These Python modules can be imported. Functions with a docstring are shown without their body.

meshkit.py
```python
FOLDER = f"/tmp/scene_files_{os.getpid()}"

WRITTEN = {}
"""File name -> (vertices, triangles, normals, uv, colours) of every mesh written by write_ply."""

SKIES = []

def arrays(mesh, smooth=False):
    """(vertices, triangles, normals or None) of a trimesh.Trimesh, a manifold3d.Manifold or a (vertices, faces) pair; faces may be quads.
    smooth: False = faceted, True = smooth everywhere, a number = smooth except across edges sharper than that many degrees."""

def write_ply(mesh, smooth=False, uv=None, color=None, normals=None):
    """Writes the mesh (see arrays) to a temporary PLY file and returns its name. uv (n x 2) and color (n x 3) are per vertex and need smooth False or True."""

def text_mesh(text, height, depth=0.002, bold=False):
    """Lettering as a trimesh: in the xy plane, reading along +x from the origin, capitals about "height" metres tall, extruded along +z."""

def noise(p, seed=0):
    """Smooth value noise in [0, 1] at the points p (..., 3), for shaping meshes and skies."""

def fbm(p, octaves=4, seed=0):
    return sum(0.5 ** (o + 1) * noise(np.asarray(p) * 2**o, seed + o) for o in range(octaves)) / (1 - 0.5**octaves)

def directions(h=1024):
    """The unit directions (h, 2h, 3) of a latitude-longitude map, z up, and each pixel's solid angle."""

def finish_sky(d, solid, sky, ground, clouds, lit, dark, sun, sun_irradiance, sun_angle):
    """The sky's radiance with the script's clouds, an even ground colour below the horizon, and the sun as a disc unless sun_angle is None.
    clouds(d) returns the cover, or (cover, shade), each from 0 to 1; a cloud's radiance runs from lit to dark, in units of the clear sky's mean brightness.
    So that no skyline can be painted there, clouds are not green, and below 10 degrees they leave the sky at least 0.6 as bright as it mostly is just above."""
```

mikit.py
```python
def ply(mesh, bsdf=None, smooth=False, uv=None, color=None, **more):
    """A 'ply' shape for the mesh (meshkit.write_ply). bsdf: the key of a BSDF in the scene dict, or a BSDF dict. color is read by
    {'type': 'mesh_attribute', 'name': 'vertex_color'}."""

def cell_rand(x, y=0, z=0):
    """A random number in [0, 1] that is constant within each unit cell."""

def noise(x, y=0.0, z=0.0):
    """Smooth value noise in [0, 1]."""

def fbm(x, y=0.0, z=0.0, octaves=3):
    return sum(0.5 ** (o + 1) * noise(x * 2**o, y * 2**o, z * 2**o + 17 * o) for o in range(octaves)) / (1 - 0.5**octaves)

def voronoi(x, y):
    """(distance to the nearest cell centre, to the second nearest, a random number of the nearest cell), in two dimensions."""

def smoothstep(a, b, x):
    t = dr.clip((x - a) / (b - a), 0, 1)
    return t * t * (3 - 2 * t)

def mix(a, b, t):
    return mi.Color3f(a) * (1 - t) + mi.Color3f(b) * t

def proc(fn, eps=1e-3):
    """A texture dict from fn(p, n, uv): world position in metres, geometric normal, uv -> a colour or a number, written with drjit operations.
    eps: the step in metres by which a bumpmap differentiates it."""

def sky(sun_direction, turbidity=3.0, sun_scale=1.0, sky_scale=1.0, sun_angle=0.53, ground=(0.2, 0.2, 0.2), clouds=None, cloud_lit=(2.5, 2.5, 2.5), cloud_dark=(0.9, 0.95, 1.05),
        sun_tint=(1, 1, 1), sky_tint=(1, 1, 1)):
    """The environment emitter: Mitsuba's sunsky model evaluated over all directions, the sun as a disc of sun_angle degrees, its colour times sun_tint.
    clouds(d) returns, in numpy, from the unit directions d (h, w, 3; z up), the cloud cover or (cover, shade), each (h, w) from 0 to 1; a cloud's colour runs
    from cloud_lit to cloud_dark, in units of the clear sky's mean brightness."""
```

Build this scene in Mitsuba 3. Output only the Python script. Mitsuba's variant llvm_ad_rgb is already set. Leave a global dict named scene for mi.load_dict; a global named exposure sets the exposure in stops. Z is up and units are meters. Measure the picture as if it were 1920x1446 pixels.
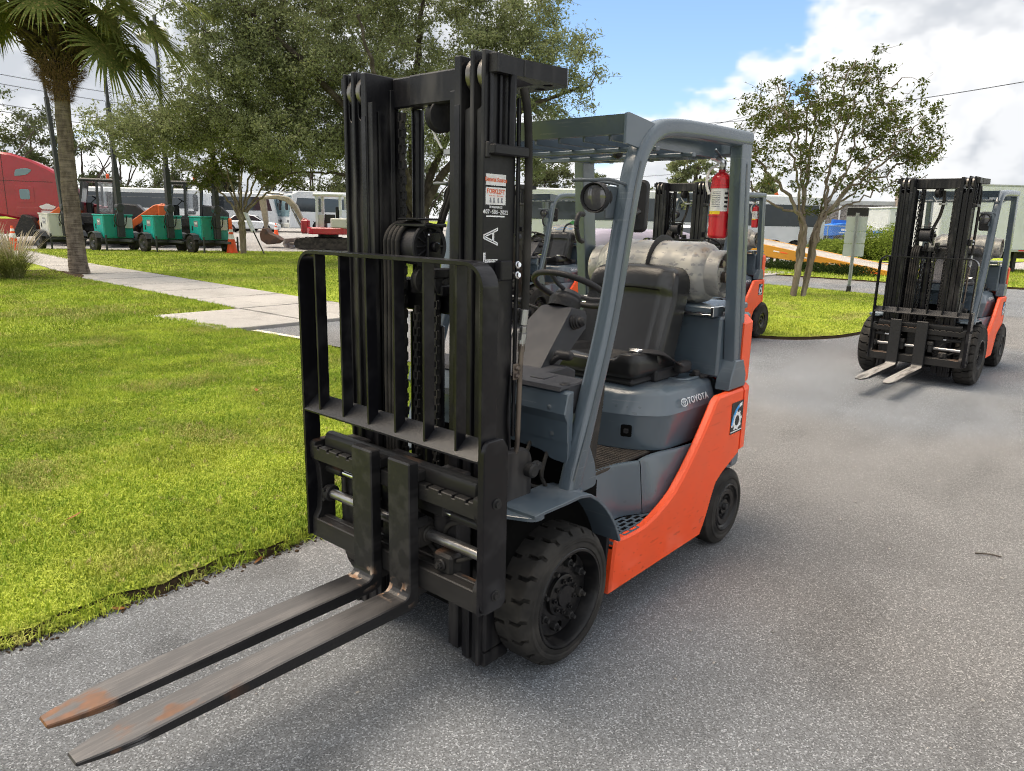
import math, random, numpy as np, trimesh, manifold3d as m3, mitsuba as mi, drjit as dr, mikit, meshkit
from mikit import proc, noise, fbm, voronoi, cell_rand, smoothstep, mix
from shapely.geometry import Polygon, Point, LineString, box as sbox
from shapely import affinity
from shapely.ops import unary_union
T = mi.ScalarTransform4f
rng = np.random.default_rng(7)
scene, labels = {}, {}
PI = math.pi

# ------------------------------------------------------------------ camera, sky, exposure
CAM = np.array([2.06, 1.984, 1.643])
YAW, PITCH, ROLL, FPX = 3.8499, 0.2206, 0.0221, 1371.42
_f = np.array([math.cos(YAW)*math.cos(PITCH), math.sin(YAW)*math.cos(PITCH), -math.sin(PITCH)])
_r = np.cross(_f, [0, 0, 1]); _r /= np.linalg.norm(_r)
_u = np.cross(_r, _f)
_up = -_r*math.sin(ROLL) + _u*math.cos(ROLL)
scene['camera'] = {'type': 'perspective', 'fov_axis': 'x', 'fov': math.degrees(2*math.atan(960/FPX)), 'near_clip': 0.05, 'far_clip': 2000.0,
                   'to_world': T().look_at(origin=CAM.tolist(), target=(CAM+_f).tolist(), up=_up.tolist())}
exposure = 2.55

def sstep(a, b, x):
    t = np.clip((x-a)/(b-a), 0, 1)
    return t*t*(3-2*t)

def clouds(d):
    z = np.clip(d[..., 2], 0.0, 1)
    q = d*np.array([1, 1, 1.25])
    def dens(q):
        w = meshkit.fbm(q*3.0+7.3, 2, 3)
        a = meshkit.fbm(q*4.6 + np.stack([w, w*.6, w], -1)*.9+2.2, 3, 5)
        b = 1-np.abs(2*meshkit.fbm(q*12.0 + 3.7, 2, 9)-1)
        c = 1-np.abs(2*meshkit.fbm(q*30.0 + a[..., None]*1.5 + 8.1, 4, 15)-1)
        return a*0.70 + b*0.17 + c*0.13
    n = dens(q)
    above = dens(q+np.array([0.015, -0.02, 0.06]))
    gap = 0.0
    for g, s, k in (((-0.829, -0.491, 0.268), 0.085, 0.30), ((-0.80, -0.572, 0.190), 0.050, 0.22), ((-0.862, -0.428, 0.272), 0.050, 0.14), ((-0.80, -0.50, 0.36), 0.12, 0.22), ((-0.625, -0.735, 0.262), 0.075, 0.16), ((-0.45, -0.855, 0.26), 0.07, 0.10), ((-0.975, -0.10, 0.20), 0.05, 0.06)):
        g = np.array(g)/np.linalg.norm(g)
        gap = gap + k*np.exp(-((1-(d@g))/(s*s))*1.0)
    e = n - gap + 0.10 + 0.06*np.exp(-z/0.10)
    cover = sstep(0.47, 0.55, e)*0.97
    thick = sstep(0.50, 0.66, e)
    shade = np.clip(0.05 + 0.78*thick*sstep(-0.06, 0.10, above-n) + 0.30*sstep(0.60, 0.72, n), 0, 1)
    return cover, shade

scene['sky'] = mikit.sky((0.26, -0.33, 0.91), turbidity=3, sun_scale=0.54, sun_angle=40.0, clouds=clouds,
                         cloud_lit=(2.05, 2.04, 2.02), cloud_dark=(1.0, 1.06, 1.15), ground=(0.2, 0.2, 0.18))

# ------------------------------------------------------------------ helpers
used = {}
def numbered(key):
    n = used.get(key, -1) + 1
    used[key] = n
    return key if n == 0 else f'{key}_{n:03d}'

def tri(v, f):
    return trimesh.Trimesh(np.asarray(v, float), np.asarray(f, int), process=False)

def cat(*ms):
    ms = [m for x in ms for m in (x if isinstance(x, (list, tuple)) else [x])]
    return trimesh.util.concatenate(ms) if len(ms) > 1 else ms[0]

def add(key, mesh, mat, smooth=32, tw=None, **lab):
    """One entry of the scene; key gets a number when it is taken."""
    k = numbered(key)
    s = mikit.ply(mesh, mat, smooth=smooth)
    if tw is not None:
        s['to_world'] = tw
    scene[k] = s
    if lab:
        labels[k] = lab
    return k

def thing(key, label, cat_, group=None):
    k = numbered(key)
    labels[k] = {'label': label, 'category': cat_}
    if group:
        labels[k]['group'] = group
    return k

def dup(root, new, tw, skip=()):
    """Copies of a thing's parts under another key and place."""
    for k in [k for k in scene if k.startswith(root + '__')]:
        sub = k[len(root)+2:]
        if any(sub.startswith(s) for s in skip):
            continue
        e = dict(scene[k])
        e['to_world'] = tw @ T(e['to_world']) if 'to_world' in e else tw
        scene[new + '__' + sub] = e

def box(x0, x1, y0, y1, z0, z1, b=0.004):
    x0, x1 = min(x0, x1), max(x0, x1); y0, y1 = min(y0, y1), max(y0, y1); z0, z1 = min(z0, z1), max(z0, z1)
    b = min(b, (x1-x0)*.4, (y1-y0)*.4, (z1-z0)*.4)
    if b <= 0:
        m = trimesh.creation.box((x1-x0, y1-y0, z1-z0)); m.apply_translation(((x0+x1)/2, (y0+y1)/2, (z0+z1)/2)); return m
    pts = []
    for i in (0, 1):
        for j in (0, 1):
            for k in (0, 1):
                c = [(x0, x1)[i], (y0, y1)[j], (z0, z1)[k]]
                s = [1-2*i, 1-2*j, 1-2*k]
                for a in range(3):
                    q = list(c)
                    for bb in range(3):
                        if bb != a:
                            q[bb] += s[bb]*b
                    pts.append(q)
    return hull(pts)

def hull(pts):
    m = m3.Manifold.hull_points(np.asarray(pts, np.float64)).to_mesh()
    return tri(m.vert_properties[:, :3], m.tri_verts)

def axis_frame(d):
    d = np.asarray(d, float); d = d/np.linalg.norm(d)
    a = np.cross(d, [0, 0, 1.0] if abs(d[2]) < 0.9 else [1.0, 0, 0]); a /= np.linalg.norm(a)
    return a, np.cross(d, a), d

def lathe(prof, p0=(0, 0, 0), d=(0, 1, 0), n=40, caps=False):
    """prof: (along, radius) pairs, revolved about the axis d through p0."""
    a, b, d = axis_frame(d)
    p0 = np.asarray(p0, float)
    prof = np.asarray(prof, float)
    ang = np.arange(n)*2*PI/n
    ring = np.cos(ang)[:, None]*a + np.sin(ang)[:, None]*b
    v = (p0 + prof[:, None, :1]*d + prof[:, None, 1:]*ring[None]).reshape(-1, 3)
    f = []
    for i in range(len(prof)-1):
        j = np.arange(n); k = (j+1) % n
        A, B, C, D = i*n+j, i*n+k, (i+1)*n+k, (i+1)*n+j
        f += [np.stack([A, D, C], 1), np.stack([A, C, B], 1)]
    f = np.vstack(f)
    m = trimesh.Trimesh(v, f, process=True)
    m.update_faces(m.nondegenerate_faces())
    if m.volume < 0:
        m.invert()
    return m

def cyl(p0, p1, r, n=18, b=0.0, r1=None):
    p0, p1 = np.asarray(p0, float), np.asarray(p1, float)
    L = np.linalg.norm(p1-p0); r1 = r if r1 is None else r1
    if b:
        prof = [(0, 0), (0, r-b), (b, r), (L-b, r1), (L, r1-b), (L, 0)]
    else:
        prof = [(0, 0), (0, r), (L, r1), (L, 0)]
    return lathe(prof, p0, p1-p0, n)

def sweep(path, prof, up=(0, 0, 1), closed=False):
    """A closed 2-D profile (side, up) along a 3-D path."""
    P = np.asarray(path, float); prof = np.asarray(prof, float); n = len(prof)
    t = np.gradient(P, axis=0) if not closed else np.roll(P, -1, 0)-np.roll(P, 1, 0)
    t /= np.linalg.norm(t, axis=1, keepdims=True)
    up = np.asarray(up, float)
    s = np.cross(t, up); s /= np.maximum(np.linalg.norm(s, axis=1, keepdims=True), 1e-9)
    w = np.cross(s, t)
    v = (P[:, None] + prof[None, :, :1]*s[:, None] + prof[None, :, 1:]*w[:, None]).reshape(-1, 3)
    m = len(P); f = []
    for i in range(m if closed else m-1):
        j = np.arange(n); k = (j+1) % n; i2 = (i+1) % m
        f += [np.stack([i*n+j, i*n+k, i2*n+k], 1), np.stack([i*n+j, i2*n+k, i2*n+j], 1)]
    if not closed:
        c0, c1 = len(v), len(v)+1
        v = np.vstack([v, P[0], P[-1]])
        j = np.arange(n); k = (j+1) % n
        f += [np.stack([k, j, 0*j+c0], 1), np.stack([(m-1)*n+j, (m-1)*n+k, 0*j+c1], 1)]
    me = tri(v, np.vstack(f))
    if me.volume < 0:
        me.invert()
    return me

def circ(r, n=10, ry=None):
    a = np.arange(n)*2*PI/n
    return np.stack([np.cos(a)*r, np.sin(a)*(ry or r)], 1)

def tube(path, r, n=8, up=(0.13, 0.09, 1)):
    return sweep(path, circ(r, n), up)

def spline(pts, n=8):
    """Catmull-Rom through the points."""
    P = np.asarray(pts, float)
    P = np.vstack([2*P[0]-P[1], P, 2*P[-1]-P[-2]])
    out = []
    for i in range(1, len(P)-2):
        for t in np.arange(n)/n:
            a, b, c, d = P[i-1], P[i], P[i+1], P[i+2]
            out.append(0.5*(2*b + (c-a)*t + (2*a-5*b+4*c-d)*t*t + (3*b-a-3*c+d)*t**3))
    out.append(P[-2])
    return np.array(out)

def rounded(poly, r, n=5):
    """Polygon with its corners rounded by arcs (quadratic)."""
    P = np.asarray(poly, float); out = []
    N = len(P)
    for i in range(N):
        a, b, c = P[i-1], P[i], P[(i+1) % N]
        ra = min(r, np.linalg.norm(a-b)*.45); rc = min(r, np.linalg.norm(c-b)*.45)
        p, q = b+(a-b)/np.linalg.norm(a-b)*ra, b+(c-b)/np.linalg.norm(c-b)*rc
        for t in np.linspace(0, 1, n):
            out.append((1-t)**2*p + 2*t*(1-t)*b + t*t*q)
    return np.array(out)

def inset(P, b):
    P = np.asarray(P, float)
    e = np.roll(P, -1, 0)-P
    nrm = np.stack([-e[:, 1], e[:, 0]], 1); nrm /= np.maximum(np.linalg.norm(nrm, axis=1, keepdims=True), 1e-9)
    n0, n1 = np.roll(nrm, 1, 0), nrm
    mvec = n0+n1
    k = 2/np.maximum((mvec**2).sum(1), 0.5)
    return P + mvec*(k*b)[:, None]

def lift(P, plane, a):
    P = np.asarray(P, float); A = np.full(len(P), a, float) if np.isscalar(a) else np.asarray(a, float)
    return {'xz': np.stack([P[:, 0], A, P[:, 1]], 1), 'xy': np.stack([P[:, 0], P[:, 1], A], 1), 'yz': np.stack([A, P[:, 0], P[:, 1]], 1)}[plane]

def prism(poly, plane, a0, a1, bev=0.003):
    P = np.asarray(poly, float)
    if 0.5*np.sum(P[:, 0]*np.roll(P[:, 1], -1)-np.roll(P[:, 0], -1)*P[:, 1]) < 0:
        P = P[::-1]
    n = len(P)
    Q = inset(P, bev) if bev else P
    lev = [(Q, a0), (P, a0+bev), (P, a1-bev), (Q, a1)] if bev else [(P, a0), (P, a1)]
    v = np.vstack([lift(p, plane, a) for p, a in lev])
    f = []
    for i in range(len(lev)-1):
        j = np.arange(n); k = (j+1) % n
        f += [np.stack([i*n+j, i*n+k, (i+1)*n+k], 1), np.stack([i*n+j, (i+1)*n+k, (i+1)*n+j], 1)]
    _, c = trimesh.creation.triangulate_polygon(Polygon(Q), engine='earcut')
    vv, c = trimesh.creation.triangulate_polygon(Polygon(Q), engine='earcut')
    # map earcut's vertices back onto the ring
    from scipy.spatial import cKDTree
    idx = cKDTree(Q).query(vv)[1]
    c = idx[c]
    f += [c[:, ::-1], c+(len(lev)-1)*n]
    m = tri(v, np.vstack(f))
    # caps may have come out the other way round
    nf = len(c)
    w0 = m.face_normals[-1]; 
    ax = {'xz': 1, 'xy': 2, 'yz': 0}[plane]
    F = np.array(m.faces)
    sgn = np.sign(a1-a0)
    if np.sign(m.face_normals[-nf:, ax].sum()) != sgn:
        F[-2*nf:] = F[-2*nf:, ::-1]
    m = tri(v, F)
    W = tri(v, F[:-2*nf])
    j = 0
    # walls: outward test by the cap-consistent volume
    F2 = F.copy(); F2[:-2*nf] = F2[:-2*nf, ::-1]
    m2 = tri(v, F2)
    return m if m.is_winding_consistent else (m2 if m2.is_winding_consistent else m)

def flat(poly, z, plane='xy', hole=None):
    """A polygon sheet."""
    v, f = trimesh.creation.triangulate_polygon(poly if isinstance(poly, Polygon) else Polygon(poly), engine='earcut')
    m = tri(lift(v, plane, z), f)
    return m

def solid(poly, plane, a0, a1):
    """Extrusion of a shapely polygon, holes and all."""
    ms = []
    for g in getattr(poly, 'geoms', [poly]):
        m = trimesh.creation.extrude_polygon(g, abs(a1-a0), engine='earcut')
        v = np.array(m.vertices)
        vv = lift(v[:, :2], plane, v[:, 2]+min(a0, a1))
        mm = tri(vv, m.faces)
        if mm.volume < 0:
            mm.invert()
        ms.append(mm)
    return cat(ms)

def loft(rings, caps=True, closed=True):
    R = [np.asarray(r, float) for r in rings]; n = len(R[0])
    v = np.vstack(R); f = []
    for i in range(len(R)-1):
        j = np.arange(n if closed else n-1); k = (j+1) % n
        f += [np.stack([i*n+j, i*n+k, (i+1)*n+k], 1), np.stack([i*n+j, (i+1)*n+k, (i+1)*n+j], 1)]
    if caps and closed:
        c0, c1 = len(v), len(v)+1
        v = np.vstack([v, R[0].mean(0), R[-1].mean(0)])
        j = np.arange(n); k = (j+1) % n
        f += [np.stack([k, j, 0*j+c0], 1), np.stack([(len(R)-1)*n+j, (len(R)-1)*n+k, 0*j+c1], 1)]
    m = tri(v, np.vstack(f))
    if caps and closed and m.volume < 0:
        m.invert()
    return m

def softbox(x0, x1, y0, y1, z0, z1, r, n=10, warp=None):
    """A box with large rounded edges; warp(points in -1..1, points) may displace it."""
    g = np.linspace(-1, 1, n+1)
    vs, fs, o = [], [], 0
    for ax in range(3):
        for s in (-1, 1):
            a, b = np.meshgrid(g, g, indexing='ij')
            p = np.zeros((n+1, n+1, 3)); o1, o2 = (ax+1) % 3, (ax+2) % 3
            p[..., ax] = s; p[..., o1] = a; p[..., o2] = b
            i, j = np.meshgrid(np.arange(n), np.arange(n), indexing='ij')
            q = np.stack([i*(n+1)+j, (i+1)*(n+1)+j, (i+1)*(n+1)+j+1, i*(n+1)+j+1], -1).reshape(-1, 4)
            if s < 0:
                q = q[:, ::-1]
            vs.append(p.reshape(-1, 3)); fs.append(np.vstack([q[:, [0, 1, 2]], q[:, [0, 2, 3]]])+o); o += (n+1)**2
    m = trimesh.Trimesh(np.vstack(vs), np.vstack(fs), process=False); m.merge_vertices()
    u = np.array(m.vertices)
    # crowd the grid lines to the edges
    u = np.sign(u)*np.abs(u)**0.75
    h = np.array([x1-x0, y1-y0, z1-z0])/2; c = np.array([x0+x1, y0+y1, z0+z1])/2
    p = u*h
    q = np.clip(p, -(h-r), h-r); d = p-q; L = np.linalg.norm(d, axis=1, keepdims=True)
    p = q + np.where(L > 1e-9, d/np.maximum(L, 1e-9)*np.minimum(L, r), 0)
    p = p+c
    if warp is not None:
        p = warp(u, p)
    return tri(p, m.faces)

def text(s, h, depth=0.0015, bold=False):
    return meshkit.text_mesh(s, h, depth, bold)

def place_text(m, origin, right, up, squeeze=1.0, center=False):
    """Lettering laid at origin, reading along right, its top towards up."""
    right = np.asarray(right, float); right /= np.linalg.norm(right)
    up = np.asarray(up, float); up = up-right*(up@right); up /= np.linalg.norm(up)
    nn = np.cross(right, up)
    v = np.array(m.vertices)
    if center:
        v[:, 0] -= (v[:, 0].min()+v[:, 0].max())/2
    return tri(np.asarray(origin, float) + v[:, :1]*squeeze*right + v[:, 1:2]*up + v[:, 2:]*nn, m.faces)

def moved(m, tw):
    m = m.copy(); m.apply_transform(np.asarray(tw, float)); return m

def rotz(a, o=(0, 0, 0)):
    return trimesh.transformations.rotation_matrix(a, [0, 0, 1], o)

def trans(x, y, z):
    return trimesh.transformations.translation_matrix([x, y, z])

def mirror_y(m):
    v = np.array(m.vertices); v[:, 1] *= -1
    return tri(v, np.array(m.faces)[:, ::-1])
# ------------------------------------------------------------------ materials
def rgb(*c):
    return {'type': 'rgb', 'value': list(c)}
def mat(name, color, rough=0.5, metal=0.0, spec=0.5, coat=0.0, coat_gloss=0.9, two=False, bump=None, bscale=0.001, eps=1e-3, **k):
    c = color if isinstance(color, dict) else rgb(*color)
    b = {'type': 'principled', 'base_color': c, 'roughness': rough, 'metallic': metal, 'specular': spec, **k}
    if coat:
        b['clearcoat'] = coat; b['clearcoat_gloss'] = coat_gloss
    if bump is not None:
        b = {'type': 'bumpmap', 'arbitrary': proc(bump, eps), 'scale': bscale, 'bsdf': b}
    if two:
        b = {'type': 'twosided', 'bsdf': b}
    scene[name] = b
    return name

def worn(c0, c1, s=6.0, lo=.45, hi=.75, stretch=1.0):
    def fn(p, n, uv):
        t = smoothstep(lo, hi, fbm(p.x*s, p.y*s, p.z*s*stretch, 4))
        return mix(c0, c1, t)
    return proc(fn)

def fdust(p, n, uv):
    up = dr.maximum(n.z, 0)
    a = fbm(p.x*7, p.y*7, p.z*3, 4); b = noise(p.x*60, p.y*60, p.z*9)
    return mix((0.010, 0.010, 0.0122), (0.056, 0.053, 0.052), smoothstep(.45, .82, a*0.75+b*0.25))
mat('paint_black', proc(fdust), 0.36, spec=0.30, two=True)
mat('paint_black_gloss', worn((0.007, 0.007, 0.0095), (0.024, 0.024, 0.027), 9), 0.24, spec=0.3, two=True)
def fslate(p, n, uv):
    a = fbm(p.x*3, p.y*3, p.z*3, 4)
    c = mix((0.078, 0.106, 0.134), (0.062, 0.085, 0.110), smoothstep(.4, .75, a))
    dust = smoothstep(.42, .75, fbm(p.x*8, p.y*8, p.z*8, 4))*smoothstep(.55, .95, n.z)
    c = mix(c, (0.20, 0.20, 0.20), 0.28*dust)
    scr = smoothstep(.77, .82, noise(p.x*11, p.y*11+4, p.z*140))*smoothstep(.55, .7, noise(p.x*4, p.y*4, p.z*4+7))
    chip = smoothstep(.86, .90, noise(p.x*42, p.y*42, p.z*42))*smoothstep(.6, .75, noise(p.x*5+9, p.y*5, p.z*5))
    return mix(mix(c, (0.13, 0.15, 0.17), .5*scr), (0.02, 0.02, 0.022), .30*chip)
mat('slate', proc(fslate), 0.24, spec=0.7, coat=1.0, coat_gloss=0.995, two=True)
mat('slate_matte', worn((0.085, 0.105, 0.125), (0.115, 0.125, 0.135), 8), 0.5, two=True)
def forange(p, n, uv):
    s = noise(p.x*140, p.y*140, p.z*140)
    return mix((0.92, 0.090, 0.018), (0.87, 0.098, 0.026), smoothstep(.35, .7, fbm(p.x*4, p.y*4, p.z*4, 3))) * (1-0.25*smoothstep(.93, .97, s)) * (1-0.30*smoothstep(.84, .88, noise(p.x*34, p.y*34, p.z*60))*smoothstep(.45, .15, p.z)) * (1-0.14*smoothstep(.74, .80, noise(p.x*9+3, p.y*9, p.z*120))*smoothstep(.5, .7, noise(p.x*3, p.y*3, p.z*3))) + mi.Color3f(0.05, 0.045, 0.04)*smoothstep(.5, .8, fbm(p.x*6, p.y*6, p.z*9, 3))*smoothstep(.40, .12, p.z)
mat('orange', proc(forange), 0.40, spec=.4, coat=0.2, coat_gloss=0.9, two=True)
def frubber(p, n, uv):
    return mix((0.017, 0.0165, 0.016), (0.052, 0.048, 0.043), smoothstep(.3, .8, fbm(p.x*9, p.y*9, p.z*9, 4)))
def fgrain(p, n, uv):
    return noise(p.x*300, p.y*300, p.z*300)
mat('rubber', proc(frubber), 0.78, spec=0.3, two=True)
mat('rim_black', worn((0.006, 0.006, 0.007), (0.017, 0.016, 0.016), 20), 0.32, spec=.4, two=True)
mat('plastic_black', (0.022, 0.022, 0.025), 0.55, spec=0.4, two=True)
mat('dash_grey', worn((0.040, 0.042, 0.050), (0.055, 0.056, 0.063), 10), 0.55, spec=0.35, two=True)
mat('vinyl', worn((0.011, 0.0115, 0.013), (0.017, 0.0175, 0.019), 10), 0.30, spec=0.5, two=True, bump=fgrain, bscale=0.0004)
mat('hollow', (0.004, 0.004, 0.004), 0.9, spec=0.1, two=True)
mat('dark_iron', worn((0.013, 0.013, 0.014), (0.035, 0.032, 0.029), 14), 0.6, two=True)
mat('steel', worn((0.42, 0.42, 0.43), (0.25, 0.24, 0.23), 18), 0.3, metal=0.9, two=True)
mat('roller_steel', worn((0.22, 0.21, 0.20), (0.12, 0.11, 0.10), 14), 0.35, metal=0.8, two=True)
mat('chrome', (0.75, 0.76, 0.78), 0.12, metal=1.0, two=True)
mat('pipe_bronze', worn((0.20, 0.165, 0.14), (0.12, 0.10, 0.09), 16), 0.35, metal=0.7, two=True)
def ffork(p, n, uv):
    g = fbm(p.x*3.5, p.y*26, p.z*20, 4)
    fine = noise(p.x*24, p.y*300, p.z*60)
    base = mix((0.090, 0.088, 0.090), (0.155, 0.148, 0.145), smoothstep(.3, .75, g*0.7+fine*0.3))
    black = (0.007, 0.007, 0.0085)
    k = smoothstep(0.58, 0.98, p.x + 0.25*(fbm(p.x*5, p.y*9, 2.0, 3)-.5))
    up = smoothstep(0.3, 0.8, n.z)
    c = mix(mix(black, (0.020, 0.0195, 0.0205), smoothstep(.45, .7, g)), base, k*up)
    rust = smoothstep(.605, .72, fbm(p.x*9+3, p.y*20, p.z*12, 4)+0.085*smoothstep(1.3, 1.56, p.x))*smoothstep(1.12, 1.38, p.x+0.2*fbm(p.x*6, p.y*6, 1.0, 2)-.1)
    c = mix(c, mix((0.23, 0.092, 0.030), (0.11, 0.060, 0.034), fbm(p.x*40, p.y*40, 0, 2)), rust*0.75)
    weld = smoothstep(.56, .66, fbm(p.x*34, p.y*46, p.z*30, 3))*smoothstep(.045, .012, dr.abs(p.x-0.548))*smoothstep(.05, .012, dr.abs(p.z-0.372))
    return mix(c, mix((0.36, 0.30, 0.25), (0.22, 0.11, 0.05), noise(p.x*90, p.y*90, 1)), weld*.9)
mat('fork_steel', proc(ffork), 0.46, metal=0.0, spec=0.5, two=True)
def fcarr(p, n, uv):
    g = fbm(p.x*10, p.y*5, p.z*14, 4)
    r = smoothstep(.56, .7, fbm(p.x*12+7, p.y*7, p.z*16, 4))*smoothstep(.2, .8, n.z)
    return mix(mix((0.008, 0.008, 0.0095), (0.030, 0.029, 0.028), g), (0.13, 0.07, 0.04), r*.6)
mat('carriage_black', proc(fcarr), 0.40, spec=0.3, two=True)
def ftank(p, n, uv):
    a = fbm(p.x*9, p.y*9, p.z*9, 4); s = fbm(p.x*42, p.y*34, p.z*42, 4)
    c = mix((0.47, 0.455, 0.41), (0.29, 0.29, 0.28), smoothstep(.38, .62, a))
    c = mix(c, (0.17, 0.175, 0.19), smoothstep(.60, .68, s)*.75)
    return mix(c, (0.33, 0.25, 0.17), smoothstep(.66, .74, fbm(p.x*16+4, p.y*20, p.z*16, 3))*.6)
mat('tank_metal', proc(ftank), 0.42, spec=0.5, metal=0.15, two=True)
mat('red_paint', (0.58, 0.016, 0.026), 0.25, coat=0.7, two=True)
mat('label_white', worn((0.78, 0.78, 0.76), (0.66, 0.66, 0.64), 40), 0.5, two=True)
mat('ink_white', (0.82, 0.83, 0.84), 0.5, two=True)
mat('ink_black', (0.015, 0.015, 0.018), 0.5, two=True)
mat('ink_grey', (0.22, 0.23, 0.25), 0.5, two=True)
mat('ink_orange', (0.70, 0.12, 0.03), 0.5, two=True)
mat('ink_yellow', (0.80, 0.62, 0.03), 0.5, two=True)
mat('ink_blue', (0.03, 0.33, 0.75), 0.4, two=True)
mat('ink_navy', (0.05, 0.07, 0.25), 0.5, two=True)
mat('silver_badge', (0.62, 0.66, 0.70), 0.3, metal=0.4, two=True)
mat('lamp_glass', (0.20, 0.20, 0.21), 0.10, metal=0.5, two=True)
mat('teal', worn((0.006, 0.255, 0.205), (0.010, 0.21, 0.175), 1.5), 0.4, coat=0.4, two=True)
mat('teal_door', worn((0.012, 0.34, 0.30), (0.014, 0.28, 0.245), 1.5), 0.4, coat=0.4, two=True)
mat('loader_orange', worn((0.66, 0.115, 0.014), (0.55, 0.09, 0.012), 1.2), 0.4, coat=0.3, two=True)
mat('yellow_paint', worn((0.52, 0.24, 0.022), (0.42, 0.19, 0.02), 1.4), 0.5, two=True)
mat('blue_paint', (0.02, 0.15, 0.55), 0.45, two=True)
mat('truck_red', worn((0.37, 0.012, 0.030), (0.31, 0.012, 0.026), 1.0), 0.22, coat=0.9, coat_gloss=0.96, two=True)
mat('white_paint', worn((0.63, 0.665, 0.70), (0.55, 0.585, 0.62), 0.7), 0.4, coat=0.3, two=True)
mat('grey_white', worn((0.52, 0.53, 0.50), (0.44, 0.45, 0.43), 1.2), 0.45, two=True)
mat('cream_paint', worn((0.36, 0.31, 0.23), (0.26, 0.225, 0.17), 2.4), 0.5, two=True)
mat('window_dark', (0.055, 0.065, 0.075), 0.06, spec=0.8, metal=.45, two=True)
mat('window_blue', (0.16, 0.24, 0.28), 0.08, spec=0.7, two=True)
mat('ramp_deck', worn((0.36, 0.34, 0.31), (0.27, 0.255, 0.235), 2), 0.6, two=True)
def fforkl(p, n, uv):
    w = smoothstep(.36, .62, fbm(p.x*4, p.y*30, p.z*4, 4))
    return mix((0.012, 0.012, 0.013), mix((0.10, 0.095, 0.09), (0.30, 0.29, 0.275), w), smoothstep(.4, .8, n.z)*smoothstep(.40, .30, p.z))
mat('fork_light', proc(fforkl), 0.45, two=True)
mat('alu', worn((0.42, 0.44, 0.46), (0.34, 0.36, 0.37), 2), 0.4, metal=0.5, two=True)
mat('galv', worn((0.40, 0.43, 0.44), (0.30, 0.32, 0.33), 9), 0.45, metal=0.4, two=True)
mat('sign_back', worn((0.50, 0.56, 0.54), (0.45, 0.50, 0.49), 4), 0.45, metal=0.2, two=True)
mat('tarp', (0.30, 0.28, 0.36), 0.7, two=True)
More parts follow.
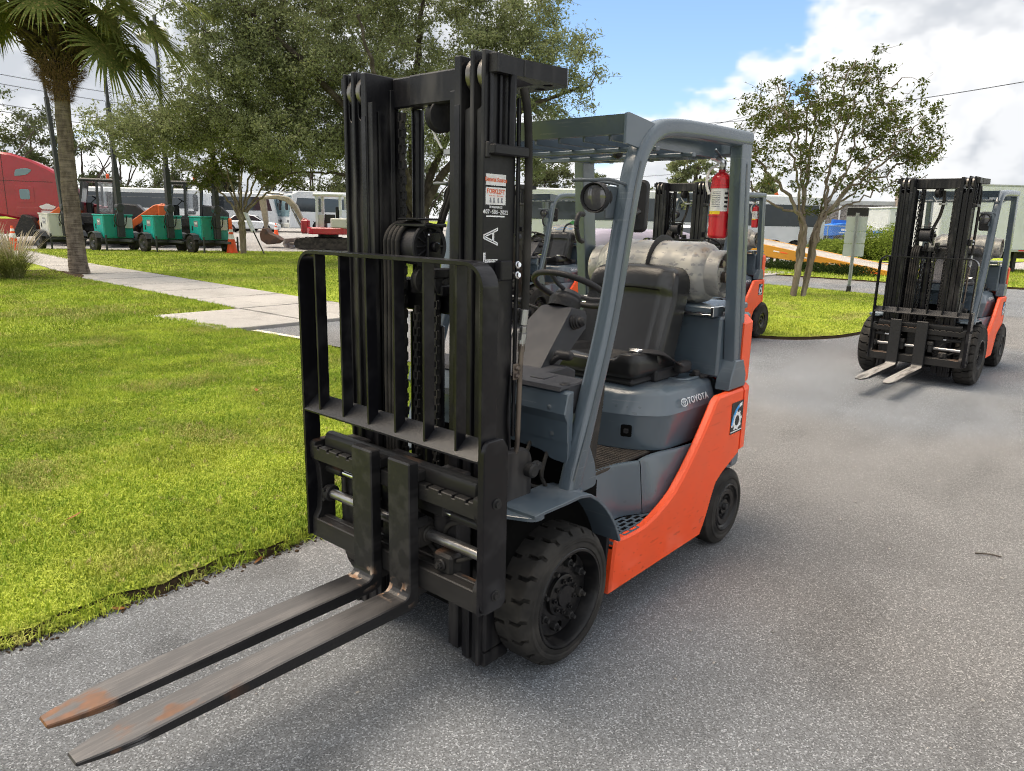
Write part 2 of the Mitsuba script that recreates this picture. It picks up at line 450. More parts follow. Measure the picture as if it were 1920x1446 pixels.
mat('cone_orange', (0.80, 0.10, 0.02), 0.55, two=True)
mat('rusty', worn((0.10, 0.055, 0.035), (0.05, 0.035, 0.028), 5), 0.7, two=True)
mat('blade_steel', worn((0.34, 0.30, 0.28), (0.20, 0.16, 0.14), 4), 0.5, metal=0.3, two=True)
mat('mast_dark', (0.035, 0.038, 0.044), 0.45, two=True)
scene['clear_glass'] = {'type': 'thindielectric', 'int_ior': 1.5}

def fasphalt(p, n, uv):
    e1, e2, w = voronoi(p.x*215, p.y*215)
    big = fbm(p.x*0.55, p.y*0.55, 0, 4); mid = fbm(p.x*2.6+9, p.y*2.6, 0, 4)
    warm = fbm(p.x*0.35+31, p.y*0.35, 0, 3)
    g = 0.092 + 0.125*w + 0.14*smoothstep(.84, .98, w)
    g = g*(0.80+0.46*big)*(0.87+0.26*mid)
    c = mix((0.91, 0.975, 1.06), (0.985, 0.985, 0.99), smoothstep(.40, .62, warm))
    crack = smoothstep(.93, .99, noise(p.x*1.7+40, p.y*1.7, 3.0))*smoothstep(.55, .8, noise(p.x*40, p.y*40, 1.0))
    smear = smoothstep(.60, .74, fbm(p.x*0.9+3, p.y*2.4+8, 5.0, 3))
    oil = smoothstep(.80, .88, noise(p.x*3.1+11, p.y*3.1+5, 9.0))*smoothstep(.5, .7, noise(p.x*.7, p.y*.7+3, 2.0))
    return c*g*(1-0.4*crack)*(1-0.13*smear)*(1-0.18*oil)
def basph(p, n, uv):
    a, b, w = voronoi(p.x*215, p.y*215)
    return (0.6*w + 0.4*(1-a))
mat('asphalt', proc(fasphalt), 0.85, spec=0.3, bump=basph, bscale=0.002, eps=0.0012)
def fasph2(p, n, uv):
    w = noise(p.x*9, p.y*9, 0); big = fbm(p.x*0.25, p.y*0.25, 0, 4)
    return mi.Color3f(1.0, 0.985, 0.965)*(0.23+0.05*w)*(0.8+0.4*big)
mat('asphalt_far', proc(fasph2), 0.85, spec=0.3)
def fconc(p, n, uv):
    a = fbm(p.x*1.1, p.y*1.1, 0, 4); b = noise(p.x*60, p.y*60, 0); st = fbm(p.x*5, p.y*5, 3.0, 3)
    w = 0.035+0.05*noise(p.x*6, p.y*6, 2.0)
    fy = (-10.03-p.y)/1.83; fx = (p.x+6.44)/1.9
    jy = smoothstep(w, w*.3, dr.abs(fy-dr.round(fy))*1.83); jx = smoothstep(w, w*.3, dr.abs(fx-dr.round(fx))*1.9)
    jt = dr.select(p.y < -9.97, jy, jx)*smoothstep(.2, .45, noise(p.x*2.3, p.y*2.3, 7.0))
    return mi.Color3f(1.0, 0.97, 0.925)*(0.25+0.09*a+0.05*b)*(1-0.12*smoothstep(.58, .75, st))*(1-0.50*jt)
mat('concrete', proc(fconc), 0.85, spec=0.3)
def fsoil(p, n, uv):
    a = noise(p.x*70, p.y*70, p.z*70); b = fbm(p.x*9, p.y*9, p.z*9, 3)
    return mix((0.022, 0.016, 0.010), (0.085, 0.060, 0.038), a*0.6+b*0.4)
mat('soil', proc(fsoil), 0.95, spec=0.1, two=True)
def flawn(p, n, uv):
    a = fbm(p.x*0.8, p.y*0.8, 0, 4); b = noise(p.x*55, p.y*55, 0); c = fbm(p.x*5.0, p.y*5.0, 0, 4)
    col = mix((0.15, 0.205, 0.018), (0.26, 0.31, 0.042), smoothstep(.3, .7, a*0.4+c*0.35+b*0.25))
    dry = smoothstep(.62, .80, fbm(p.x*1.4+13, p.y*1.4, 0, 4))
    return mix(col, (0.21, 0.175, 0.085), dry*.55)*(0.72+0.5*b)
mat('turf', proc(flawn), 0.9, spec=0.15, two=True)
def fblade(p, n, uv):
    a = fbm(p.x*0.8, p.y*0.8, 0, 4); b = cell_rand(p.x*45, p.y*45, 0); c = fbm(p.x*5.0, p.y*5.0, 0, 4)
    col = mix((0.185, 0.282, 0.022), (0.430, 0.500, 0.066), smoothstep(.25, .75, a*0.35+c*0.3+b*0.35))
    dry = smoothstep(.54, .74, fbm(p.x*1.4+13, p.y*1.4, 0, 4))
    col = col*(0.87+0.26*smoothstep(.3, .7, fbm(p.x*2.3+5, p.y*2.3, 4.0, 3)))
    col = mix(col, (0.42, 0.36, 0.16), dry*.6*b+0.7*smoothstep(.965, .98, cell_rand(p.x*31, p.y*31, 5)))
    return col
scene['grass_blade'] = {'type': 'twosided', 'bsdf': {'type': 'principled', 'base_color': proc(fblade), 'roughness': 0.6, 'specular': 0.25}}
def leafcol(c0, c1, c2, s=0.9):
    def fn(p, n, uv):
        a = fbm(p.x*s, p.y*s, p.z*s, 3); b = cell_rand(p.x*23, p.y*23, p.z*23)
        return mix(mix(c0, c1, smoothstep(.25, .75, a*.5+b*.5)), c2, 0.8*smoothstep(.90, .97, b))
    return proc(fn)
def leafmat(name, c0, c1, c2, s=0.9, rough=.5, dt=0.5):
    scene[name] = {'type': 'principledthin', 'base_color': leafcol(c0, c1, c2, s), 'roughness': rough, 'diff_trans': dt, 'spec_trans': 0.0}
leafmat('leaf_oak', (0.20, 0.235, 0.125), (0.345, 0.385, 0.20), (0.44, 0.45, 0.22), .6, .5, .75)
leafmat('leaf_crape', (0.075, 0.100, 0.026), (0.150, 0.180, 0.044), (0.20, 0.175, 0.05), 1.2)
leafmat('leaf_far', (0.095, 0.120, 0.058), (0.165, 0.190, 0.085), (0.22, 0.23, 0.10), .3)
leafmat('leaf_palm', (0.105, 0.140, 0.040), (0.210, 0.235, 0.072), (0.38, 0.30, 0.13), 1.2, .4, .3)
leafmat('leaf_palm_dry', (0.15, 0.10, 0.055), (0.25, 0.17, 0.09), (0.10, 0.065, 0.035), 2, .7, .3)
leafmat('leaf_bush', (0.14, 0.20, 0.035), (0.28, 0.36, 0.065), (0.34, 0.38, 0.10), .5)
leafmat('leaf_hedge', (0.020, 0.036, 0.012), (0.045, 0.070, 0.022), (0.08, 0.1, 0.03), 1)
leafmat('leaf_clump', (0.20, 0.235, 0.065), (0.36, 0.37, 0.14), (0.55, 0.50, 0.30), 2.0, .6, .4)
leafmat('plume', (0.40, 0.35, 0.25), (0.50, 0.44, 0.33), (0.5, 0.45, 0.36), 2.0, .7, .5)
leafmat('dead_leaf', (0.22, 0.10, 0.04), (0.30, 0.15, 0.07), (0.15, 0.07, 0.03), 9, .7, .2)
def fbark(p, n, uv):
    a = fbm(p.x*14, p.y*14, p.z*5, 4); b = noise(p.x*5, p.y*5, p.z*60)
    return mix((0.085, 0.068, 0.055), (0.23, 0.195, 0.160), smoothstep(.25, .75, a*.6+b*.4))
def bbark(p, n, uv):
    return 0.6*noise(p.x*6, p.y*6, p.z*34)+0.6*fbm(p.x*26, p.y*26, p.z*10, 3)
mat('bark_palm', proc(fbark), 0.9, spec=0.15, bump=bbark, bscale=0.03, eps=0.004, two=True)
mat('bark_oak', worn((0.060, 0.050, 0.042), (0.125, 0.108, 0.092), 5), 0.9, spec=0.15, two=True)
mat('bark_crape', worn((0.185, 0.150, 0.120), (0.30, 0.262, 0.220), 7, stretch=.35), 0.8, spec=0.2, two=True)
def faggr(p, n, uv):
    w = cell_rand(p.x*7, p.y*7, p.z*7); a = fbm(p.x*.5, p.y*.5, p.z*.5, 3)
    return mi.Color3f(1.02, 0.97, 0.93)*(0.10+0.20*w)*(0.85+0.3*a)
mat('aggregate', proc(faggr), 0.9, spec=0.2, two=True)
mat('tan_wall', worn((0.30, 0.255, 0.21), (0.26, 0.22, 0.18), 1), 0.85, two=True)
leafmat('boots', (0.070, 0.062, 0.034), (0.150, 0.120, 0.066), (0.085, 0.095, 0.040), 3, .7, .2)
# ------------------------------------------------------------------ setting: ground, asphalt, lawns, pavements
def ground_sheet(name, poly, z, m, **k):
    return add(name, flat(poly, z), m, smooth=False, **{'kind': 'structure', **k})

def grid_sheet(x0, x1, y0, y1, step, zf):
    xs = np.arange(x0, x1+1e-6, step); ys = np.arange(y0, y1+1e-6, step)
    X, Y = np.meshgrid(xs, ys, indexing='ij'); Z = zf(X, Y)
    n, m = X.shape; i, j = np.meshgrid(np.arange(n-1), np.arange(m-1), indexing='ij')
    q = np.stack([i*m+j, (i+1)*m+j, (i+1)*m+j+1, i*m+j+1], -1).reshape(-1, 4)
    return tri(np.stack([X, Y, Z], -1).reshape(-1, 3), np.vstack([q[:, [0, 1, 2]], q[:, [0, 2, 3]]]))

ground_sheet('ground', [(-600, -600), (200, -600), (200, 400), (-600, 400)], -0.06, 'turf', label='grassy open ground reaching to the horizon')
ground_sheet('driveway', [(-24.2, -9.2), (-24.2, 30), (14, 30), (14, -1.6), (-3.6, -1.6), (-3.6, -9.2)], 0.0, 'asphalt', label='grey asphalt driveway with pale aggregate under the forklifts')

# lot behind: a little higher than the lawn
LOTL = np.array([(-1.0, -41.6), (-8.8, -35.2), (-13.1, -31.6), (-19.0, -27.6), (-31.0, -19.4)])
def lot_z(p):
    # height of the parking lot at a point: rises .22 m within eight metres of the lawn
    d = ((np.asarray(p)[..., 0]+13.1)*-0.60 + (np.asarray(p)[..., 1]+31.6)*-0.80)
    return 0.02 + 0.26*sstep(0.5, 9.0, d)
_dir = np.array([-0.60, -0.80])
_rings = []
for dist in (0, 1, 2.5, 4, 6, 8, 10, 120):
    q = LOTL + _dir*dist
    if dist == 120:
        q = q + np.array([[70, 0], [30, 0], [0, 0], [0, 0], [-60, 40]])
    _rings.append(np.column_stack([q, lot_z(q)]))
add('parking_lot', loft(_rings, caps=False, closed=False), 'asphalt_far', smooth=False, kind='structure', label='sunlit grey parking lot behind the lawn')
ground_sheet('far_yard', [(-25.2, -9), (-31, -19.3), (-62, -62), (-110, -55), (-110, 8), (-36, 8), (-36, -3.2), (-29.5, -9)], 0.006, 'asphalt_far', label='paved yard beyond the verge')

def skirted(poly, z0, z1, bulge=0.0):
    """A raised lawn: sheet on top with a short side wall (two meshes)."""
    P = np.asarray(poly, float)
    if Polygon(P).exterior.is_ccw is False:
        P = P[::-1]
    top = flat(P, z1)
    n = len(P); Q = inset(P, -0.02)
    v = np.vstack([lift(Q, 'xy', z0), lift(P, 'xy', z1-0.012), lift(inset(P, 0.02), 'xy', z1)])
    f = []
    j = np.arange(n); k = (j+1) % n
    for i in (0, 1):
        f += [np.stack([i*n+j, i*n+k, (i+1)*n+k], 1), np.stack([i*n+j, (i+1)*n+k, (i+1)*n+j], 1)]
    return top, tri(v, np.vstack(f))

def wobble(poly, amp, step, seed):
    r = np.random.default_rng(seed); out = []
    P = np.asarray(poly, float)
    for a, b in zip(P, np.roll(P, -1, 0)):
        L = np.linalg.norm(b-a); n = max(1, int(L/step)) if L < 60 else 1
        t = np.arange(n)/n
        nn = np.array([-(b-a)[1], (b-a)[0]])/L
        w = r.normal(0, amp, n)*(n > 1); w[0] = 0
        out.append(a+(b-a)*t[:, None]+nn*w[:, None])
    return np.vstack(out)

Z_LAWN = 0.047
front_lawn = wobble([(8.5, -1.10), (-2.9, -1.16), (-3.32, -1.6), (-3.36, -6.9), (-3.05, -9.95), (-4.50, -10.08), (-4.62, -14), (-4.75, -18.4), (-5.6, -24), (-5.85, -34), (-3.0, -38.8), (8.5, -38.8)], 0.030, 0.10, 1)
back_lawn = wobble([(-6.46, -9.78), (-6.56, -13), (-6.86, -18), (-7.05, -24.5), (-7.7, -31), (-8.3, -35.0), (-13.1, -31.35), (-19.0, -27.35), (-31.0, -19.2), (-25.3, -9.3)], 0.015, 0.3, 2)
island = wobble(list(spline([(-9.3, -6.0), (-8.7, -3.2), (-8.75, -2.2), (-9.3, -1.66), (-10.3, -1.38), (-12.5, -1.32), (-15.6, -1.5), (-17.4, -2.2), (-18.1, -3.6), (-18.6, -6.0), (-18.4, -8.9), (-12.0, -9.0), (-9.6, -8.6)], 6)), 0.012, 0.2, 3)
verge = [(-23.6, -8.9), (-23.3, -4.4), (-24.4, -1.3), (-27.0, 8.0), (-36.5, 8.0), (-37.5, -3.0), (-34.0, -5.4), (-28.2, -6.6), (-26.4, -9.3)]
far_lawn = [(-39.2, -14.3), (-38.4, -5.2), (-52, -3), (-66, -12), (-60, -22)]
for nm, pl, lb in (('front_lawn', front_lawn, 'bright green lawn edged against the asphalt in front'), ('back_lawn', back_lawn, 'lawn between the footpath and the parking lot'),
                   ('island_lawn', island, 'rounded grass island under the small tree on the right'), ('verge_lawn', verge, 'grass verge beyond the side road'),
                   ('far_lawn', far_lawn, 'far grass plot in front of the fence')):
    top, side = skirted(pl, -0.05, Z_LAWN)
    add(nm, top, 'turf', smooth=False, kind='structure', label=lb)
    add(nm + '__soil_edge', side, 'soil', smooth=False)

# footpath: slabs with joints
labels['footpath'] = {'kind': 'structure', 'label': 'pale concrete footpath with joints crossing the lawn'}
def slab(poly, z=0.050):
    P = inset(np.asarray(poly, float) if Polygon(poly).exterior.is_ccw else np.asarray(poly, float)[::-1], 0.018)
    add('footpath__slab', prism(P, 'xy', -0.05, z+0.004*rng.random(), 0.008), 'concrete', smooth=False)
def walk_edge(y):
    ys = [-39, -34, -24, -18.4, -14, -10.05]
    return np.interp(y, ys, [-6.1, -5.9, -5.63, -4.80, -4.66, -4.54]), np.interp(y, ys, [-8.9, -8.35, -7.05, -6.84, -6.60, -6.44])
ys = list(np.arange(-10.03, -39, -1.83)) + [-39.4]
for a, b in zip(ys[:-1], ys[1:]):
    (n0, f0), (n1, f1) = walk_edge(a), walk_edge(b)
    slab([(n0, a), (f0, a), (f1, b), (n1, b)])
for a, b in zip([-3.0, -4.54, -6.44, -8.3, -10.2, -12.1, -14.0, -15.9, -17.8, -19.7, -21.6, -23.5], [-4.54, -6.44, -8.3, -10.2, -12.1, -14.0, -15.9, -17.8, -19.7, -21.6, -23.5, -25.2]):
    slab([(a, -7.86), (b, -7.86), (b, -10.0 if a > -6 else -9.72), (a, -10.0 if a > -6 else -9.72)])
add('footpath__bed', flat([(-3.0, -7.88), (-3.0, -10.02), (-4.48, -10.02), (-4.62, -14), (-4.75, -18.4), (-5.6, -24), (-5.85, -34), (-6.1, -39.4), (-8.9, -39.4), (-8.35, -34), (-7.05, -24.0), (-6.84, -18.4), (-6.6, -14), (-6.45, -9.75), (-25.2, -9.75), (-25.2, -7.88)], .028), 'soil', smooth=False)
ground_sheet('mulch_bed', rounded([(-2.6, -18.2), (-4.5, -17.6), (-5.15, -18.6), (-5.3, -20.6), (-4.6, -21.5), (-2.2, -21)], 0.8), Z_LAWN+0.012, 'soil', label='bare mulch patch around the palm and the ornamental grass')
add('parking_stripe', flat([(-3.50, -7.84), (-3.61, -7.84), (-3.72, -6.65), (-3.61, -6.65)], 0.004), mat('stripe_paint', worn((0.62, 0.58, 0.48), (0.40, 0.37, 0.31), 9), 0.8), smooth=False, label='worn pale painted parking line beside the footpath', category='road marking')

# ------------------------------------------------------------------ grass
def pip(poly, pts):
    P = np.asarray(poly, float); x, y = pts[:, 0], pts[:, 1]; c = np.zeros(len(pts), bool)
    for (x0, y0), (x1, y1) in zip(P, np.roll(P, -1, 0)):
        if y0 == y1:
            continue
        k = ((y0 > y) != (y1 > y)) & (x < (x1-x0)*(y-y0)/(y1-y0)+x0)
        c ^= k
    return c
def blades(pts, z, h, w, seed, droop=.6, segs=2):
    r = np.random.default_rng(seed); n = len(pts)
    a = r.uniform(0, 2*PI, n); lean = r.gamma(2.0, droop*.36, n); h = h*r.uniform(.5, 1.3, n)*(.55+.9*meshkit.fbm(np.column_stack([pts*2.6, 0*pts[:, 0]]), 3, 6)); w = w*r.uniform(.7, 1.3, n)
    d = np.stack([np.cos(a), np.sin(a)], 1); s = np.stack([-np.sin(a), np.cos(a)], 1)
    t2 = r.uniform(-.9, .9, n); s = s*np.cos(t2)[:, None]+d*np.sin(t2)[:, None]
    base = np.column_stack([pts, np.full(n, z)])
    def at(t, ww):
        ang = lean*t
        off = np.column_stack([d*(h*np.sin(ang)*t)[:, None], h*np.cos(ang)*t])
        return base+off, np.column_stack([s*(w*ww)[:, None], np.zeros(n)])
    if segs == 1:
        c0, s0 = at(0, .5); c1, _ = at(1.0, 0)
        v = np.stack([c0-s0, c0+s0, c1], 1).reshape(-1, 3); f = np.arange(3*n).reshape(-1, 3)
    else:
        c0, s0 = at(0, .5); c1, s1 = at(.6, .42); c2, _ = at(1.0, 0)
        v = np.stack([c0-s0, c0+s0, c1-s1, c1+s1, c2], 1).reshape(-1, 3); o = 5*np.arange(n)[:, None]
        f = np.stack([o+[0, 1, 3], o+[0, 3, 2], o+[2, 3, 4]], 1).reshape(-1, 3)
    return tri(v, f)
def scatter(poly, n, seed, x0, x1, y0, y1, keep=None):
    r = np.random.default_rng(seed)
    p = np.column_stack([r.uniform(x0, x1, n), r.uniform(y0, y1, n)])
    p = p[pip(poly, p)]
    # patchy growth
    g = meshkit.fbm(np.column_stack([p*1.7, 0*p[:, 0]]), 3, 4)
    p = p[r.random(len(p)) < np.clip(.35+1.3*g, 0, 1)]
    return p if keep is None else p[keep(p)]
def wedge(p):   # what the photograph can see, with a margin
    d = p-CAM[:2]; a = np.arctan2(d[:, 1], d[:, 0]) % (2*PI)
    return (a > math.radians(171)) & (a < math.radians(268))
fl = np.asarray(front_lawn)
A = scatter(fl, 330000, 11, -3.4, 2.4, -4.6, -1.0, wedge)
B = scatter(fl, 300000, 12, -3.4, 2.0, -9.0, -4.6, wedge)
C = scatter(fl, 150000, 13, -5.2, 0.5, -21, -9.0, wedge)
# tufts hanging over the edge
r_ = np.random.default_rng(14)
ex = r_.uniform(-3.2, 2.6, 26000); ex = ex[r_.random(26000) < np.clip(1.7*meshkit.fbm(np.column_stack([ex*3.5, 0*ex, 0*ex]), 3, 8)-.25, .1, 1)]
edge_pts = np.column_stack([ex, np.interp(ex, [-2.9, 8.5], [-1.16, -1.10])+r_.normal(-.008, .030, len(ex))])
g = cat(blades(A, Z_LAWN-.006, .036, .0052, 21, .95), blades(B, Z_LAWN-.006, .042, .0085, 22, .9, 1), blades(C, Z_LAWN-.006, .055, .017, 23, .8, 1), blades(edge_pts, Z_LAWN-.040, .055, .0045, 24, 1.4))
add('lawn_grass', g, 'grass_blade', smooth=False, kind='stuff', label='short sunlit grass of the front lawn, uneven along the asphalt edge', category='grass')
D = scatter(np.asarray(back_lawn), 150000, 15, -24, -6.4, -34, -9.6, wedge)
add('back_grass', blades(D, Z_LAWN-.006, .062, .024, 25, .8, 1), 'grass_blade', smooth=False, kind='stuff', label='grass of the lawn beyond the footpath', category='grass')
E_ = scatter(np.asarray(island), 120000, 16, -18.8, -8.6, -9, -1.2, wedge)
add('island_grass', blades(E_, Z_LAWN-.006, .048, .012, 26, .8, 1), 'grass_blade', smooth=False, kind='stuff', label='grass on the rounded island under the small tree', category='grass')
F_ = scatter(np.asarray(verge), 60000, 17, -37, -23, -10, 8, wedge)
add('verge_grass', blades(F_, Z_LAWN-.006, .09, .03, 27, .8, 1), 'grass_blade', smooth=False, kind='stuff', label='grass of the verge beyond the side road', category='grass')
# ------------------------------------------------------------------ the forklift (x forward, y its left, origin under the front axle)
FK = thing('forklift', 'slate grey and orange forklift in the foreground, black mast and long forks towards us', 'forklift', 'forklifts parked on the asphalt')
def P(name, mesh, m, smooth=32, **lab):
    return add(FK + '__' + name, mesh, m, smooth, **lab)

# --- front tyre: cushion tyre with zigzag notches, side +y
def m3d(mesh):
    return m3.Manifold(m3.Mesh(np.asarray(mesh.vertices, np.float32), np.asarray(mesh.faces, np.uint32)))
def unm(M):
    m = M.to_mesh(); return tri(m.vert_properties[:, :3], m.tri_verts)
def tyre(R, w, rin, notches, depth, reach, yo, zc, cham=.016, half=True, tw=.011):
    prof = [(0, rin), (0, rin+.012), (.004, rin+.020), (.004, R-.052), (-.001, R-.046), (-.001, R-.034), (.004, R-.030), (.008, R-.020), (cham*1.5, R-.004), (cham*2.2, R), (w-cham*2.2, R), (w-cham*1.5, R-.004), (w-.008, R-.020), (w-.004, R-.03), (w-.004, rin+.02), (w, rin), (w, rin-.0), (0, rin)]
    body = lathe([(a, r) for a, r in prof], (0, yo, zc), (0, -1, 0), 96)
    if not notches:
        return body
    body.merge_vertices()
    M = m3d(body)
    if M.is_empty() or M.num_tri() < 100:
        return body
    cut = []
    L = reach
    zig = [(-.02, -tw/2), (L*.36, -tw/2), (L*.52, -tw/2+.014), (L, -tw/2+.014), (L, tw/2+.014), (L*.46, tw/2+.014), (L*.30, tw/2), (-.02, tw/2)]
    for side in (0, 1):
        for k in range(notches):
            q = np.array(zig)
            if side:
                q = np.column_stack([w-q[:, 0], -q[:, 1]])
            m = m3.CrossSection([np.asarray(q, float)], m3.FillRule.NonZero).extrude(depth*2)
            v = m.to_mesh(); vp = np.array(v.vert_properties[:, :3]); # x: across (from outer face), y: around, z: radial
            ang = 2*PI*(k+.5*side)/notches
            rad = R-depth+vp[:, 2]; th = ang + vp[:, 1]/R
            pts = np.column_stack([rad*np.sin(th), yo-vp[:, 0], zc+rad*np.cos(th)])
            mm = tri(pts, v.tri_verts)
            if mm.volume < 0:
                mm.invert()
            cut.append(m3d(mm))
    M = M - m3.Manifold.batch_boolean(cut, m3.OpType.Add)
    return unm(M)
def ring_bolts(n, r, yc, zc, br, bl, yd=1, xc=0.0, ph=0.0, nut=True):
    out = []
    for k in range(n):
        a = 2*PI*k/n+ph
        p = np.array([xc+r*math.cos(a), yc, zc+r*math.sin(a)])
        out.append(lathe([(0, 0), (0, br), (bl*.55, br*.92), (bl*.6, br*.5), (bl, br*.45), (bl, 0)], p, (0, yd, 0), 6))
    return out
def front_wheel(pre, s, R, w, rin, yo, zc, notch, reach, depth, add_text=True, part=P):
    nw = .016
    f = (lambda m: m) if s > 0 else mirror_y
    part(pre+'__tyre', f(tyre(R, w, rin, notch, depth, reach, yo, zc, tw=nw)), 'rubber', 28)
    rim = lathe([(.004, rin), (-.002, rin-.006), (-.002, rin-.014), (.012, rin-.020), (.055, rin-.030), (.085, rin-.036), (.092, rin-.060), (.092, .02)], (0, yo, zc), (0, -1, 0), 64)
    disc = Point(0, zc).buffer(rin-.034, 48)
    for k in range(5):
        a = 2*PI*k/5+.95
        disc = disc.difference(Point((rin-.060)*math.cos(a), zc+(rin-.060)*math.sin(a)).buffer(.022, 12))
    disc = disc.difference(Point(0, zc).buffer(.06, 24))
    part(pre+'__rim', f(rim), 'rim_black', 30)
    part(pre+'__disc', f(solid(disc, 'xz', yo-.066, yo-.054)), 'rim_black', 30)
    part(pre+'__hub', f(cat(lathe([(0, .0), (.0, .066), (-.006, .080), (-.03, .086)], (0, yo-.034, zc), (0, 1, 0), 40), lathe([(0, 0), (0, .040), (-.01, .044)], (0, yo-.026, zc), (0, 1, 0), 36), *ring_bolts(9, .062, yo-.036, zc, .0105, .018))), 'rim_black', 30)
    for b in ring_bolts(8 if rin < .2 else 6, rin-.073, yo-.058, zc, .0185, .040, ph=.3):
        part(pre+'__lug_nut', f(b), 'dark_iron', 30)
    if add_text and s > 0:
        ms = []
        for word, a0 in (('21x7x15', .98),):
            a = a0
            for ch in word:
                t = text(ch, .015, .0012)
                th = a
                rr = R-.057
                o = np.array([rr*math.cos(th), yo-.0042, zc+rr*math.sin(th)])
                up_ = np.array([math.cos(th), 0, math.sin(th)])
                ms.append(place_text(t, o, np.array([-math.sin(th), 0, math.cos(th)]), up_))
                a += .066
        return ms
tx = front_wheel('front_wheel', 1, .2665, .178, .196, .535, .2665, 20, .078, .020)
if tx:
    P('front_wheel__lettering', cat(tx), 'rubber', False)
front_wheel('front_wheel_001', -1, .2665, .178, .196, .535, .2665, 20, .078, .020, False)
def rear_wheel(pre, s, R, w, yo, zc, xc, notch=0, part=P, rin=.128):
    f = (lambda m: m) if s > 0 else mirror_y
    mv = lambda m: f(tri(np.array(m.vertices)+[xc, 0, 0], m.faces))
    part(pre+'__tyre', mv(tyre(R, w, rin, notch, .02, .06, yo, zc, .012, tw=.02)), 'rubber', 28)
    part(pre+'__rim', mv(lathe([(.002, rin), (-.004, rin-.004), (-.004, rin-.010), (.008, rin-.016), (.014, rin-.026), (.006, rin-.034), (.010, .07), (.028, .062), (.028, .045), (.012, .038), (.012, .02), (.0, .016), (0, 0)], (0, yo, zc), (0, -1, 0), 48)), 'rim_black', 30)
    part(pre+'__hub', mv(cyl((0, yo-.03, zc), (0, yo+.004, zc), .017, 14, .003)), 'dark_iron', 30)
    for b in ring_bolts(6, .052, yo-.024, zc, .008, .012):
        part(pre+'__bolt', mv(b), 'dark_iron', 30)
rear_wheel('rear_wheel', 1, .203, .127, .497, .203, -1.43)
rear_wheel('rear_wheel_001', -1, .203, .127, .497, .203, -1.43)

# --- body
def both(name, fn, m, smooth=32):
    a = fn()
    P(name, a, m, smooth); P(name, mirror_y(a), m, smooth)
panel = [(-.325, .137), (-.34, .30), (-.352, .372), (-.44, .362), (-.526, .360), (-.60, .364), (-.684, .384), (-.77, .415), (-.846, .452), (-.94, .527), (-1.038, .622), (-1.13, .722), (-1.205, .812), (-1.235, .832), (-1.515, .832), (-1.515, .482), (-1.46, .462), (-1.395, .437), (-1.33, .412), (-1.27, .378), (-1.235, .320), (-1.202, .250), (-1.165, .185), (-1.131, .139)]
both('side_panel', lambda: prism(panel, 'xz', .455, .500, .010), 'orange')
lip = [(-.335, .150), (-1.125, .150), (-1.150, .185), (-.338, .185)]
def cw(z0, z1, k, b=.02, x0=-1.525):
    half = [(x0, .499*k), (-1.585, .494*k), (-1.645, .470*k), (-1.70, .415*k), (-1.745, .30*k), (-1.765, .15*k), (-1.768, 0)]
    pl = np.array(half + [(x, -y) for x, y in half[-2::-1]])
    return prism(pl, 'xy', z0, z1, b)
P('counterweight', cat(cw(.482, .838, 1.0), cw(.832, 1.195, .975, .03, -1.475)), 'orange', 40)
P('counterweight__drawbar', cat(box(-1.66, -1.35, -.44, .44, .36, .480, .02), box(-1.55, -1.47, .30, .485, .42, .48, .006)), 'slate', 30)
P('chassis', cat(box(-1.50, .20, -.33, .33, .135, .56, .02), box(-.35, .27, -.40, .40, .30, .62, .01), box(-1.3, -.36, -.445, .445, .14, .36, .01), box(-.30, .12, -.352, .352, .16, .46, .01)), 'hollow')
P('drive_axle', cat(cyl((0, -.36, .2665), (0, .36, .2665), .095, 24, .01), lathe([(0, 0), (0, .12), (.05, .16), (.20, .16), (.26, .11), (.26, 0)], (.03, -.02, .255), (0, 1, 0), 28)), 'dark_iron')
both('wheel_well', lambda: cat(box(-.352, -.332, .345, .470, .135, .40, .004), prism([(-.30, .40), (-.20, .555), (-.09, .622), (.04, .63), (.04, .50), (-.30, .30)], 'xz', .335, .352, .002)), 'plastic_black')
arch = [(.228, .650), (.16, .652), (.04, .650), (-.04, .651), (-.10, .640), (-.155, .608), (-.205, .565), (-.248, .518), (-.284, .468), (-.308, .425), (-.326, .385)]
def fender():
    a = np.array(arch); t = np.gradient(a, axis=0); t /= np.linalg.norm(t, axis=1, keepdims=True); nn = np.stack([-t[:, 1], t[:, 0]], 1)*-.013
    m = prism(np.vstack([a, (a+nn)[::-1]]), 'xz', .352, .532, .002)
    front = prism(rounded([(.225, .352), (.225, .39), (.285, .40), (.225, .532), (.16, .532), (.16, .352)], .03, 4), 'xy', .637, .652, .002)
    return cat(m, front)
both('fender', fender, 'slate', 25)
both('step_tread', lambda: solid(Polygon([(-.345, .345), (-.345, .488), (-.70, .488), (-.775, .46), (-.72, .43), (-.60, .375)]).difference(
    unary_union([affinity.translate(sbox(-.018, -.005, .018, .005).buffer(.004), -.385-.058*i-(.029 if j % 2 else 0), .392+.026*j) for i in range(6) for j in range(4) if -.385-.058*i > -.70+.08*(j < 2)*1])), 'xy', .350, .362), 'slate', 25)
P('step_pan', cat(box(-.76, -.345, .34, .488, .325, .340, .002), box(-.76, -.345, -.488, -.34, .325, .340, .002)), 'hollow')
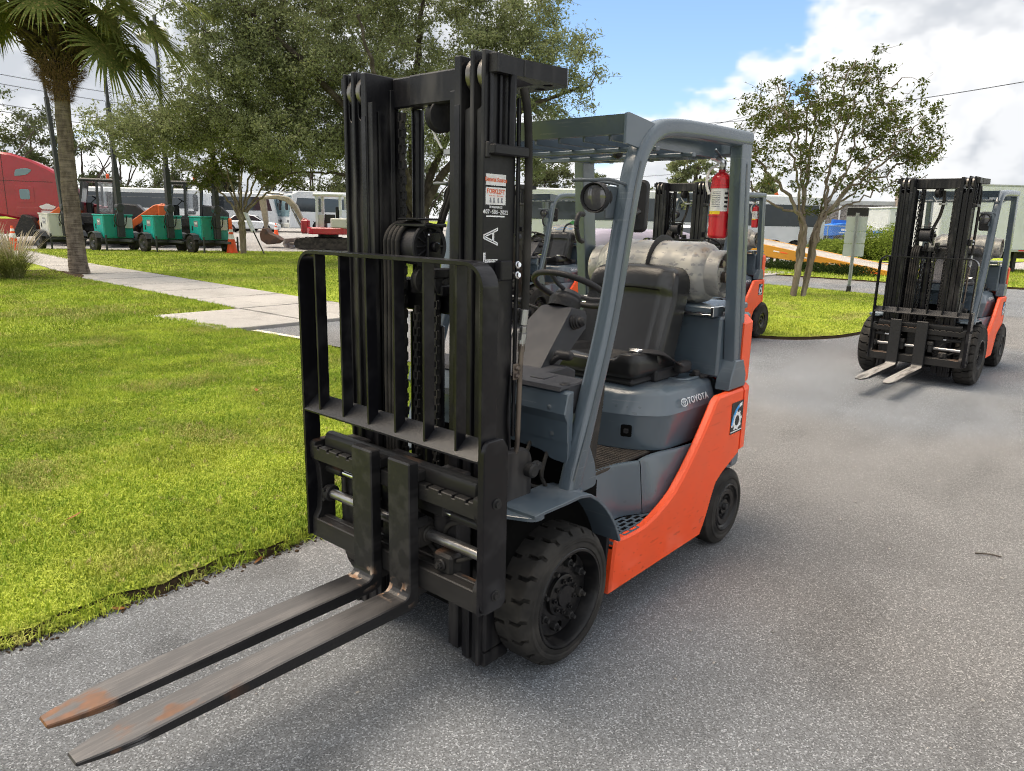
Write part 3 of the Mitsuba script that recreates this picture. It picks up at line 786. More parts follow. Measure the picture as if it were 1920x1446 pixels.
def riser(bot, top, t=.012):
    b = spline(bot, 5); c = spline(top, 5)
    n = np.array([0, -t, 0])
    mid = (b*.12+c*.88)
    rings = np.stack([b, b*.5+c*.5, c*.94+b*.06, c+[0, -.004, .004], c+[0, -.02, .004], c+[0, -.03, -.02], b+[0, -.03, 0]], 0)
    m, k = rings.shape[:2]; v = rings.reshape(-1, 3); i, j = np.meshgrid(np.arange(m-1), np.arange(k-1), indexing='ij')
    q = np.stack([i*k+j, i*k+j+1, (i+1)*k+j+1, (i+1)*k+j], -1).reshape(-1, 4)
    return tri(v, np.vstack([q[:, [0, 1, 2]], q[:, [0, 2, 3]]]))
both('step_side', lambda: riser([(-.31, .40, .362), (-.40, .372, .362), (-.50, .361, .362), (-.59, .362, .362), (-.65, .386, .362), (-.697, .414, .362)],
                                [(-.20, .388, .600), (-.33, .340, .600), (-.44, .328, .600), (-.55, .332, .600), (-.63, .357, .600), (-.697, .388, .600)]), 'slate', 40)
both('step_side_rear', lambda: riser([(-.701, .415, .362), (-.78, .452, .362), (-.90, .462, .362), (-1.02, .466, .42), (-1.14, .466, .55)],
                                     [(-.701, .390, .600), (-.78, .386, .602), (-.86, .396, .604), (-.98, .428, .606), (-1.14, .462, .610)]), 'slate', 40)
both('pillar_foot', lambda: prism(rounded([(-.09, .650), (-.20, .60), (-.305, .604), (-.290, .70), (-.245, .79), (-.20, .84), (-.155, .84)], .03, 4), 'xz', .385, .425, .006), 'slate')
P('firewall', box(-.145, -.125, -.40, .40, .40, .93, .004), 'hollow')
P('floor_mat', cat(box(-.98, -.15, -.33, .33, .585, .602, .004), *[box(-.97+.022*i, -.959+.022*i, -.325, .325, .602, .606, .0015) for i in range(37)]), mat('mat_rubber', worn((0.045, 0.038, 0.032), (0.085, 0.070, 0.058), 9), 0.8, two=True), False)
hood_half = [(-.745, 0), (-.752, .10), (-.775, .20), (-.812, .29), (-.872, .366), (-.912, .392), (-.955, .402), (-1.10, .412), (-1.30, .418), (-1.47, .418)]
def hood_ring(z, off, taper=0.0):
    pl = np.array(hood_half + [(x, -y) for x, y in hood_half[:0:-1]])
    pl = inset(pl, off)
    return lift(pl, 'xy', z)
hood = loft([hood_ring(.603, .022), hood_ring(.608, .014), hood_ring(.70, .008), hood_ring(.768, .002), hood_ring(.776, .0), hood_ring(.784, .003), hood_ring(.858, .034), hood_ring(.868, .040), hood_ring(.886, .060), hood_ring(.893, .080), hood_ring(.896, .105)])
P('hood', hood, 'slate', 24)
P('hood__seal', loft([hood_ring(.594, .030), hood_ring(.606, .030)]), 'plastic_black', 30)
P('hood__deck_rib', sweep(np.column_stack([rounded([(-1.16, .335), (-1.42, .345), (-1.43, -.345), (-1.16, -.335)], .06, 6), np.full(24, .897)]), circ(.008, 8), closed=True), 'slate', 40)
# hand hole in the hood's front face
hh = np.array([-.803, .244, .698]); hr = np.array([-.38, .925, 0]); hr /= np.linalg.norm(hr)
def hoodplate(w, h, r, t, off):
    pl = rounded([(-w, -h), (w, -h), (w, h), (-w, h)], r, 5)
    nn = np.array([hr[1], -hr[0], 0])
    a = hh + pl[:, :1]*hr + pl[:, 1:]*np.array([0, 0, 1.0]) + nn*off
    return loft([a, a+nn*t])
P('hood__handle_frame', hoodplate(.034, .037, .014, .008, -.004), 'slate', 30)
P('hood__handle_hole', hoodplate(.026, .029, .010, .003, .0035), 'hollow', 30)
P('hood__latch', hoodplate(.011, .010, .003, .012, .004), 'plastic_black', 30)
# badge on the hood's side
def on_side(origin, m, squeeze=1.0):
    return place_text(m, origin, (-1, .030, 0), (0, -.40, 1), squeeze)
bx, bz = -1.02, .800
P('hood__maker_name', on_side((-1.085, .4075, .806), text('TOYOTA', .030, .0015, True), 1.15), 'silver_badge', False)
def ell(rx, ry, w, cx=0, cy=0):
    e = affinity.translate(affinity.scale(Point(0, 0).buffer(1, 24), rx, ry), cx, cy)
    return e.difference(affinity.translate(affinity.scale(Point(0, 0).buffer(1, 24), rx-w, ry-w), cx, cy))
emb = unary_union([ell(.030, .0205, .0035), ell(.010, .0205, .003), ell(.022, .0085, .003, 0, .0085)])
em = cat(*[trimesh.creation.extrude_polygon(g, .0015, engine='earcut') for g in getattr(emb, 'geoms', [emb])])
P('hood__emblem', on_side((-1.045, .4065, .820), em), 'silver_badge', False)
# decal on the side panel: gear ring with blue arc
DX, DZ = -1.447, .690
P('side_panel__decal', box(DX-.068, DX+.068, .5005, .5025, DZ-.082, DZ+.082, 0), 'ink_black', False)
gear = Point(.002, -.018).buffer(.044, 24)
for k in range(8):
    a = 2*PI*k/8+.2
    gear = gear.union(Point(.002+.047*math.cos(a), -.018+.047*math.sin(a)).buffer(.0085, 8))
gear = gear.difference(affinity.translate(affinity.scale(Point(0, 0).buffer(1, 24), .026, .028), .002, -.018)).intersection(sbox(-.062, -.064, .066, .08))
def flat_on_side(shape, depth, x, z, y):
    ms = [trimesh.creation.extrude_polygon(g, depth, engine='earcut') for g in getattr(shape, 'geoms', [shape])]
    return place_text(cat(*ms), (x, y, z), (-1, 0, 0), (0, 0, 1))
P('side_panel__gear_mark', flat_on_side(gear, .001, DX, DZ, .5027), 'ink_white', False)
arc = Point(.055, -.045).buffer(.118, 48).difference(Point(.055, -.045).buffer(.100, 48)).intersection(sbox(-.066, -.045, .05, .08))
P('side_panel__blue_arc', flat_on_side(arc.intersection(sbox(-.066, -.035, .018, .08)), .001, DX, DZ, .5027), 'ink_blue', False)
P('side_panel__white_arc', flat_on_side(arc.difference(sbox(-.066, -.035, .018, .08)).union(sbox(-.066, -.074, .064, -.069)), .001, DX, DZ, .5027), 'ink_white', False)
# cowl and dash
cowl = [(-.085, 1.030), (-.068, 1.022), (-.050, .950), (-.072, .915), (-.076, .835), (-.105, .835), (-.105, 1.030)]
P('cowl', prism(np.array(cowl), 'xz', -.436, .436, .004), 'slate', 25)
P('cowl__apron', prism(rounded([(-.436, .850), (.436, .850), (.436, .752), (.35, .755), (.315, .780), (.12, .790), (-.12, .790), (-.315, .780), (-.35, .755), (-.436, .752)], .02, 3), 'yz', -.1, -.080, .003), 'slate', 25)
for yy in (-.36, .36):
    for zz in (.86, .965):
        P('cowl__screw', lathe([(0, .011), (.004, .008), (.005, 0)], (-.077 if zz < .9 else -.055, yy, zz), (1, 0, 0), 14), 'slate_matte', 40)
P('dash', cat(prism([(-.062, 1.0305), (-.07, 1.046), (-.24, 1.049), (-.27, 1.03), (-.25, .93), (-.11, .93), (-.11, 1.0305)], 'xz', -.405, .405, .006), prism([(-.20, .94), (-.20, 1.048), (-.38, 1.055), (-.44, 1.03), (-.44, .94)], 'xz', -.20, .20, .006)), 'dash_grey', 25)
P('dash__plug', cat(*[lathe([(0, .022), (.004, .018), (.004, .010), (-.004, 0)], (-.12, y, 1.0475), (0, 0, 1), 16) for y in (.12, .38, -.3)]), 'plastic_black', 40)
P('dash__lid', box(-.22, -.13, .20, .27, 1.046, 1.0515, .002), 'dash_grey', 25)
both('kick_trim', lambda: prism([(-.225, .62), (-.31, .61), (-.365, .93), (-.372, 1.005), (-.345, 1.035), (-.30, 1.03)], 'xz', .365, .400, .008), mat('trim_rubber', worn((0.028, 0.025, 0.022), (0.05, 0.045, 0.04), 9), .8, two=True))
# steering column
col = loft([[(-.27, -.135, 1.04), (-.27, .135, 1.04), (-.42, .12, 1.04), (-.42, -.12, 1.04)],
            [(-.36, -.12, 1.12), (-.36, .12, 1.12), (-.50, .115, 1.09), (-.50, -.115, 1.09)],
            [(-.50, -.095, 1.235), (-.50, .095, 1.235), (-.64, .10, 1.18), (-.64, -.10, 1.18)],
            [(-.545, -.085, 1.272), (-.545, .085, 1.272), (-.66, .09, 1.235), (-.66, -.09, 1.235)],
            [(-.56, -.075, 1.278), (-.56, .075, 1.278), (-.66, .08, 1.255), (-.66, -.08, 1.255)]])
P('steering_column', col, 'dash_grey', 28)
P('steering_column__shroud', lathe([(0, .07), (.035, .074), (.05, .066), (.062, .05), (.062, 0)], (-.60, 0, 1.262), (-.42, 0, .9), 28), 'plastic_black', 40)
sc = np.array([-.655, 0, 1.345]); sa = np.array([-.48, 0, .88]); sa /= np.linalg.norm(sa)
s1, s2, _ = axis_frame(sa)
ring = np.array([sc + .178*(math.cos(a)*s1+math.sin(a)*s2) for a in np.arange(48)*2*PI/48])
P('steering_wheel', sweep(ring, circ(.0135, 10), sa, closed=True), 'plastic_black', 40)
P('steering_wheel__hub', cat(lathe([(-.05, .05), (-.018, .062), (.0, .052), (.006, .03), (.006, 0)], sc-.015*sa, sa, 28)), 'dash_grey', 40)
for k in range(3):
    a = 2*PI*k/3+.5
    d_ = math.cos(a)*s1+math.sin(a)*s2
    P('steering_wheel__spoke', tube([sc-.02*sa+d_*.04, sc-.018*sa+d_*.10, sc+d_*.172], .010, 8, sa), 'dash_grey', 40)
def lever(name, pts, r, kr, kmat='plastic_black'):
    P(name, tube(spline(pts, 5), r, 8), 'plastic_black', 40)
    P(name+'__knob', softbox(*[v for i in range(3) for v in (pts[-1][i]-kr[i], pts[-1][i]+kr[i])], min(kr)*.95, 6), kmat, 50)
lever('gear_lever', [(-.56, -.06, 1.25), (-.55, -.14, 1.265), (-.54, -.21, 1.285)], .007, (.016, .024, .014))
P('horn_boot', lathe([(0, .032), (.008, .034), (.012, .028), (.020, .032), (.024, .025), (.032, .029), (.036, .022), (.046, .022), (.06, .012), (.06, 0)], (-.55, .095, 1.215), (-.1, 1, .15), 20), 'plastic_black', 30)
lever('parking_lever', [(-.36, .125, 1.06), (-.36, .16, 1.09), (-.375, .18, 1.10)], .012, (.022, .045, .020))
lever('lift_lever', [(-.48, -.16, 1.05), (-.53, -.16, 1.17), (-.55, -.16, 1.23)], .006, (.013, .013, .018))
lever('tilt_lever', [(-.48, -.22, 1.05), (-.53, -.22, 1.17), (-.55, -.22, 1.23)], .006, (.013, .013, .018))

# --- seat
def cush(u, p):
    q = p.copy()
    edge = np.clip(1-np.abs(u[:, 1])**4, 0, 1)
    top = u[:, 2] > .5
    q[:, 2] += np.where(u[:, 2] > 0, .022*(np.abs(u[:, 1]) > .62)*(u[:, 2]) - .012*(1-u[:, 1]**2)*u[:, 2], 0)
    q[:, 2] += .018*np.where(u[:, 2] > 0, np.clip(u[:, 0], 0, 1)**2, 0)
    q[:, 0] += .02*(u[:, 0] > .6)*(1-u[:, 1]**2)
    return q
P('seat__cushion', softbox(-1.24, -.835, -.255, .255, .925, 1.025, .045, 18, cush), 'vinyl', 60)
P('seat__pan', cat(box(-1.24, -.85, -.235, .235, .896, .930, .015), box(-1.26, -1.02, -.262, .262, .896, .955, .01)), 'plastic_black', 30)
def backw(u, p):
    q = p.copy()
    h = (p[:, 2]-.95)/.5
    q[:, 0] += -.17*h - .0
    bol = np.clip((np.abs(u[:, 1])-.55)/.45, 0, 1)
    q[:, 0] += np.where(u[:, 0] > 0, .085*bol*np.clip(1.15-.55*h, .25, 1), 0)
    q[:, 0] += np.where(u[:, 0] > 0, .022*sstep(.68, .80, h), 0)
    q[:, 1] *= 1-.10*np.clip(h-.75, 0, 1)*2
    q[:, 2] -= .03*np.clip(h-.5, 0, 1)*u[:, 1]**2
    return q
P('seat__backrest', softbox(-1.205, -1.085, -.262, .262, .955, 1.445, .05, 22, backw), 'vinyl', 60)
P('seat__back_seam', tube([(-1.198, -.16, 1.325), (-1.196, 0, 1.332), (-1.198, .16, 1.325)], .004, 6), 'hollow', 40)
P('seat__belt', sweep(spline([(-1.20, .30, .96), (-1.14, .305, .985), (-1.05, .285, 1.035), (-.99, .24, 1.050), (-.95, .19, 1.05)], 5), [(-.024, -.002), (.024, -.002), (.024, .002), (-.024, .002)], (0, .35, 1)), 'plastic_black', 30)
P('seat__belt_reel', softbox(-1.27, -1.16, .268, .325, .925, .985, .022, 8), 'plastic_black', 50)
P('seat__buckle', cat(box(-.955, -.915, .165, .215, 1.048, 1.058, .003), *[box(-.955+.014*i, -.949+.014*i, .163, .217, 1.058, 1.062, .001) for i in range(3)]), 'chrome', 30)

# --- overhead guard
def oval(rx, rz, n=18):
    a = np.arange(n)*2*PI/n
    return np.stack([np.sign(np.cos(a))*np.abs(np.cos(a))**.62*rx, np.sign(np.sin(a))*np.abs(np.sin(a))**.62*rz], 1)
def guard_leg():
    path = spline([(-.078, .445, .640), (-.184, .445, .965), (-.288, .445, 1.282), (-.353, .445, 1.583), (-.392, .445, 1.765), (-.425, .445, 1.872), (-.475, .445, 1.945), (-.545, .445, 1.992), (-.64, .445, 2.015), (-.86, .445, 2.030), (-1.395, .445, 2.042)], 5)
    return sweep(path, oval(.037, .0375, 28), (0, 1, 0))
both('guard_front_leg', guard_leg, 'slate', 50)
both('guard_front_leg__groove', lambda: sweep(spline([(-.060, .4825, .70), (-.165, .4825, .965), (-.270, .4825, 1.282), (-.335, .4825, 1.583), (-.374, .4825, 1.765), (-.405, .4825, 1.872)], 4), [(-.004, -.0015), (.004, -.0015), (.004, .0015), (-.004, .0015)], (0, 1, 0)), 'slate_matte', 40)
both('guard_leg_collar', lambda: lathe([(0, .036), (0, .055), (.008, .052), (.014, .040)], (-.080, .445, .651), (0, 0, 1), 24), 'slate', 30)
def rear_post():
    top, bot = 2.065, .845
    def ring(x, z, dx=.112, y0=.418, y1=.478):
        pl = rounded([(x, y0), (x, y1), (x-dx, y1), (x-dx, y0)], .010, 3)
        return lift(pl, 'xy', z)
    return loft([ring(-1.425, bot), ring(-1.41, .96), ring(-1.318, 1.70), ring(-1.292, 1.95), ring(-1.292, top)])
both('guard_rear_post', rear_post, 'slate', 30)
both('guard_rear_post__flute', lambda: loft([lift(np.array([(-1.460, .4795), (-1.476, .4795), (-1.476, .474), (-1.460, .474)]), 'xy', .98), lift(np.array([(-1.345, .4795), (-1.361, .4795), (-1.361, .474), (-1.345, .474)]), 'xy', 1.93)]), 'slate_matte', 30)
both('guard_post_base', lambda: prism([(-1.36, .838), (-1.545, .838), (-1.545, .90), (-1.50, .985), (-1.41, .985), (-1.37, .90)], 'xz', .405, .4885, .006), 'slate', 30)
P('roof_front_beam', cat(prism([(-.322, 2.034), (-.345, 1.968), (-.375, 1.968), (-.375, 2.034)], 'xz', -.47, .455, .004), prism([(-.318, 1.93), (-.318, 2.036), (-.335, 2.040), (-.52, 2.020), (-.52, 1.99), (-.42, 1.92)], 'xz', .455, .467, .002)), 'slate', 28)
P('roof_rear_beam', cat(box(-1.40, -1.30, -.42, .42, 1.965, 2.055, .008), box(-1.325, -1.255, -.36, .36, 1.955, 1.985, .01)), 'slate', 28)
for i in range(7):
    y = -.36+.12*i
    P('roof_bar', box(-1.31, -.37, y-.006, y+.006, 1.950, 2.018, .002), 'slate', 28)
for x in (-.64, -.95):
    P('roof_cross_bar', box(x-.015, x+.015, -.415, .415, 1.932, 1.950, .003), 'slate', 28)
P('roof_lamp', cat(lathe([(0, .024), (.02, .022), (.03, .01), (.03, 0)], (-.80, .12, 1.955), (0, 0, -1), 16)), 'plastic_black', 40)

# --- work lights, mirror, grip
def work_light(s):
    f = (lambda m: m) if s > 0 else mirror_y
    c = np.array([-.275, .372, 1.737]); d = np.array([1, .10, -.08]); d /= np.linalg.norm(d)
    P('work_light', f(lathe([(.0, .0), (-.002, .047), (.014, .052), (.016, .055), (-.012, .057), (-.03, .050), (-.075, .040), (-.09, .025), (-.09, 0)], c, d, 28)), 'plastic_black', 35)
    P('work_light__lens', f(lathe([(.004, .046), (.010, .030), (.012, 0)], c, d, 24)), 'lamp_glass', 50)
    for k in range(5):
        P('work_light__fin', f(lathe([(-.03-.011*k, .05-.003*k), (-.033-.011*k, .054-.003*k), (-.036-.011*k, .05-.003*k)], c, d, 20)), 'plastic_black', 35)
    P('work_light__bracket', f(cat(tube(spline([(-.19, .33, 1.795), (-.25, .315, 1.802), (-.33, .335, 1.80), (-.375, .42, 1.785), (-.385, .445, 1.76)], 5), .006, 8), tube(spline([(-.19, .33, 1.795), (-.19, .41, 1.795), (-.26, .44, 1.80), (-.38, .45, 1.785)], 5), .006, 8), box(-.395, -.29, .405, .415, 1.66, 1.78, .003), box(-.36, -.285, .36, .412, 1.69, 1.70, .003))), 'slate_matte', 35)
work_light(1); work_light(-1)
mir = rounded([(-.068, -.105), (.068, -.105), (.068, .105), (-.068, .105)], .03, 6)
mc = np.array([-.60, .332, 1.715]); mn = np.array([.93, .30, .05]); mn /= np.linalg.norm(mn); mr_ = np.array([-.30, .93, 0]); mr_ /= np.linalg.norm(mr_); mu = np.cross(mn, mr_)
mpts = lambda k, o: mc + mir[:, :1]*k*mr_ + mir[:, 1:]*k*mu + mn*o
P('mirror', loft([mpts(.90, .022), mpts(.98, .014), mpts(1, 0), mpts(1, -.010), mpts(.96, -.014)]), 'plastic_black', 35)
P('mirror__stem', cat(tube([mc+mn*.01, (-.50, .43, 1.69), (-.41, .445, 1.68)], .008, 8), lathe([(0, .02), (.02, .018), (.03, 0)], mc+mn*.018, mn, 14)), 'plastic_black', 40)
P('assist_grip', tube(spline([(-1.29, -.40, 1.69), (-1.24, -.395, 1.685), (-1.215, -.39, 1.63), (-1.24, -.39, 1.56), (-1.29, -.40, 1.545)], 6), .014, 10), 'plastic_black', 45)
# --- tank shelf
P('tank_shelf', cat(box(-1.72, -1.36, -.415, .415, .893, 1.20, .012), box(-1.70, -1.30, -.39, .40, 1.222, 1.252, .006), box(-1.6, -1.4, -.1, .1, 1.19, 1.23, .004)), 'slate', 28)
P('tank_shelf__rail', cat(box(-1.305, -1.298, -.39, .40, 1.205, 1.216, .002), box(-1.40, -1.29, .385, .402, 1.205, 1.255, .003)), 'chrome', 28)
P('tank_shelf__hinge', cat(cyl((-1.30, .33, .905), (-1.30, .33, .93), .02, 14, .004), box(-1.37, -1.30, .29, .37, .895, .905, .002)), 'plastic_black', 28)
# ------------------------------------------------------------------ mast of the forklift
MZ0, MZ1 = .05, 2.152
def channel(name, y0, y1, fy0, fx, z0, z1, s, notch=True):
    """A mast rail: web, front and rear flanges; the front flange is cut away at the top for a roller."""
    f = (lambda m: m) if s > 0 else mirror_y
    ms = [box(.165, .318, y0, y1, z0, z1, .003),
          prism(rounded([(fy0, z0), (y0+.001, z0), (y0+.001, z1-.001), (y0-.004, z1-.01), (y0-.004, z1-.155), (y0-.02, z1-.168), (fy0, z1-.168)], .012, 3) if notch else [(fy0, z0), (y0+.001, z0), (y0+.001, z1-.1), (fy0, z1-.1)], 'yz', fx-.020, fx, .002),
          box(.167, .186, fy0, y0+.001, z0, z1-.12, .002)]
    P(name, f(cat(*ms)), 'paint_black', 25)
for s in (1, -1):
    channel('mast_outer_rail', .340, .356, .311, .306, MZ0, MZ1, s)
    channel('mast_middle_rail', .291, .308, .256, .303, MZ0+.012, MZ1+.004, s)
    channel('mast_inner_rail', .222, .252, .196, .312, MZ0+.03, MZ1-.006, s, notch=False)
    f = (lambda m: m) if s > 0 else mirror_y
    for yy in (.328, .276):
        P('mast_roller', f(lathe([(-.011, .02), (-.011, .050), (-.008, .053), (.008, .053), (.011, .050), (.011, .02)], (.262, yy, 2.088), (0, 1, 0), 32)), 'roller_steel', 40)
    P('mast_inner_rail__rib', f(cat(box(.195, .215, .210, .2225, .1, 2.10, .002), box(.255, .268, .214, .2225, .1, 2.02, .002))), 'paint_black', 25)
    P('mast_foot', f(cat(box(.08, .30, .300, .372, .10, .32, .01), box(.17, .30, .255, .372, MZ0-.004, .10, .004))), 'paint_black', 25)
    P('mast_wear_plate', f(box(.318, .3205, .225, .249, .3, 2.0, .001)), 'paint_black_gloss', 25)
P('mast_tie_bar', cat(box(.135, .198, -.222, .222, 2.036, 2.142, .006), prism([(-.12, 2.036), (.222, 2.036), (.222, 2.142), (-.12, 2.142)], 'yz', .190, .206, .006)), 'paint_black', 25)
P('mast_tie_bar_low', box(.10, .165, -.30, .30, 1.30, 1.42, .006), 'paint_black', 25)
P('mast_tie_bar_low', box(.10, .165, -.30, .30, .24, .36, .006), 'paint_black', 25)
for s in (1, -1):
    P('side_lift_cylinder', cat(cyl((.128, s*.160, .20), (.128, s*.160, 1.29), .034, 20, .003), cyl((.128, s*.160, 1.29), (.128, s*.160, 2.035), .0235, 16)), 'paint_black_gloss', 40)
arch_o = [(.300, .362), (.300, .388), (.176, .392), (-.010, .422), (-.045, .40), (-.055, .30), (-.055, -.30), (-.045, -.40), (-.010, -.422), (.176, -.392), (.300, -.388), (.300, -.362), (.165, -.362), (.055, -.335), (.045, -.26), (.045, .26), (.055, .335), (.165, .362)]
hole = Polygon(arch_o)
for x, y in ((.02, .365), (-.02, .30)):
    hole = hole.difference(Point(x, y).buffer(.018, 10))
P('mast_arch', solid(hole, 'xy', 2.088, 2.140), 'paint_black', 25)
P('mast_arch__weld', cat(box(.168, .178, .384, .3945, 2.088, 2.140, .002), box(.290, .302, .356, .391, 2.086, 2.142, .002)), 'carriage_black', 25)
P('mast_bracket', cat(box(.145, .312, .356, .398, 1.846, 1.877, .004), box(.30, .316, .356, .372, 1.835, 1.885, .004)), 'paint_black', 25)
P('mast_bracket__stay', cat(cyl((.215, .378, 1.877), (.215, .378, 2.088), .013, 14), box(.285, .30, .3565, .364, 1.88, 2.088, .002), box(.245, .256, .3565, .366, 1.88, 2.088, .002)), 'paint_black_gloss', 30)
P('hose_clamp_box', box(.205, .262, .356, .388, 1.452, 1.517, .004), 'paint_black', 25)
for zz in (1.468, 1.502):
    P('hose_clamp_box__bolt', lathe([(0, .0125), (.006, .0125), (.007, .009), (.013, .008), (.013, 0)], (.180, .383, zz), (0, 1, .1), 10), 'chrome', 30)
P('lift_hose', tube(spline([(.155, .375, 2.06), (.140, .381, 1.98), (.132, .383, 1.84), (.128, .383, 1.60), (.130, .383, 1.45), (.133, .383, 1.345)], 6), .0135, 10), 'rubber', 40)
P('lift_hose__fitting', cat(cyl((.133, .383, 1.350), (.138, .383, 1.295), .0145, 14, .002), cyl((.138, .383, 1.290), (.140, .383, 1.270), .0125, 6), cyl((.140, .383, 1.268), (.1425, .383, 1.245), .0155, 6), cyl((.1425, .383, 1.245), (.145, .383, 1.225), .0125, 12)), 'steel', 30)
P('lift_pipe', tube(spline([(.145, .383, 1.225), (.150, .383, 1.13), (.152, .382, .98), (.152, .380, .885), (.150, .372, .842), (.158, .352, .822)], 6), .0095, 10), 'pipe_bronze', 45)
P('lift_pipe__clamp', cat(box(.135, .185, .378, .384, 1.108, 1.165, .002), *[lathe([(0, .010), (.006, .010), (.012, .006), (.012, 0)], (.170, .384, z), (0, 1, 0), 6) for z in (1.122, 1.150)]), 'pipe_bronze', 30)
P('lift_pipe__union', cyl((.145, .383, 1.232), (.146, .383, 1.205), .0135, 6), 'pipe_bronze', 30)
P('return_line', cat(tube([(.162, .362, 2.03), (.158, .364, 1.50), (.160, .364, .90)], .007, 8), tube(spline([(.175, .362, 1.12), (.185, .366, .98), (.178, .366, .85), (.165, .36, .80)], 5), .006, 8)), 'paint_black_gloss', 40)
# lift chains
def chain(name, x, y, z0, z1, w=.026, pitch=.0275):
    ms = []
    n = int((z1-z0)/pitch)
    for i in range(n):
        z = z0+i*pitch
        if i % 2 == 0:
            ms += [box(x-.009, x+.009, y-w/2, y-w/2+.006, z-.002, z+pitch*1.05, .0), box(x-.009, x+.009, y+w/2-.006, y+w/2, z-.002, z+pitch*1.05, .0)]
        else:
            ms.append(box(x-.009, x+.009, y-w/2+.007, y+w/2-.007, z-.002, z+pitch*1.05, .0))
        ms.append(cyl((x, y-w/2-.003, z), (x, y+w/2+.003, z), .0045, 6))
    P(name, cat(*ms), 'dark_iron', False)
chain('lift_chain', .20, -.165, .45, 2.03)
chain('lift_chain', .20, .165, .45, 2.03)
chain('lift_chain', .235, -.052, .45, 1.34)
chain('lift_chain', .235, .052, .45, 1.40)
P('free_lift_cylinder', cat(cyl((.20, 0, .30), (.20, 0, 1.26), .042, 24, .004), cyl((.20, 0, 1.26), (.20, 0, 1.38), .028, 20, .002)), 'paint_black_gloss', 35)
P('crosshead', cat(box(.165, .24, -.085, .085, 1.375, 1.415, .005), box(.19, .275, .055, .085, 1.44, 1.475, .004)), 'paint_black', 25)
for yy in (-.052, .052):
    P('chain_sheave', lathe([(-.012, .012), (-.014, .047), (-.010, .050), (-.006, .043), (.006, .043), (.010, .050), (.014, .047), (.014, .015), (.02, .012), (.02, 0)], (.215, yy+.01, 1.425), (0, 1, 0), 28), 'dark_iron', 30)
# hose pulley with four hoses
pc = np.array([.215, -.06, 1.548])
P('hose_pulley', lathe([(-.055, .010), (-.055, .062), (-.05, .068), (.048, .068), (.05, .082), (.056, .084), (.06, .080), (.058, .066), (.050, .06), (.050, .022), (.066, .018), (.066, 0)], pc, (0, 1, 0), 40), 'plastic_black', 30)
for k in range(12):
    a = 2*PI*k/12
    e = np.array([math.cos(a), 0, math.sin(a)])
    P('hose_pulley__spoke', box(-.003, .003, .052, .060, .02, .064, .001).apply_transform(np.array(trimesh.transformations.rotation_matrix(a, [0, 1, 0]))).apply_translation(pc), 'plastic_black', 30)
P('hose_pulley__bracket', cat(box(.185, .25, .012, .026, 1.44, 1.60, .004), box(.16, .27, -.13, .03, 1.617, 1.629, .003), box(.165, .275, -.11, .01, 1.640, 1.648, .003), cyl((.22, .026, 1.548), (.22, .042, 1.548), .018, 14, .004)), 'paint_black_gloss', 30)
P('hose_pulley__bolt', lathe([(0, .009), (.006, .009), (.006, .005), (.012, .005), (.012, 0)], (.245, .026, 1.590), (.3, 1, 0), 8), 'chrome', 30)
for k in range(4):
    y = -.155+.022*k+.0
    th = np.linspace(0, PI, 14)
    pts = [(.29+.004*k, y-.004, .72), (.296, y-.002, 1.05), (.293, y, 1.40)] + [(pc[0]+.080*math.cos(t), y, pc[2]+.082*math.sin(t)) for t in th] + [(.135, y, 1.35), (.135, y, .9), (.15, y, .5)]
    P('carriage_hose', tube(spline(pts, 3), .0095, 8), 'rubber', 45)
# hoses at the upper sheave
P('top_sheave', lathe([(-.02, .012), (-.022, .052), (-.018, .056), (-.010, .046), (.010, .046), (.018, .056), (.022, .052), (.02, 0)], (.16, .0, 2.000), (.35, 1, 0), 28), 'dark_iron', 30)
for k in (0, 1):
    P('upper_hose', tube(spline([(.145+.012*k, .035+.017*k, 2.02), (.14, .040+.017*k, 1.93), (.138, .038+.017*k, 1.86), (.14, .020+.017*k, 1.75), (.15, -.010+.017*k, 1.66), (.16, -.03+.017*k, 1.58)], 5), .0085, 8), 'rubber', 45)
P('upper_hose__clamp', cat(box(.115, .16, .008, .082, 1.868, 1.890, .003), lathe([(0, .007), (.006, .007), (.006, 0)], (.160, .06, 1.879), (1, .2, 0), 8)), 'steel', 30)
P('upper_hose__tie', tube([(.15, -.06, 1.962), (.15, -.025, 1.915), (.148, -.01, 1.893)], .0045, 6), 'label_white', 30)
# writing on the mast's side (y = .356)
YS = .3568
def mast_text(s, h, x, z, m, bold=True, sq=1.0, center=True, d=.0008):
    P('mast_sticker__writing', place_text(text(s, h, d, bold), (x, YS+.0012, z), (-1, 0, -.02), (0, 0, 1), sq, center), m, False)
P('mast_sticker__sheet', cat(box(.214, .309, YS, YS+.001, 1.754, 1.789, 0), box(.214, .309, YS, YS+.001, 1.694, 1.748, 0)), 'label_white', False)
XC = .2615
mast_text('General Source', .0125, XC, 1.7655, 'ink_orange', sq=.83)
mast_text('FORKLIFT', .0140, XC, 1.7285, 'ink_orange', sq=.92)
for k, x in enumerate((.287, .270, .250, .233)):
    P('mast_sticker__pictogram', cat(box(x-.004, x+.004, YS+.001, YS+.002, 1.700, 1.706, 0), box(x-.002, x+.0035, YS+.001, YS+.002, 1.706, 1.716, 0)), 'ink_grey', False)
    P('mast_sticker__pictogram', box(x-.006, x+.006, YS+.001, YS+.002, 1.7205, 1.7225, 0), 'ink_orange', False)
mast_text('24 HOUR SERVICE', .0062, XC, 1.6835, 'ink_white', sq=.82)
mast_text('407-506-2021', .0125, XC, 1.6655, 'ink_white', sq=.90)
P('mast_sticker__web_line', box(.217, .306, YS, YS+.001, 1.6555, 1.6600, 0), 'ink_white', False)
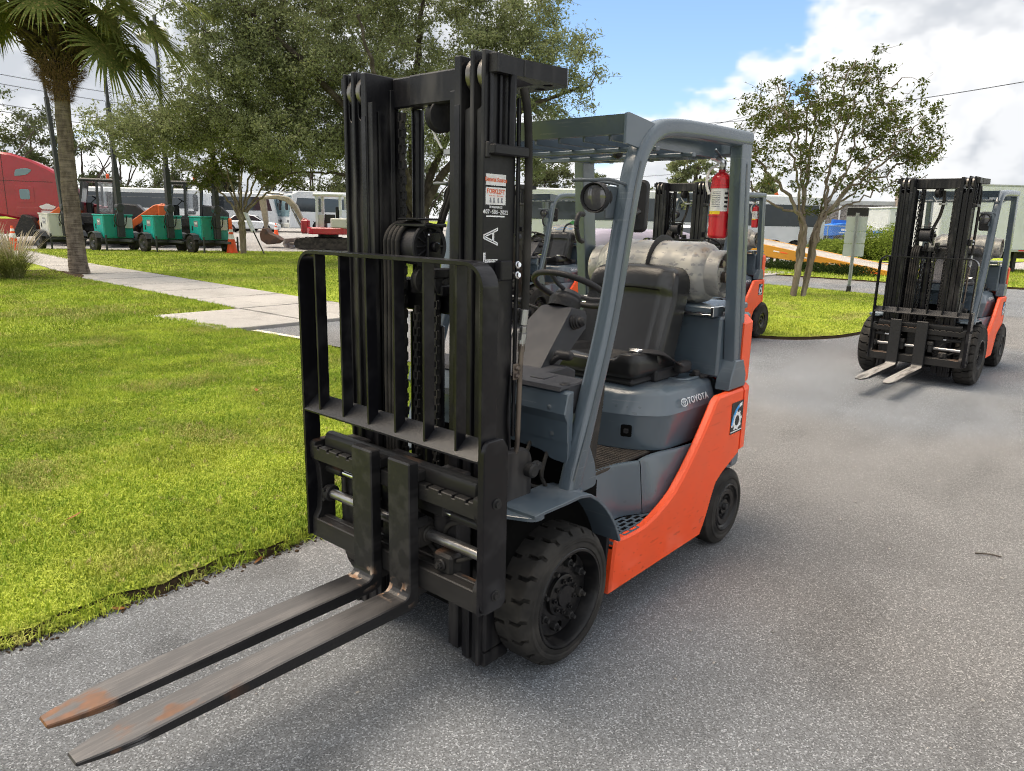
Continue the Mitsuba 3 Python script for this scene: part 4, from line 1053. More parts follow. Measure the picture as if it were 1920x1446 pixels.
# outlined maker's name running up the mast
GLYPH = {'T': [(-.39, .86), (-.39, 1), (.39, 1), (.39, .86), (.07, .86), (.07, 0), (-.07, 0), (-.07, .86)],
         'A': [(-.43, 0), (-.10, 1), (.10, 1), (.43, 0), (.28, 0), (.19, .27), (-.19, .27), (-.28, 0)],
         'Y': [(-.075, 0), (-.075, .42), (-.405, 1), (-.235, 1), (0, .57), (.235, 1), (.405, 1), (.075, .42), (.075, 0)]}
def glyph(ch):
    if ch == 'O':
        e = lambda a, b: affinity.translate(affinity.scale(Point(0, 0).buffer(.5, 20), a, b), 0, .5)
        return e(.94, 1.0).difference(e(.62, .70))
    g = Polygon(GLYPH[ch])
    return g.difference(Polygon([(-.14, .40), (0, .83), (.14, .40)])) if ch == 'A' else g
for ch, z in zip('TOYOTA', (1.158, 1.243, 1.331, 1.420, 1.5165, 1.5935)):
    g = glyph(ch)
    m = cat(*[trimesh.creation.extrude_polygon(q, .0008, engine='earcut') for q in getattr(affinity.affine_transform(g.difference(g.buffer(-.055)), [.068, 0, 0, .068, z, 0]), 'geoms', [affinity.affine_transform(g.difference(g.buffer(-.055)), [.068, 0, 0, .068, z, 0])])])
    P('mast_letter', place_text(m, (.2485, YS, 0), (0, 0, 1), (1, 0, 0)), 'ink_white', False)

# ------------------------------------------------------------------ carriage, backrest and forks
CARR = len(scene)
sh = .052
def C_(name, mesh, m='carriage_black', smooth=28):
    P('carriage__'+name if not name.startswith(('fork', 'backrest')) else name, mesh, m, smooth)
def notched(y0, y1, z0, z1):
    pts = [(y0, z0), (y1, z0), (y1, z1)]
    ny = np.arange(y1-.03, y0+.02, -.062)
    for y in ny:
        pts += [(y, z1), (y, z1-.010), (y-.012, z1-.010), (y-.012, z1)]
    return pts + [(y0, z1)]
C_('upper_bar', prism(notched(-.385, .490, .715, .772), 'yz', .452, .484, .003))
C_('shift_rail', prism(rounded([(.405, .765), (.450, .765), (.450, .812), (.435, .826), (.410, .826)], .01, 3), 'xz', -.355, .462, .003))
C_('lower_bar', cat(box(.445, .484, -.385, .490, .388, .468, .004), box(.425, .450, -.385, .490, .455, .474, .003)))
def plate_cut(s):
    # end plate of the carriage, with its waisted inner edge
    pl = rounded([(.39, .385), (.484, .385), (.484, .47), (.462, .50), (.455, .60), (.462, .69), (.484, .72), (.484, .79), (.39, .79)], .015, 3)
    return pl
C_('end_plate', prism(plate_cut(1), 'xz', -.415, -.378, .004))
C_('end_plate', prism(plate_cut(1), 'xz', .478, .512, .004))
C_('back_plate', cat(box(.33, .40, -.33, -.21, .40, .80, .006), box(.33, .40, .21, .33, .40, .80, .006), box(.36, .40, -.30, .30, .42, .47, .004), box(.33, .41, -.06, .06, .45, .80, .006)), 'paint_black')
for z, r in ((.566, .0195),):
    C_('shaft', cyl((.425, -.38, z), (.425, .48, z), r, 20), 'steel', 45)
C_('positioner_rod', cyl((.42, -.36, .668), (.42, -.10, .668), .011, 16), 'chrome', 45)
C_('positioner_rod', cyl((.42, .20, .668), (.42, .34, .668), .011, 16), 'chrome', 45)
C_('positioner_cylinder', cat(cyl((.42, .33, .668), (.42, .478, .668), .018, 18, .003), box(.40, .44, .10, .30, .655, .705, .004)), 'carriage_black')
C_('positioner_cylinder', cyl((.42, -.378, .668), (.42, -.28, .668), .018, 18, .003), 'carriage_black')
for y0 in (.192, -.09):
    C_('positioner_block', cat(box(.395, .475, y0-.022, y0+.022, .520, .618, .008), cyl((.425, y0-.035, .566), (.425, y0+.03, .566), .031, 18, .003), box(.43, .487, y0-.03, y0+.03, .600, .640, .006)), 'dark_iron')
C_('bracket', cat(box(.40, .46, .27, .36, .46, .535, .01), cyl((.45, .315, .497), (.47, .315, .497), .022, 18, .004)), 'carriage_black')
C_('bracket__bolt', lathe([(0, .014), (.008, .014), (.009, .008), (.016, .008), (.016, 0)], (.47, .315, .497), (1, 0, 0), 6), 'dark_iron', 30)
C_('shaft_clamp', cat(cyl((.425, -.378, .566), (.425, -.345, .566), .034, 18, .004), *[cyl((.445, -.362, .566+z), (.462, -.362, .566+z), .008, 6) for z in (-.02, .02)]), 'dark_iron')
for pts in ([(.40, .47, .60), (.415, .45, .655), (.418, .38, .655), (.41, .30, .62), (.40, .26, .56)], [(.40, .26, .53), (.43, .30, .508), (.43, .36, .512), (.42, .43, .55)], [(.38, -.33, .72), (.41, -.29, .66), (.41, -.285, .58), (.39, -.30, .53)], [(.39, .12, .62), (.41, .20, .52), (.40, .30, .48)]):
    C_('hose', tube(spline(pts, 8), .0085, 8), 'rubber', 45)
# backrest
for y in (-.318, -.1725, -.027, .1185, .264, .4095):
    C_('backrest__bar', prism([(.492, .918), (.492, 1.520), (.448, 1.520), (.448, .935)], 'xz', y-.005, y+.005, .0012), 'paint_black_gloss')
def frame_bar():
    yl, yr = -.412, .524
    zt = 1.519; R = .072
    a = np.linspace(PI/2, PI, 8)
    path = [(yl, .398), (yl, .9)] + [(yl+R+R*math.cos(t), zt-R+R*math.sin(t)) for t in a[::-1]] + [(yr-R+R*math.cos(t), zt-R+R*math.sin(t)) for t in np.linspace(PI/2, 0, 8)] + [(yr, .9), (yr, .40)]
    pth = np.array([(.467, y, z) for y, z in path])
    return sweep(pth, [(-.0055, -.034), (.0055, -.034), (.0065, -.032), (.0065, .032), (.0055, .034), (-.0055, .034), (-.0065, .032), (-.0065, -.032)], (1, 0, 0))
C_('backrest__frame', frame_bar(), 'paint_black_gloss', 40)
C_('backrest__cross_bar', prism([(.499, .912), (.503, .920), (.438, .972), (.432, .965)], 'xz', -.405, .517, .001), mat('bar_gloss', (0.014, 0.015, 0.018), .32, spec=.4, two=True))
for y in (-.318, -.1725, -.027, .1185, .264, .4095, -.40):
    C_('backrest__weld', hull([(.49, y+.004, .927), (.45, y+.004, .927), (.49, y+.006, .938), (.47, y+.016, .927)]), 'carriage_black', 40)
C_('backrest__side_plate', prism(rounded([(.392, .42), (.412, .405), (.492, .405), (.505, .44), (.505, .955), (.492, .985), (.418, .985), (.392, .95)], .01, 3), 'xz', .530, .548, .003), 'paint_black_gloss')
for z, x in ((.775, .445), (.460, .445)):
    C_('backrest__bolt', lathe([(0, .019), (.003, .019), (.004, .013), (.004, .012), (.012, .012), (.012, .006), (.009, 0)], (x, .548, z), (0, 1, 0), 16), 'dark_iron', 30)
# forks
def fork(y0, y1):
    r = .030
    x0, x1, zt = .486, .530, .361
    pr = [(x0, .335), (x0, .848), (x1-.004, .852), (x1, .845), (x1, zt+r)]
    for t in np.linspace(PI, 1.5*PI, 5)[1:]:
        pr.append((x1+r+r*math.cos(t), zt+r+r*math.sin(t)))
    pr += [(1.00, .357), (1.40, .347), (1.575, .338), (1.578, .332), (1.574, .326), (1.40, .318), (1.00, .315), (.60, .313), (.53, .315), (.50, .322)]
    m = prism(pr, 'xz', y0, y1, .004)
    # subdivide and taper the blade in plan
    m = m.subdivide_to_size(.05)
    v = np.array(m.vertices); yc = (y0+y1)/2
    t = np.clip((v[:, 0]-1.43)/.147, 0, 1)
    v[:, 1] = yc + (v[:, 1]-yc)*(1-.50*t**1.4)
    return tri(v, m.faces)
P('fork', fork(-.080, .031), 'fork_steel', 30)
P('fork', fork(.120, .231), 'fork_steel', 30)
for yc in (-.0245, .1755):
    P('fork__hook', box(.44, .487, yc-.05, yc+.05, .772, .812, .005), 'carriage_black')
    P('fork__hook', box(.44, .487, yc-.05, yc+.05, .352, .388, .005), 'carriage_black')
# tilt gear and side cover behind the mast
both('tilt_cover', lambda: prism(rounded([(.055, .645), (.235, .645), (.25, .70), (.25, .820), (.228, .852), (.11, .852), (.055, .815)], .03, 4), 'xz', .345, .378, .010), 'paint_black')
both('tilt_cover__flange', lambda: prism([(.06, .64), (.24, .63), (.24, .50), (.06, .50)], 'xz', .362, .376, .004), 'paint_black')
both('tilt_pin', lambda: cat(cyl((.085, .372, .760), (.085, .412, .760), .027, 20, .006), cyl((.045, .372, .768), (.045, .405, .768), .016, 16, .004), box(.03, .09, .376, .394, .742, .785, .008)), 'dark_iron')
P('front_harness', cat(*[tube(spline(p, 6), .008, 6) for p in ([(-.08, .25, .80), (.02, .30, .74), (.03, .33, .68), (-.05, .36, .64)], [(-.09, .33, .78), (-.02, .36, .71), (-.03, .375, .66)], [(-.08, .10, .82), (.05, .15, .70), (.06, .2, .5)])]), 'rubber', 40)
CARR_PREFIX = ('carriage', 'backrest', 'fork')
# ------------------------------------------------------------------ gas cylinder and extinguisher that ride on a forklift
def gas_cylinder(label, tw=None, written=False):
    k = thing('gas_cylinder', label, 'gas cylinder')
    X, Z = -1.452, 1.408
    A = lambda n, m, mt, s=40, **l: add(k+'__'+n, m, mt, s, tw, **l)
    prof = [(-.36, .03), (-.355, .05), (-.345, .09), (-.325, .125), (-.30, .146), (-.27, .1545), (-.262, .1565), (-.254, .1545), (.235, .1545), (.243, .1565), (.251, .1545), (.28, .146), (.305, .125), (.325, .09), (.335, .05), (.338, .0)]
    A('body', lathe([(-.36, 0)]+prof, (X, 0, Z), (0, 1, 0), 56), 'tank_metal')
    A('collar', lathe([(.27, .112), (.30, .117), (.372, .117), (.380, .113), (.380, .106), (.372, .103), (.30, .103), (.285, .10)], (X, 0, Z), (0, 1, 0), 44), 'tank_metal')
    A('foot_ring', lathe([(-.30, .112), (-.33, .117), (-.385, .117), (-.392, .110), (-.385, .104), (-.33, .103), (-.31, .10)], (X, 0, Z), (0, 1, 0), 44), 'tank_metal')
    a = np.linspace(-.35, PI+.35, 26)
    A('strap', sweep([(X+.1575*math.cos(t), .015, Z+.1575*math.sin(t)) for t in a], [(-.027, -.001), (.027, -.001), (.027, .003), (.012, .006), (-.012, .006), (-.027, .003)], (0, 1, 0)), 'plastic_black', 35)
    A('strap_buckle', cat(box(X+.145, X+.185, -.012, .042, 1.33, 1.395, .006), box(X+.150, X+.192, -.020, .050, 1.392, 1.402, .003)), 'plastic_black', 30)
    A('valve', cat(cyl((X+.02, .31, Z+.05), (X+.02, .37, Z+.05), .02, 12, .003), cyl((X-.05, .31, Z-.02), (X-.05, .36, Z-.02), .028, 14, .004)), 'pipe_bronze', 30)
    if written:
        # faded blue script: looping strokes over an underline
        q = np.linspace(0, 1, 70); r9 = np.random.default_rng(4)
        yy = -.24+.44*q + .012*np.sin(q*75); hh_ = .026*np.abs(np.sin(q*34+.4))*(.55+.45*np.cos(q*11)) + .004
        on = lambda y, h: np.column_stack([X+.1572*np.cos(.60+h/.157), y, Z+.1572*np.sin(.60+h/.157)])
        A('lettering', cat(tube(on(yy, hh_), .0032, 5), tube(on(np.linspace(-.22, .18, 12), np.full(12, -.016)), .0025, 5)), 'ink_blue', 40)
    return k
def extinguisher(label, tw=None):
    k = thing('fire_extinguisher', label, 'fire extinguisher')
    A = lambda n, m, mt, s=40: add(k+'__'+n, m, mt, s, tw)
    c = np.array([-1.345, .362, 0]); R = .0465
    A('bottle', lathe([(1.585, 0), (1.585, .038), (1.592, .0455), (1.60, R), (1.858, R), (1.872, .044), (1.888, .030), (1.895, .018), (1.905, .016), (1.905, 0)], c, (0, 0, 1), 32), 'red_paint')
    A('neck_band', lathe([(1.832, R), (1.833, R+.002), (1.838, R+.002), (1.839, R)], c, (0, 0, 1), 32), 'red_paint')
    def patch(a0, a1, z0, z1, off):
        t = np.linspace(a0, a1, 14)
        v = np.array([[c[0]+(R+off)*math.cos(q), c[1]+(R+off)*math.sin(q), z] for z in (z0, z1) for q in t])
        f = np.array([[i, i+1, 14+i+1] for i in range(13)]+[[i, 14+i+1, 14+i] for i in range(13)])
        return tri(v, f)
    A('label', patch(-.85, 1.62, 1.712, 1.824, .001), 'label_white')
    A('label_band', patch(-.85, .50, 1.698, 1.713, .001), 'ink_yellow')
    for i in range(9):
        A('label_line', patch(-.45, .45, 1.80-.0085*i, 1.803-.0085*i, .0016), 'ink_grey')
    for i in range(4):
        A('label_mark', patch(.85, 1.25, 1.79-.02*i, 1.80-.02*i, .0016), 'ink_black')
    A('valve', cat(cyl(c+[0, 0, 1.90], c+[0, 0, 1.945], .016, 14, .003), box(c[0]-.014, c[0]+.03, c[1]-.012, c[1]+.012, 1.935, 1.952, .004)), 'steel', 30)
    A('handle', cat(prism([(-1.335, 1.945), (-1.255, 1.965), (-1.235, 1.950), (-1.24, 1.943), (-1.335, 1.93)], 'xz', .349, .375, .003), prism([(-1.335, 1.955), (-1.25, 1.995), (-1.235, 1.988), (-1.335, 1.942)], 'xz', .352, .372, .003)), 'chrome', 30)
    A('hose', tube(spline([c+[.01, -.02, 1.93], c+[.045, -.045, 1.90], c+[.055, -.05, 1.84], c+[.05, -.035, 1.79]], 5), .007, 8), 'label_white', 40)
    A('bracket', cat(box(-1.40, -1.385, .345, .405, 1.60, 1.86, .003), lathe([(1.818, R+.0005), (1.818, R+.003), (1.832, R+.003), (1.832, R+.0005)], c, (0, 0, 1), 32), lathe([(1.690, R+.0005), (1.690, R+.003), (1.698, R+.003), (1.698, R+.0005)], c, (0, 0, 1), 32), box(-1.392, -1.335, .404, .414, 1.70, 1.85, .004), *[box(-1.36, -1.335, .404, .422, z, z+.02, .003) for z in (1.70, 1.76, 1.82)]), 'red_paint', 30)
    A('pressure_gauge', lathe([(0, .012), (.008, .012), (.009, 0)], c+[.016, .006, 1.925], (1, .4, 0), 14), 'steel', 40)
gas_cylinder('scuffed pale gas cylinder strapped across the back of the nearest forklift')
extinguisher('red fire extinguisher with white label on the rear post of the nearest forklift')

# ------------------------------------------------------------------ the other forklifts of the row: higher on pneumatic tyres
WHEELS = ('front_wheel', 'rear_wheel')
SMALL = ('mast_sticker', 'mast_letter', 'return_line')
def pneumatic(key, tw):
    def part(name, mesh, m, smooth=32, **l):
        return add(key+'__'+name, mesh, m, smooth, tw)
    front_wheel('front_wheel', 1, .335, .20, .17, .585, .335, 22, .10, .030, False, part)
    front_wheel('front_wheel_001', -1, .335, .20, .17, .585, .335, 22, .10, .030, False, part)
    rear_wheel('rear_wheel', 1, .270, .16, .525, .270, -1.55, 20, part, .125)
    rear_wheel('rear_wheel_001', -1, .270, .16, .525, .270, -1.55, 20, part, .125)
def row_forklift(label, x, y, rot, lower=.0, skip=(), sx=1.0):
    k = thing('forklift', label, 'forklift', 'forklifts parked on the asphalt')
    B = T().translate([x, y, 0]).rotate([0, 0, 1], math.degrees(rot))
    up = B @ T().translate([0, 0, .045])
    dup(FK, k, up, WHEELS + SMALL + CARR_PREFIX + tuple(skip))
    if 'carriage' not in skip:
        low = B @ T().translate([0, 0, .045-lower])
        for pre in CARR_PREFIX:
            for e in [e for e in list(scene) if e.startswith(FK+'__'+pre)]:
                d = dict(scene[e]); d['to_world'] = low
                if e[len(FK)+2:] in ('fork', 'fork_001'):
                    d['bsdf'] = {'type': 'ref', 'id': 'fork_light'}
                scene[k+'__'+e[len(FK)+2:]] = d
    pneumatic(k, B)
    return k, up
f2, t2 = row_forklift('forklift carrying a lettered gas cylinder, half hidden behind the nearest mast', -7.02, -5.82, 0.0, .1)
f3, t3 = row_forklift('forklift with orange counterweight parked behind the rear post of the nearest one', -7.20, -2.86, 0.0, .1)
f4, t4 = row_forklift('forklift standing by itself on the right with its forks lowered towards us', -7.22, .150, -0.035, .20, ('guard_rear_post__flute',))
for e, dy in (('fork', -.13), ('fork__hook', -.13), ('fork__hook_001', -.13), ('fork_001', -.07), ('fork__hook_002', -.07), ('fork__hook_003', -.07)):
    scene[f4+'__'+e]['to_world'] = scene[f4+'__'+e]['to_world'] @ T().translate([0, dy, 0])
gas_cylinder('gas cylinder with blue lettering behind the seat of the half hidden forklift', t2, True)
gas_cylinder('small pale gas cylinder on the forklift with the orange counterweight', t3)
gas_cylinder('gas cylinder behind the seat of the forklift on the right', t4)
extinguisher('small red fire extinguisher on the rear post of the forklift behind', t3)
# ------------------------------------------------------------------ trees
def limb_mesh(segs, sides=6):
    """segs: list of (points, radii)."""
    ms = []
    for pts, rad in segs:
        P_ = np.asarray(pts, float); t = np.gradient(P_, axis=0); t /= np.linalg.norm(t, axis=1, keepdims=True)+1e-12
        a = np.cross(t, [.31, .95, .05]); a /= np.linalg.norm(a, axis=1, keepdims=True)+1e-9; b = np.cross(t, a)
        n = sides if max(rad) > .03 else 4
        ang = np.arange(n)*2*PI/n
        v = P_[:, None]+np.asarray(rad)[:, None, None]*(np.cos(ang)[None, :, None]*a[:, None]+np.sin(ang)[None, :, None]*b[:, None])
        m = len(P_); i, j = np.meshgrid(np.arange(m-1), np.arange(n), indexing='ij')
        q = np.stack([i*n+j, i*n+(j+1) % n, (i+1)*n+(j+1) % n, (i+1)*n+j], -1).reshape(-1, 4)
        ms.append((v.reshape(-1, 3), np.vstack([q[:, [0, 1, 2]], q[:, [0, 2, 3]]])))
    o = 0; V, F = [], []
    for v, f in ms:
        V.append(v); F.append(f+o); o += len(v)
    return tri(np.vstack(V), np.vstack(F))

def leaves(centers, size, r, aspect=.45, hang=0.0):
    """A folded leaf (two triangles) at each centre."""
    n = len(centers)
    d = r.normal(size=(n, 3)); d[:, 2] -= hang; d /= np.linalg.norm(d, axis=1, keepdims=True)
    s = np.cross(d, r.normal(size=(n, 3))); s /= np.linalg.norm(s, axis=1, keepdims=True)+1e-9
    L = size*r.uniform(.6, 1.35, n)[:, None]
    p0 = centers-d*L*.5; p1 = centers+d*L*.5; q = centers+np.cross(d, s)*L*.10
    v = np.stack([p0, q+s*L*aspect*.5, p1, q-s*L*aspect*.5], 1).reshape(-1, 3)
    o = 4*np.arange(n)[:, None]
    return tri(v, np.stack([o+[0, 1, 2], o+[0, 2, 3]], 1).reshape(-1, 3))

def crown_tree(key, base, stems, blobs, n_clump, n_leaf, leaf, lm, bm, seed, r0, clump=.45, droop=.15, wig=.12, sub=7, hang=.3, tip_r=.006, flat=.75, inner=.35, leafy=1.0):
    """A tree: stems (main limbs, given as control points from the base) and blobs (centre, radii, weight) that fill with leaf clumps on
    twigs which grow from the nearest limb."""
    r = np.random.default_rng(seed)
    base = np.asarray(base, float)
    segs, cand, cr = [], [], []
    for st, ra in stems:
        p = spline(base+np.asarray(st, float), 8)
        n = len(p); p[1:-1] += r.normal(0, wig*.25, (n-2, 3))*np.linspace(0, 1, n-2)[:, None]
        rad = np.linspace(ra, max(ra*.22, tip_r*2), n)
        segs.append((p, rad)); k = int(n*.35)
        cand.append(p[k:]); cr.append(rad[k:])
    cand = np.vstack(cand); cr = np.concatenate(cr)
    w = np.array([b[2] for b in blobs], float); w /= w.sum()
    cl = []
    for _ in range(n_clump):
        c, rr, _w = blobs[r.choice(len(blobs), p=w)]
        d = r.normal(size=3); d /= np.linalg.norm(d)
        cl.append(base+np.asarray(c)+d*np.asarray(rr)*(r.random()**inner))
    cl = np.array(cl)
    order = np.argsort(np.linalg.norm(cl-cand[:, None], axis=2).min(0))
    LV = []
    for i in order:
        c = cl[i]
        dist = np.linalg.norm(cand-c, axis=1) + np.where(cand[:, 2] > c[2]+.6, .8, 0)
        j = int(np.argmin(dist)); a = cand[j]
        mid = (a+c)/2 + r.normal(0, wig, 3)*dist[j]*.6 + [0, 0, dist[j]*droop]
        p = spline([a, mid, c], sub)
        rs = min(cr[j]*.75, tip_r*2+.012*dist[j])
        rad = np.linspace(max(rs, tip_r), tip_r*.6, len(p))
        segs.append((p, rad))
        cand = np.vstack([cand, p[sub//2::3]]); cr = np.concatenate([cr, rad[sub//2::3]])
        m = max(3, int(n_leaf*r.uniform(.35, 1.5)))
        q = r.normal(size=(m, 3)); q *= (r.random(m)**.45/np.linalg.norm(q, axis=1))[:, None]
        sc = clump*r.uniform(.6, 1.25)
        LV.append(c+q*[sc, sc, sc*flat])
        # side twigs with their leaves
        for _ in range(2):
            e = c+r.normal(0, clump*.9, 3)*[1, 1, .7]
            segs.append((np.array([p[-3], (p[-3]+e)/2+r.normal(0, .03, 3), e]), [tip_r, tip_r*.7, tip_r*.4]))
            mm = max(2, m//5)
            tt = r.random(mm)[:, None]
            LV.append(p[-3]*(1-tt)+e*tt+r.normal(0, .05*clump/.45, (mm, 3)))
    add(key+'__trunk', limb_mesh([s for s in segs if max(s[1]) > tip_r*1.05], 9), bm, 60)
    add(key+'__twigs', limb_mesh([s for s in segs if max(s[1]) <= tip_r*1.05], 4), bm, 60, kind='stuff')
    add(key+'__crown', leaves(np.vstack(LV), leaf, r, hang=hang), lm, False, kind='stuff')

UR = np.array([-.6541, .7561, 0]); UR /= np.linalg.norm(UR)      # to the right as seen from the drive
UD = np.array([-.7561, -.6541, 0]); UD /= np.linalg.norm(UD)     # away
def loc(u, v, z):
    return (UR*u+UD*v+np.array([0, 0, z])).tolist()
# the big oak behind the mast
ok = thing('oak_tree', 'large spreading oak with dense small leaves behind the black mast', 'tree')
OB = np.array([-16.02, -18.07, 0.0])
S = lambda *pts: [loc(*p) for p in pts]
stems = [(S((0, 0, -.05), (.05, 0, 1.2), (-.1, .1, 2.6), (-.2, .1, 4.2), (-.1, .3, 6.5), (.2, .3, 9.5)), .30),
         (S((0, 0, 1.3), (-1.2, .2, 2.9), (-3.2, .3, 4.3), (-6.0, .1, 5.0), (-9.6, -.3, 4.4)), .19),
         (S((0, 0, 1.7), (-1.0, -.6, 3.6), (-2.6, -1.4, 5.6), (-4.6, -1.8, 7.5), (-6.8, -1.6, 8.9)), .17),
         (S((0, 0, 1.6), (.9, -.2, 3.2), (2.4, -.5, 4.6), (4.2, -.5, 5.6), (5.9, -.3, 6.2)), .17),
         (S((0, 0, 2.0), (.7, .7, 4.0), (1.7, 1.6, 6.4), (2.7, 1.9, 8.6)), .16),
         (S((0, 0, 1.5), (-.3, -1.6, 3.4), (-.7, -3.0, 5.2), (-1.3, -3.6, 7.4)), .16),
         (S((0, 0, 2.0), (-.9, 1.4, 3.8), (-2.6, 2.8, 5.2), (-4.4, 3.4, 6.4)), .15),
         (S((0, 0, 1.3), (-1.0, -.4, 2.5), (-2.6, -.9, 3.1), (-4.3, -1.2, 3.0)), .10)]
blobs = [(loc(-2.6, 0, 6.9), (3.6, 3.4, 2.7), 5.0), (loc(-5.6, -.4, 5.9), (2.6, 2.6, 2.0), 2.6), (loc(-9.2, -.3, 4.35), (2.1, 1.7, 1.05), 1.15), (loc(-6.2, -1.3, 8.7), (2.4, 2.2, 1.5), 1.9),
         (loc(-1.0, -.6, 9.4), (3.8, 3.2, 1.7), 2.6), (loc(2.4, 0, 6.3), (2.4, 2.5, 2.4), 2.0), (loc(4.6, -.2, 6.6), (1.7, 1.8, 1.8), .75), (loc(3.2, 0, 8.6), (2.0, 2.0, 1.4), .8), (loc(3.0, 0, 3.9), (1.7, 1.6, 1.0), .55),
         (loc(-3.6, -.9, 4.1), (2.6, 2.2, .9), 1.3), (loc(-1.0, 0, 4.5), (2.2, 2.6, 1.2), 1.2), (loc(-6.9, -.4, 4.5), (2.0, 1.8, .8), .6)]
crown_tree(ok, OB, stems, blobs, 2150, 84, .112, 'leaf_oak', 'bark_oak', 31, .3, clump=.46, tip_r=.009, hang=.2, inner=.36, wig=.16)
# crape myrtle on the right island
cm = thing('crape_myrtle', 'small many stemmed tree with sparse leaves on the grass island at right', 'tree')
CB = np.array([-15.72, -4.33, .03])
stems = []
rr_ = np.random.default_rng(5)
ends = [(-1.55, 0, 3.5), (-1.2, -.8, 4.6), (-.55, .5, 4.9), (-.3, -.4, 5.0), (.2, .8, 4.8), (.55, -.5, 5.2), (1.1, .2, 5.3), (1.7, -.3, 4.9), (2.1, .4, 4.4), (2.6, -.2, 3.8), (3.1, .2, 3.6), (2.9, .3, 2.9), (1.9, -.9, 3.9), (-1.7, .5, 2.7)]
for i, e in enumerate(ends):
    left = e[0] < .4
    b = (-.10 if left else .14, .05*(i % 3-1), -.02); m1 = (-.04 if left else .22, .1*(i % 3-1), .75); m2 = (-.06 if left else .34, .1*(i % 3-1), 1.75)
    m3_ = (m2[0]+(e[0]-m2[0])*.33+rr_.normal(0, .06), e[1]*.35, 1.75+(e[2]-1.75)*.42)
    m4 = (m2[0]+(e[0]-m2[0])*.68+rr_.normal(0, .08), e[1]*.7, 1.75+(e[2]-1.75)*.78)
    stems.append((S(b, m1, m2, m3_, m4, e), (.068, .045, .036, .032)[i % 4] if left else (.052, .04, .032)[i % 3]))
blobs = [(loc(-.8, 0, 3.9), (1.25, 1.2, 1.0), 2.6), (loc(.5, 0, 4.4), (1.2, 1.1, .9), 2.3), (loc(1.6, 0, 4.0), (1.1, 1.1, 1.0), 2.2), (loc(-1.5, 0, 3.1), (.7, .8, .8), .9), (loc(2.3, 0, 3.3), (.95, .8, .9), 1.5), (loc(.2, 0, 3.0), (1.1, 1.0, .6), .8), (loc(1.3, 0, 2.7), (1.0, .9, .5), .6), (loc(1.2, 0, 5.2), (.5, .5, .35), .35), (loc(.2, 0, 2.1), (.6, .4, .25), .12)]
crown_tree(cm, CB, stems, blobs, 620, 19, .082, 'leaf_crape', 'bark_crape', 41, .1, clump=.17, tip_r=.0058, wig=.24, droop=-.03, flat=.9, inner=.5, hang=.1)
# crape myrtle on the left, against the lot
cm2 = thing('crape_myrtle', 'slender many stemmed tree at the far lawn edge beside the white excavator boom', 'tree')
CB2 = np.array([-14.5, -27.5, .03]); stems = []
ends = [(-1.7, 0, 3.6), (-1.3, .5, 4.3), (-.7, -.4, 4.9), (-.2, .4, 5.0), (.3, -.3, 5.0), (.8, .4, 4.8), (1.3, -.2, 4.3), (1.8, .3, 3.8), (2.2, 0, 3.4)]
for i, e in enumerate(ends):
    j = .12*(i-4)/4
    stems.append((S((j*.4, 0, -.02), (j*.6, 0, .9), (j*1.4, 0, 1.7), (j*1.4+(e[0]-j)*.4, e[1]*.5, 1.7+(e[2]-1.7)*.45), e), .085-.005*(i % 4)))
blobs = [(loc(-.8, 0, 3.9), (1.2, 1.1, .9), 2), (loc(.7, 0, 4.0), (1.3, 1.1, .9), 2), (loc(1.6, 0, 3.3), (.9, .9, .6), 1), (loc(-1.4, 0, 3.2), (.7, .8, .6), .7), (loc(0, 0, 4.7), (1.2, 1, .5), 1)]
crown_tree(cm2, CB2, stems, blobs, 260, 30, .12, 'leaf_crape', 'bark_crape', 43, .1, clump=.28, tip_r=.011, wig=.15, droop=0)
# the sabal palm
pk = thing('palm_tree', 'palm with a straight brown trunk and drooping fans at the left edge', 'tree')
PB = np.array([-5.25, -19.42, .02])
def ptop(z):
    return PB+UR*(-.03*math.sin(z*.9)) + np.array([0, 0, z])
zz = np.linspace(-.05, 6.8, 76); r_ = np.random.default_rng(3)
rings = []
for z in zz:
    R = .205+.05*math.exp(-z*2.2)-.035*z/4.75
    a = np.arange(26)*2*PI/26
    rr = R*(1+.035*np.sin(a*3+z*7)+r_.normal(0, .010, 26))
    c = ptop(z)
    rings.append(np.column_stack([c[0]+rr*np.cos(a), c[1]+rr*np.sin(a), np.full(26, c[2])]))
scene[pk+'__trunk'] = mikit.ply(loft(rings), 'bark_palm', smooth=60)
# boots: old leaf bases
bt = []
for i in range(620):
    z = r_.uniform(4.8, 7.1); a = r_.uniform(0, 2*PI); c = ptop(z); R = .26+.50*sstep(4.75, 5.7, z)-.25*sstep(6.3, 7.1, z)
    o = np.array([math.cos(a), math.sin(a), 0]); p0 = c+o*R*.7; L = r_.uniform(.22, .55)
    p1 = c+o*(R+L*.45)+np.array([0, 0, L*r_.uniform(.2, .9)])
    s = np.array([-o[1], o[0], 0])*r_.uniform(.03, .06)
    bt.append(hull([p0-s, p0+s, p0+[0, 0, .10]-s*.8, p0+[0, 0, .10]+s*.8, p1-s*.4, p1+s*.4, p1+o*.01]))
add(pk+'__boots', cat(bt), 'boots', False, kind='stuff')
fb = []
for i in range(5200):
    z = np.clip(r_.normal(4.85, .28), 4.35, 5.6); a = r_.uniform(0, 2*PI); c = ptop(z); o = np.array([math.cos(a), math.sin(a), 0]); R = .24+.42*sstep(4.42, 5.25, z)
    p = c+o*R*r_.uniform(.75, 1.0); d = o*r_.uniform(.02, .13)+np.array([0, 0, r_.uniform(-.16, .12)])+r_.normal(0, .04, 3)
    s = np.cross(d, o+.01); s = s/np.linalg.norm(s)*.006
    fb.append([p-s, p+s, p+d])
fb = np.array(fb).reshape(-1, 3)
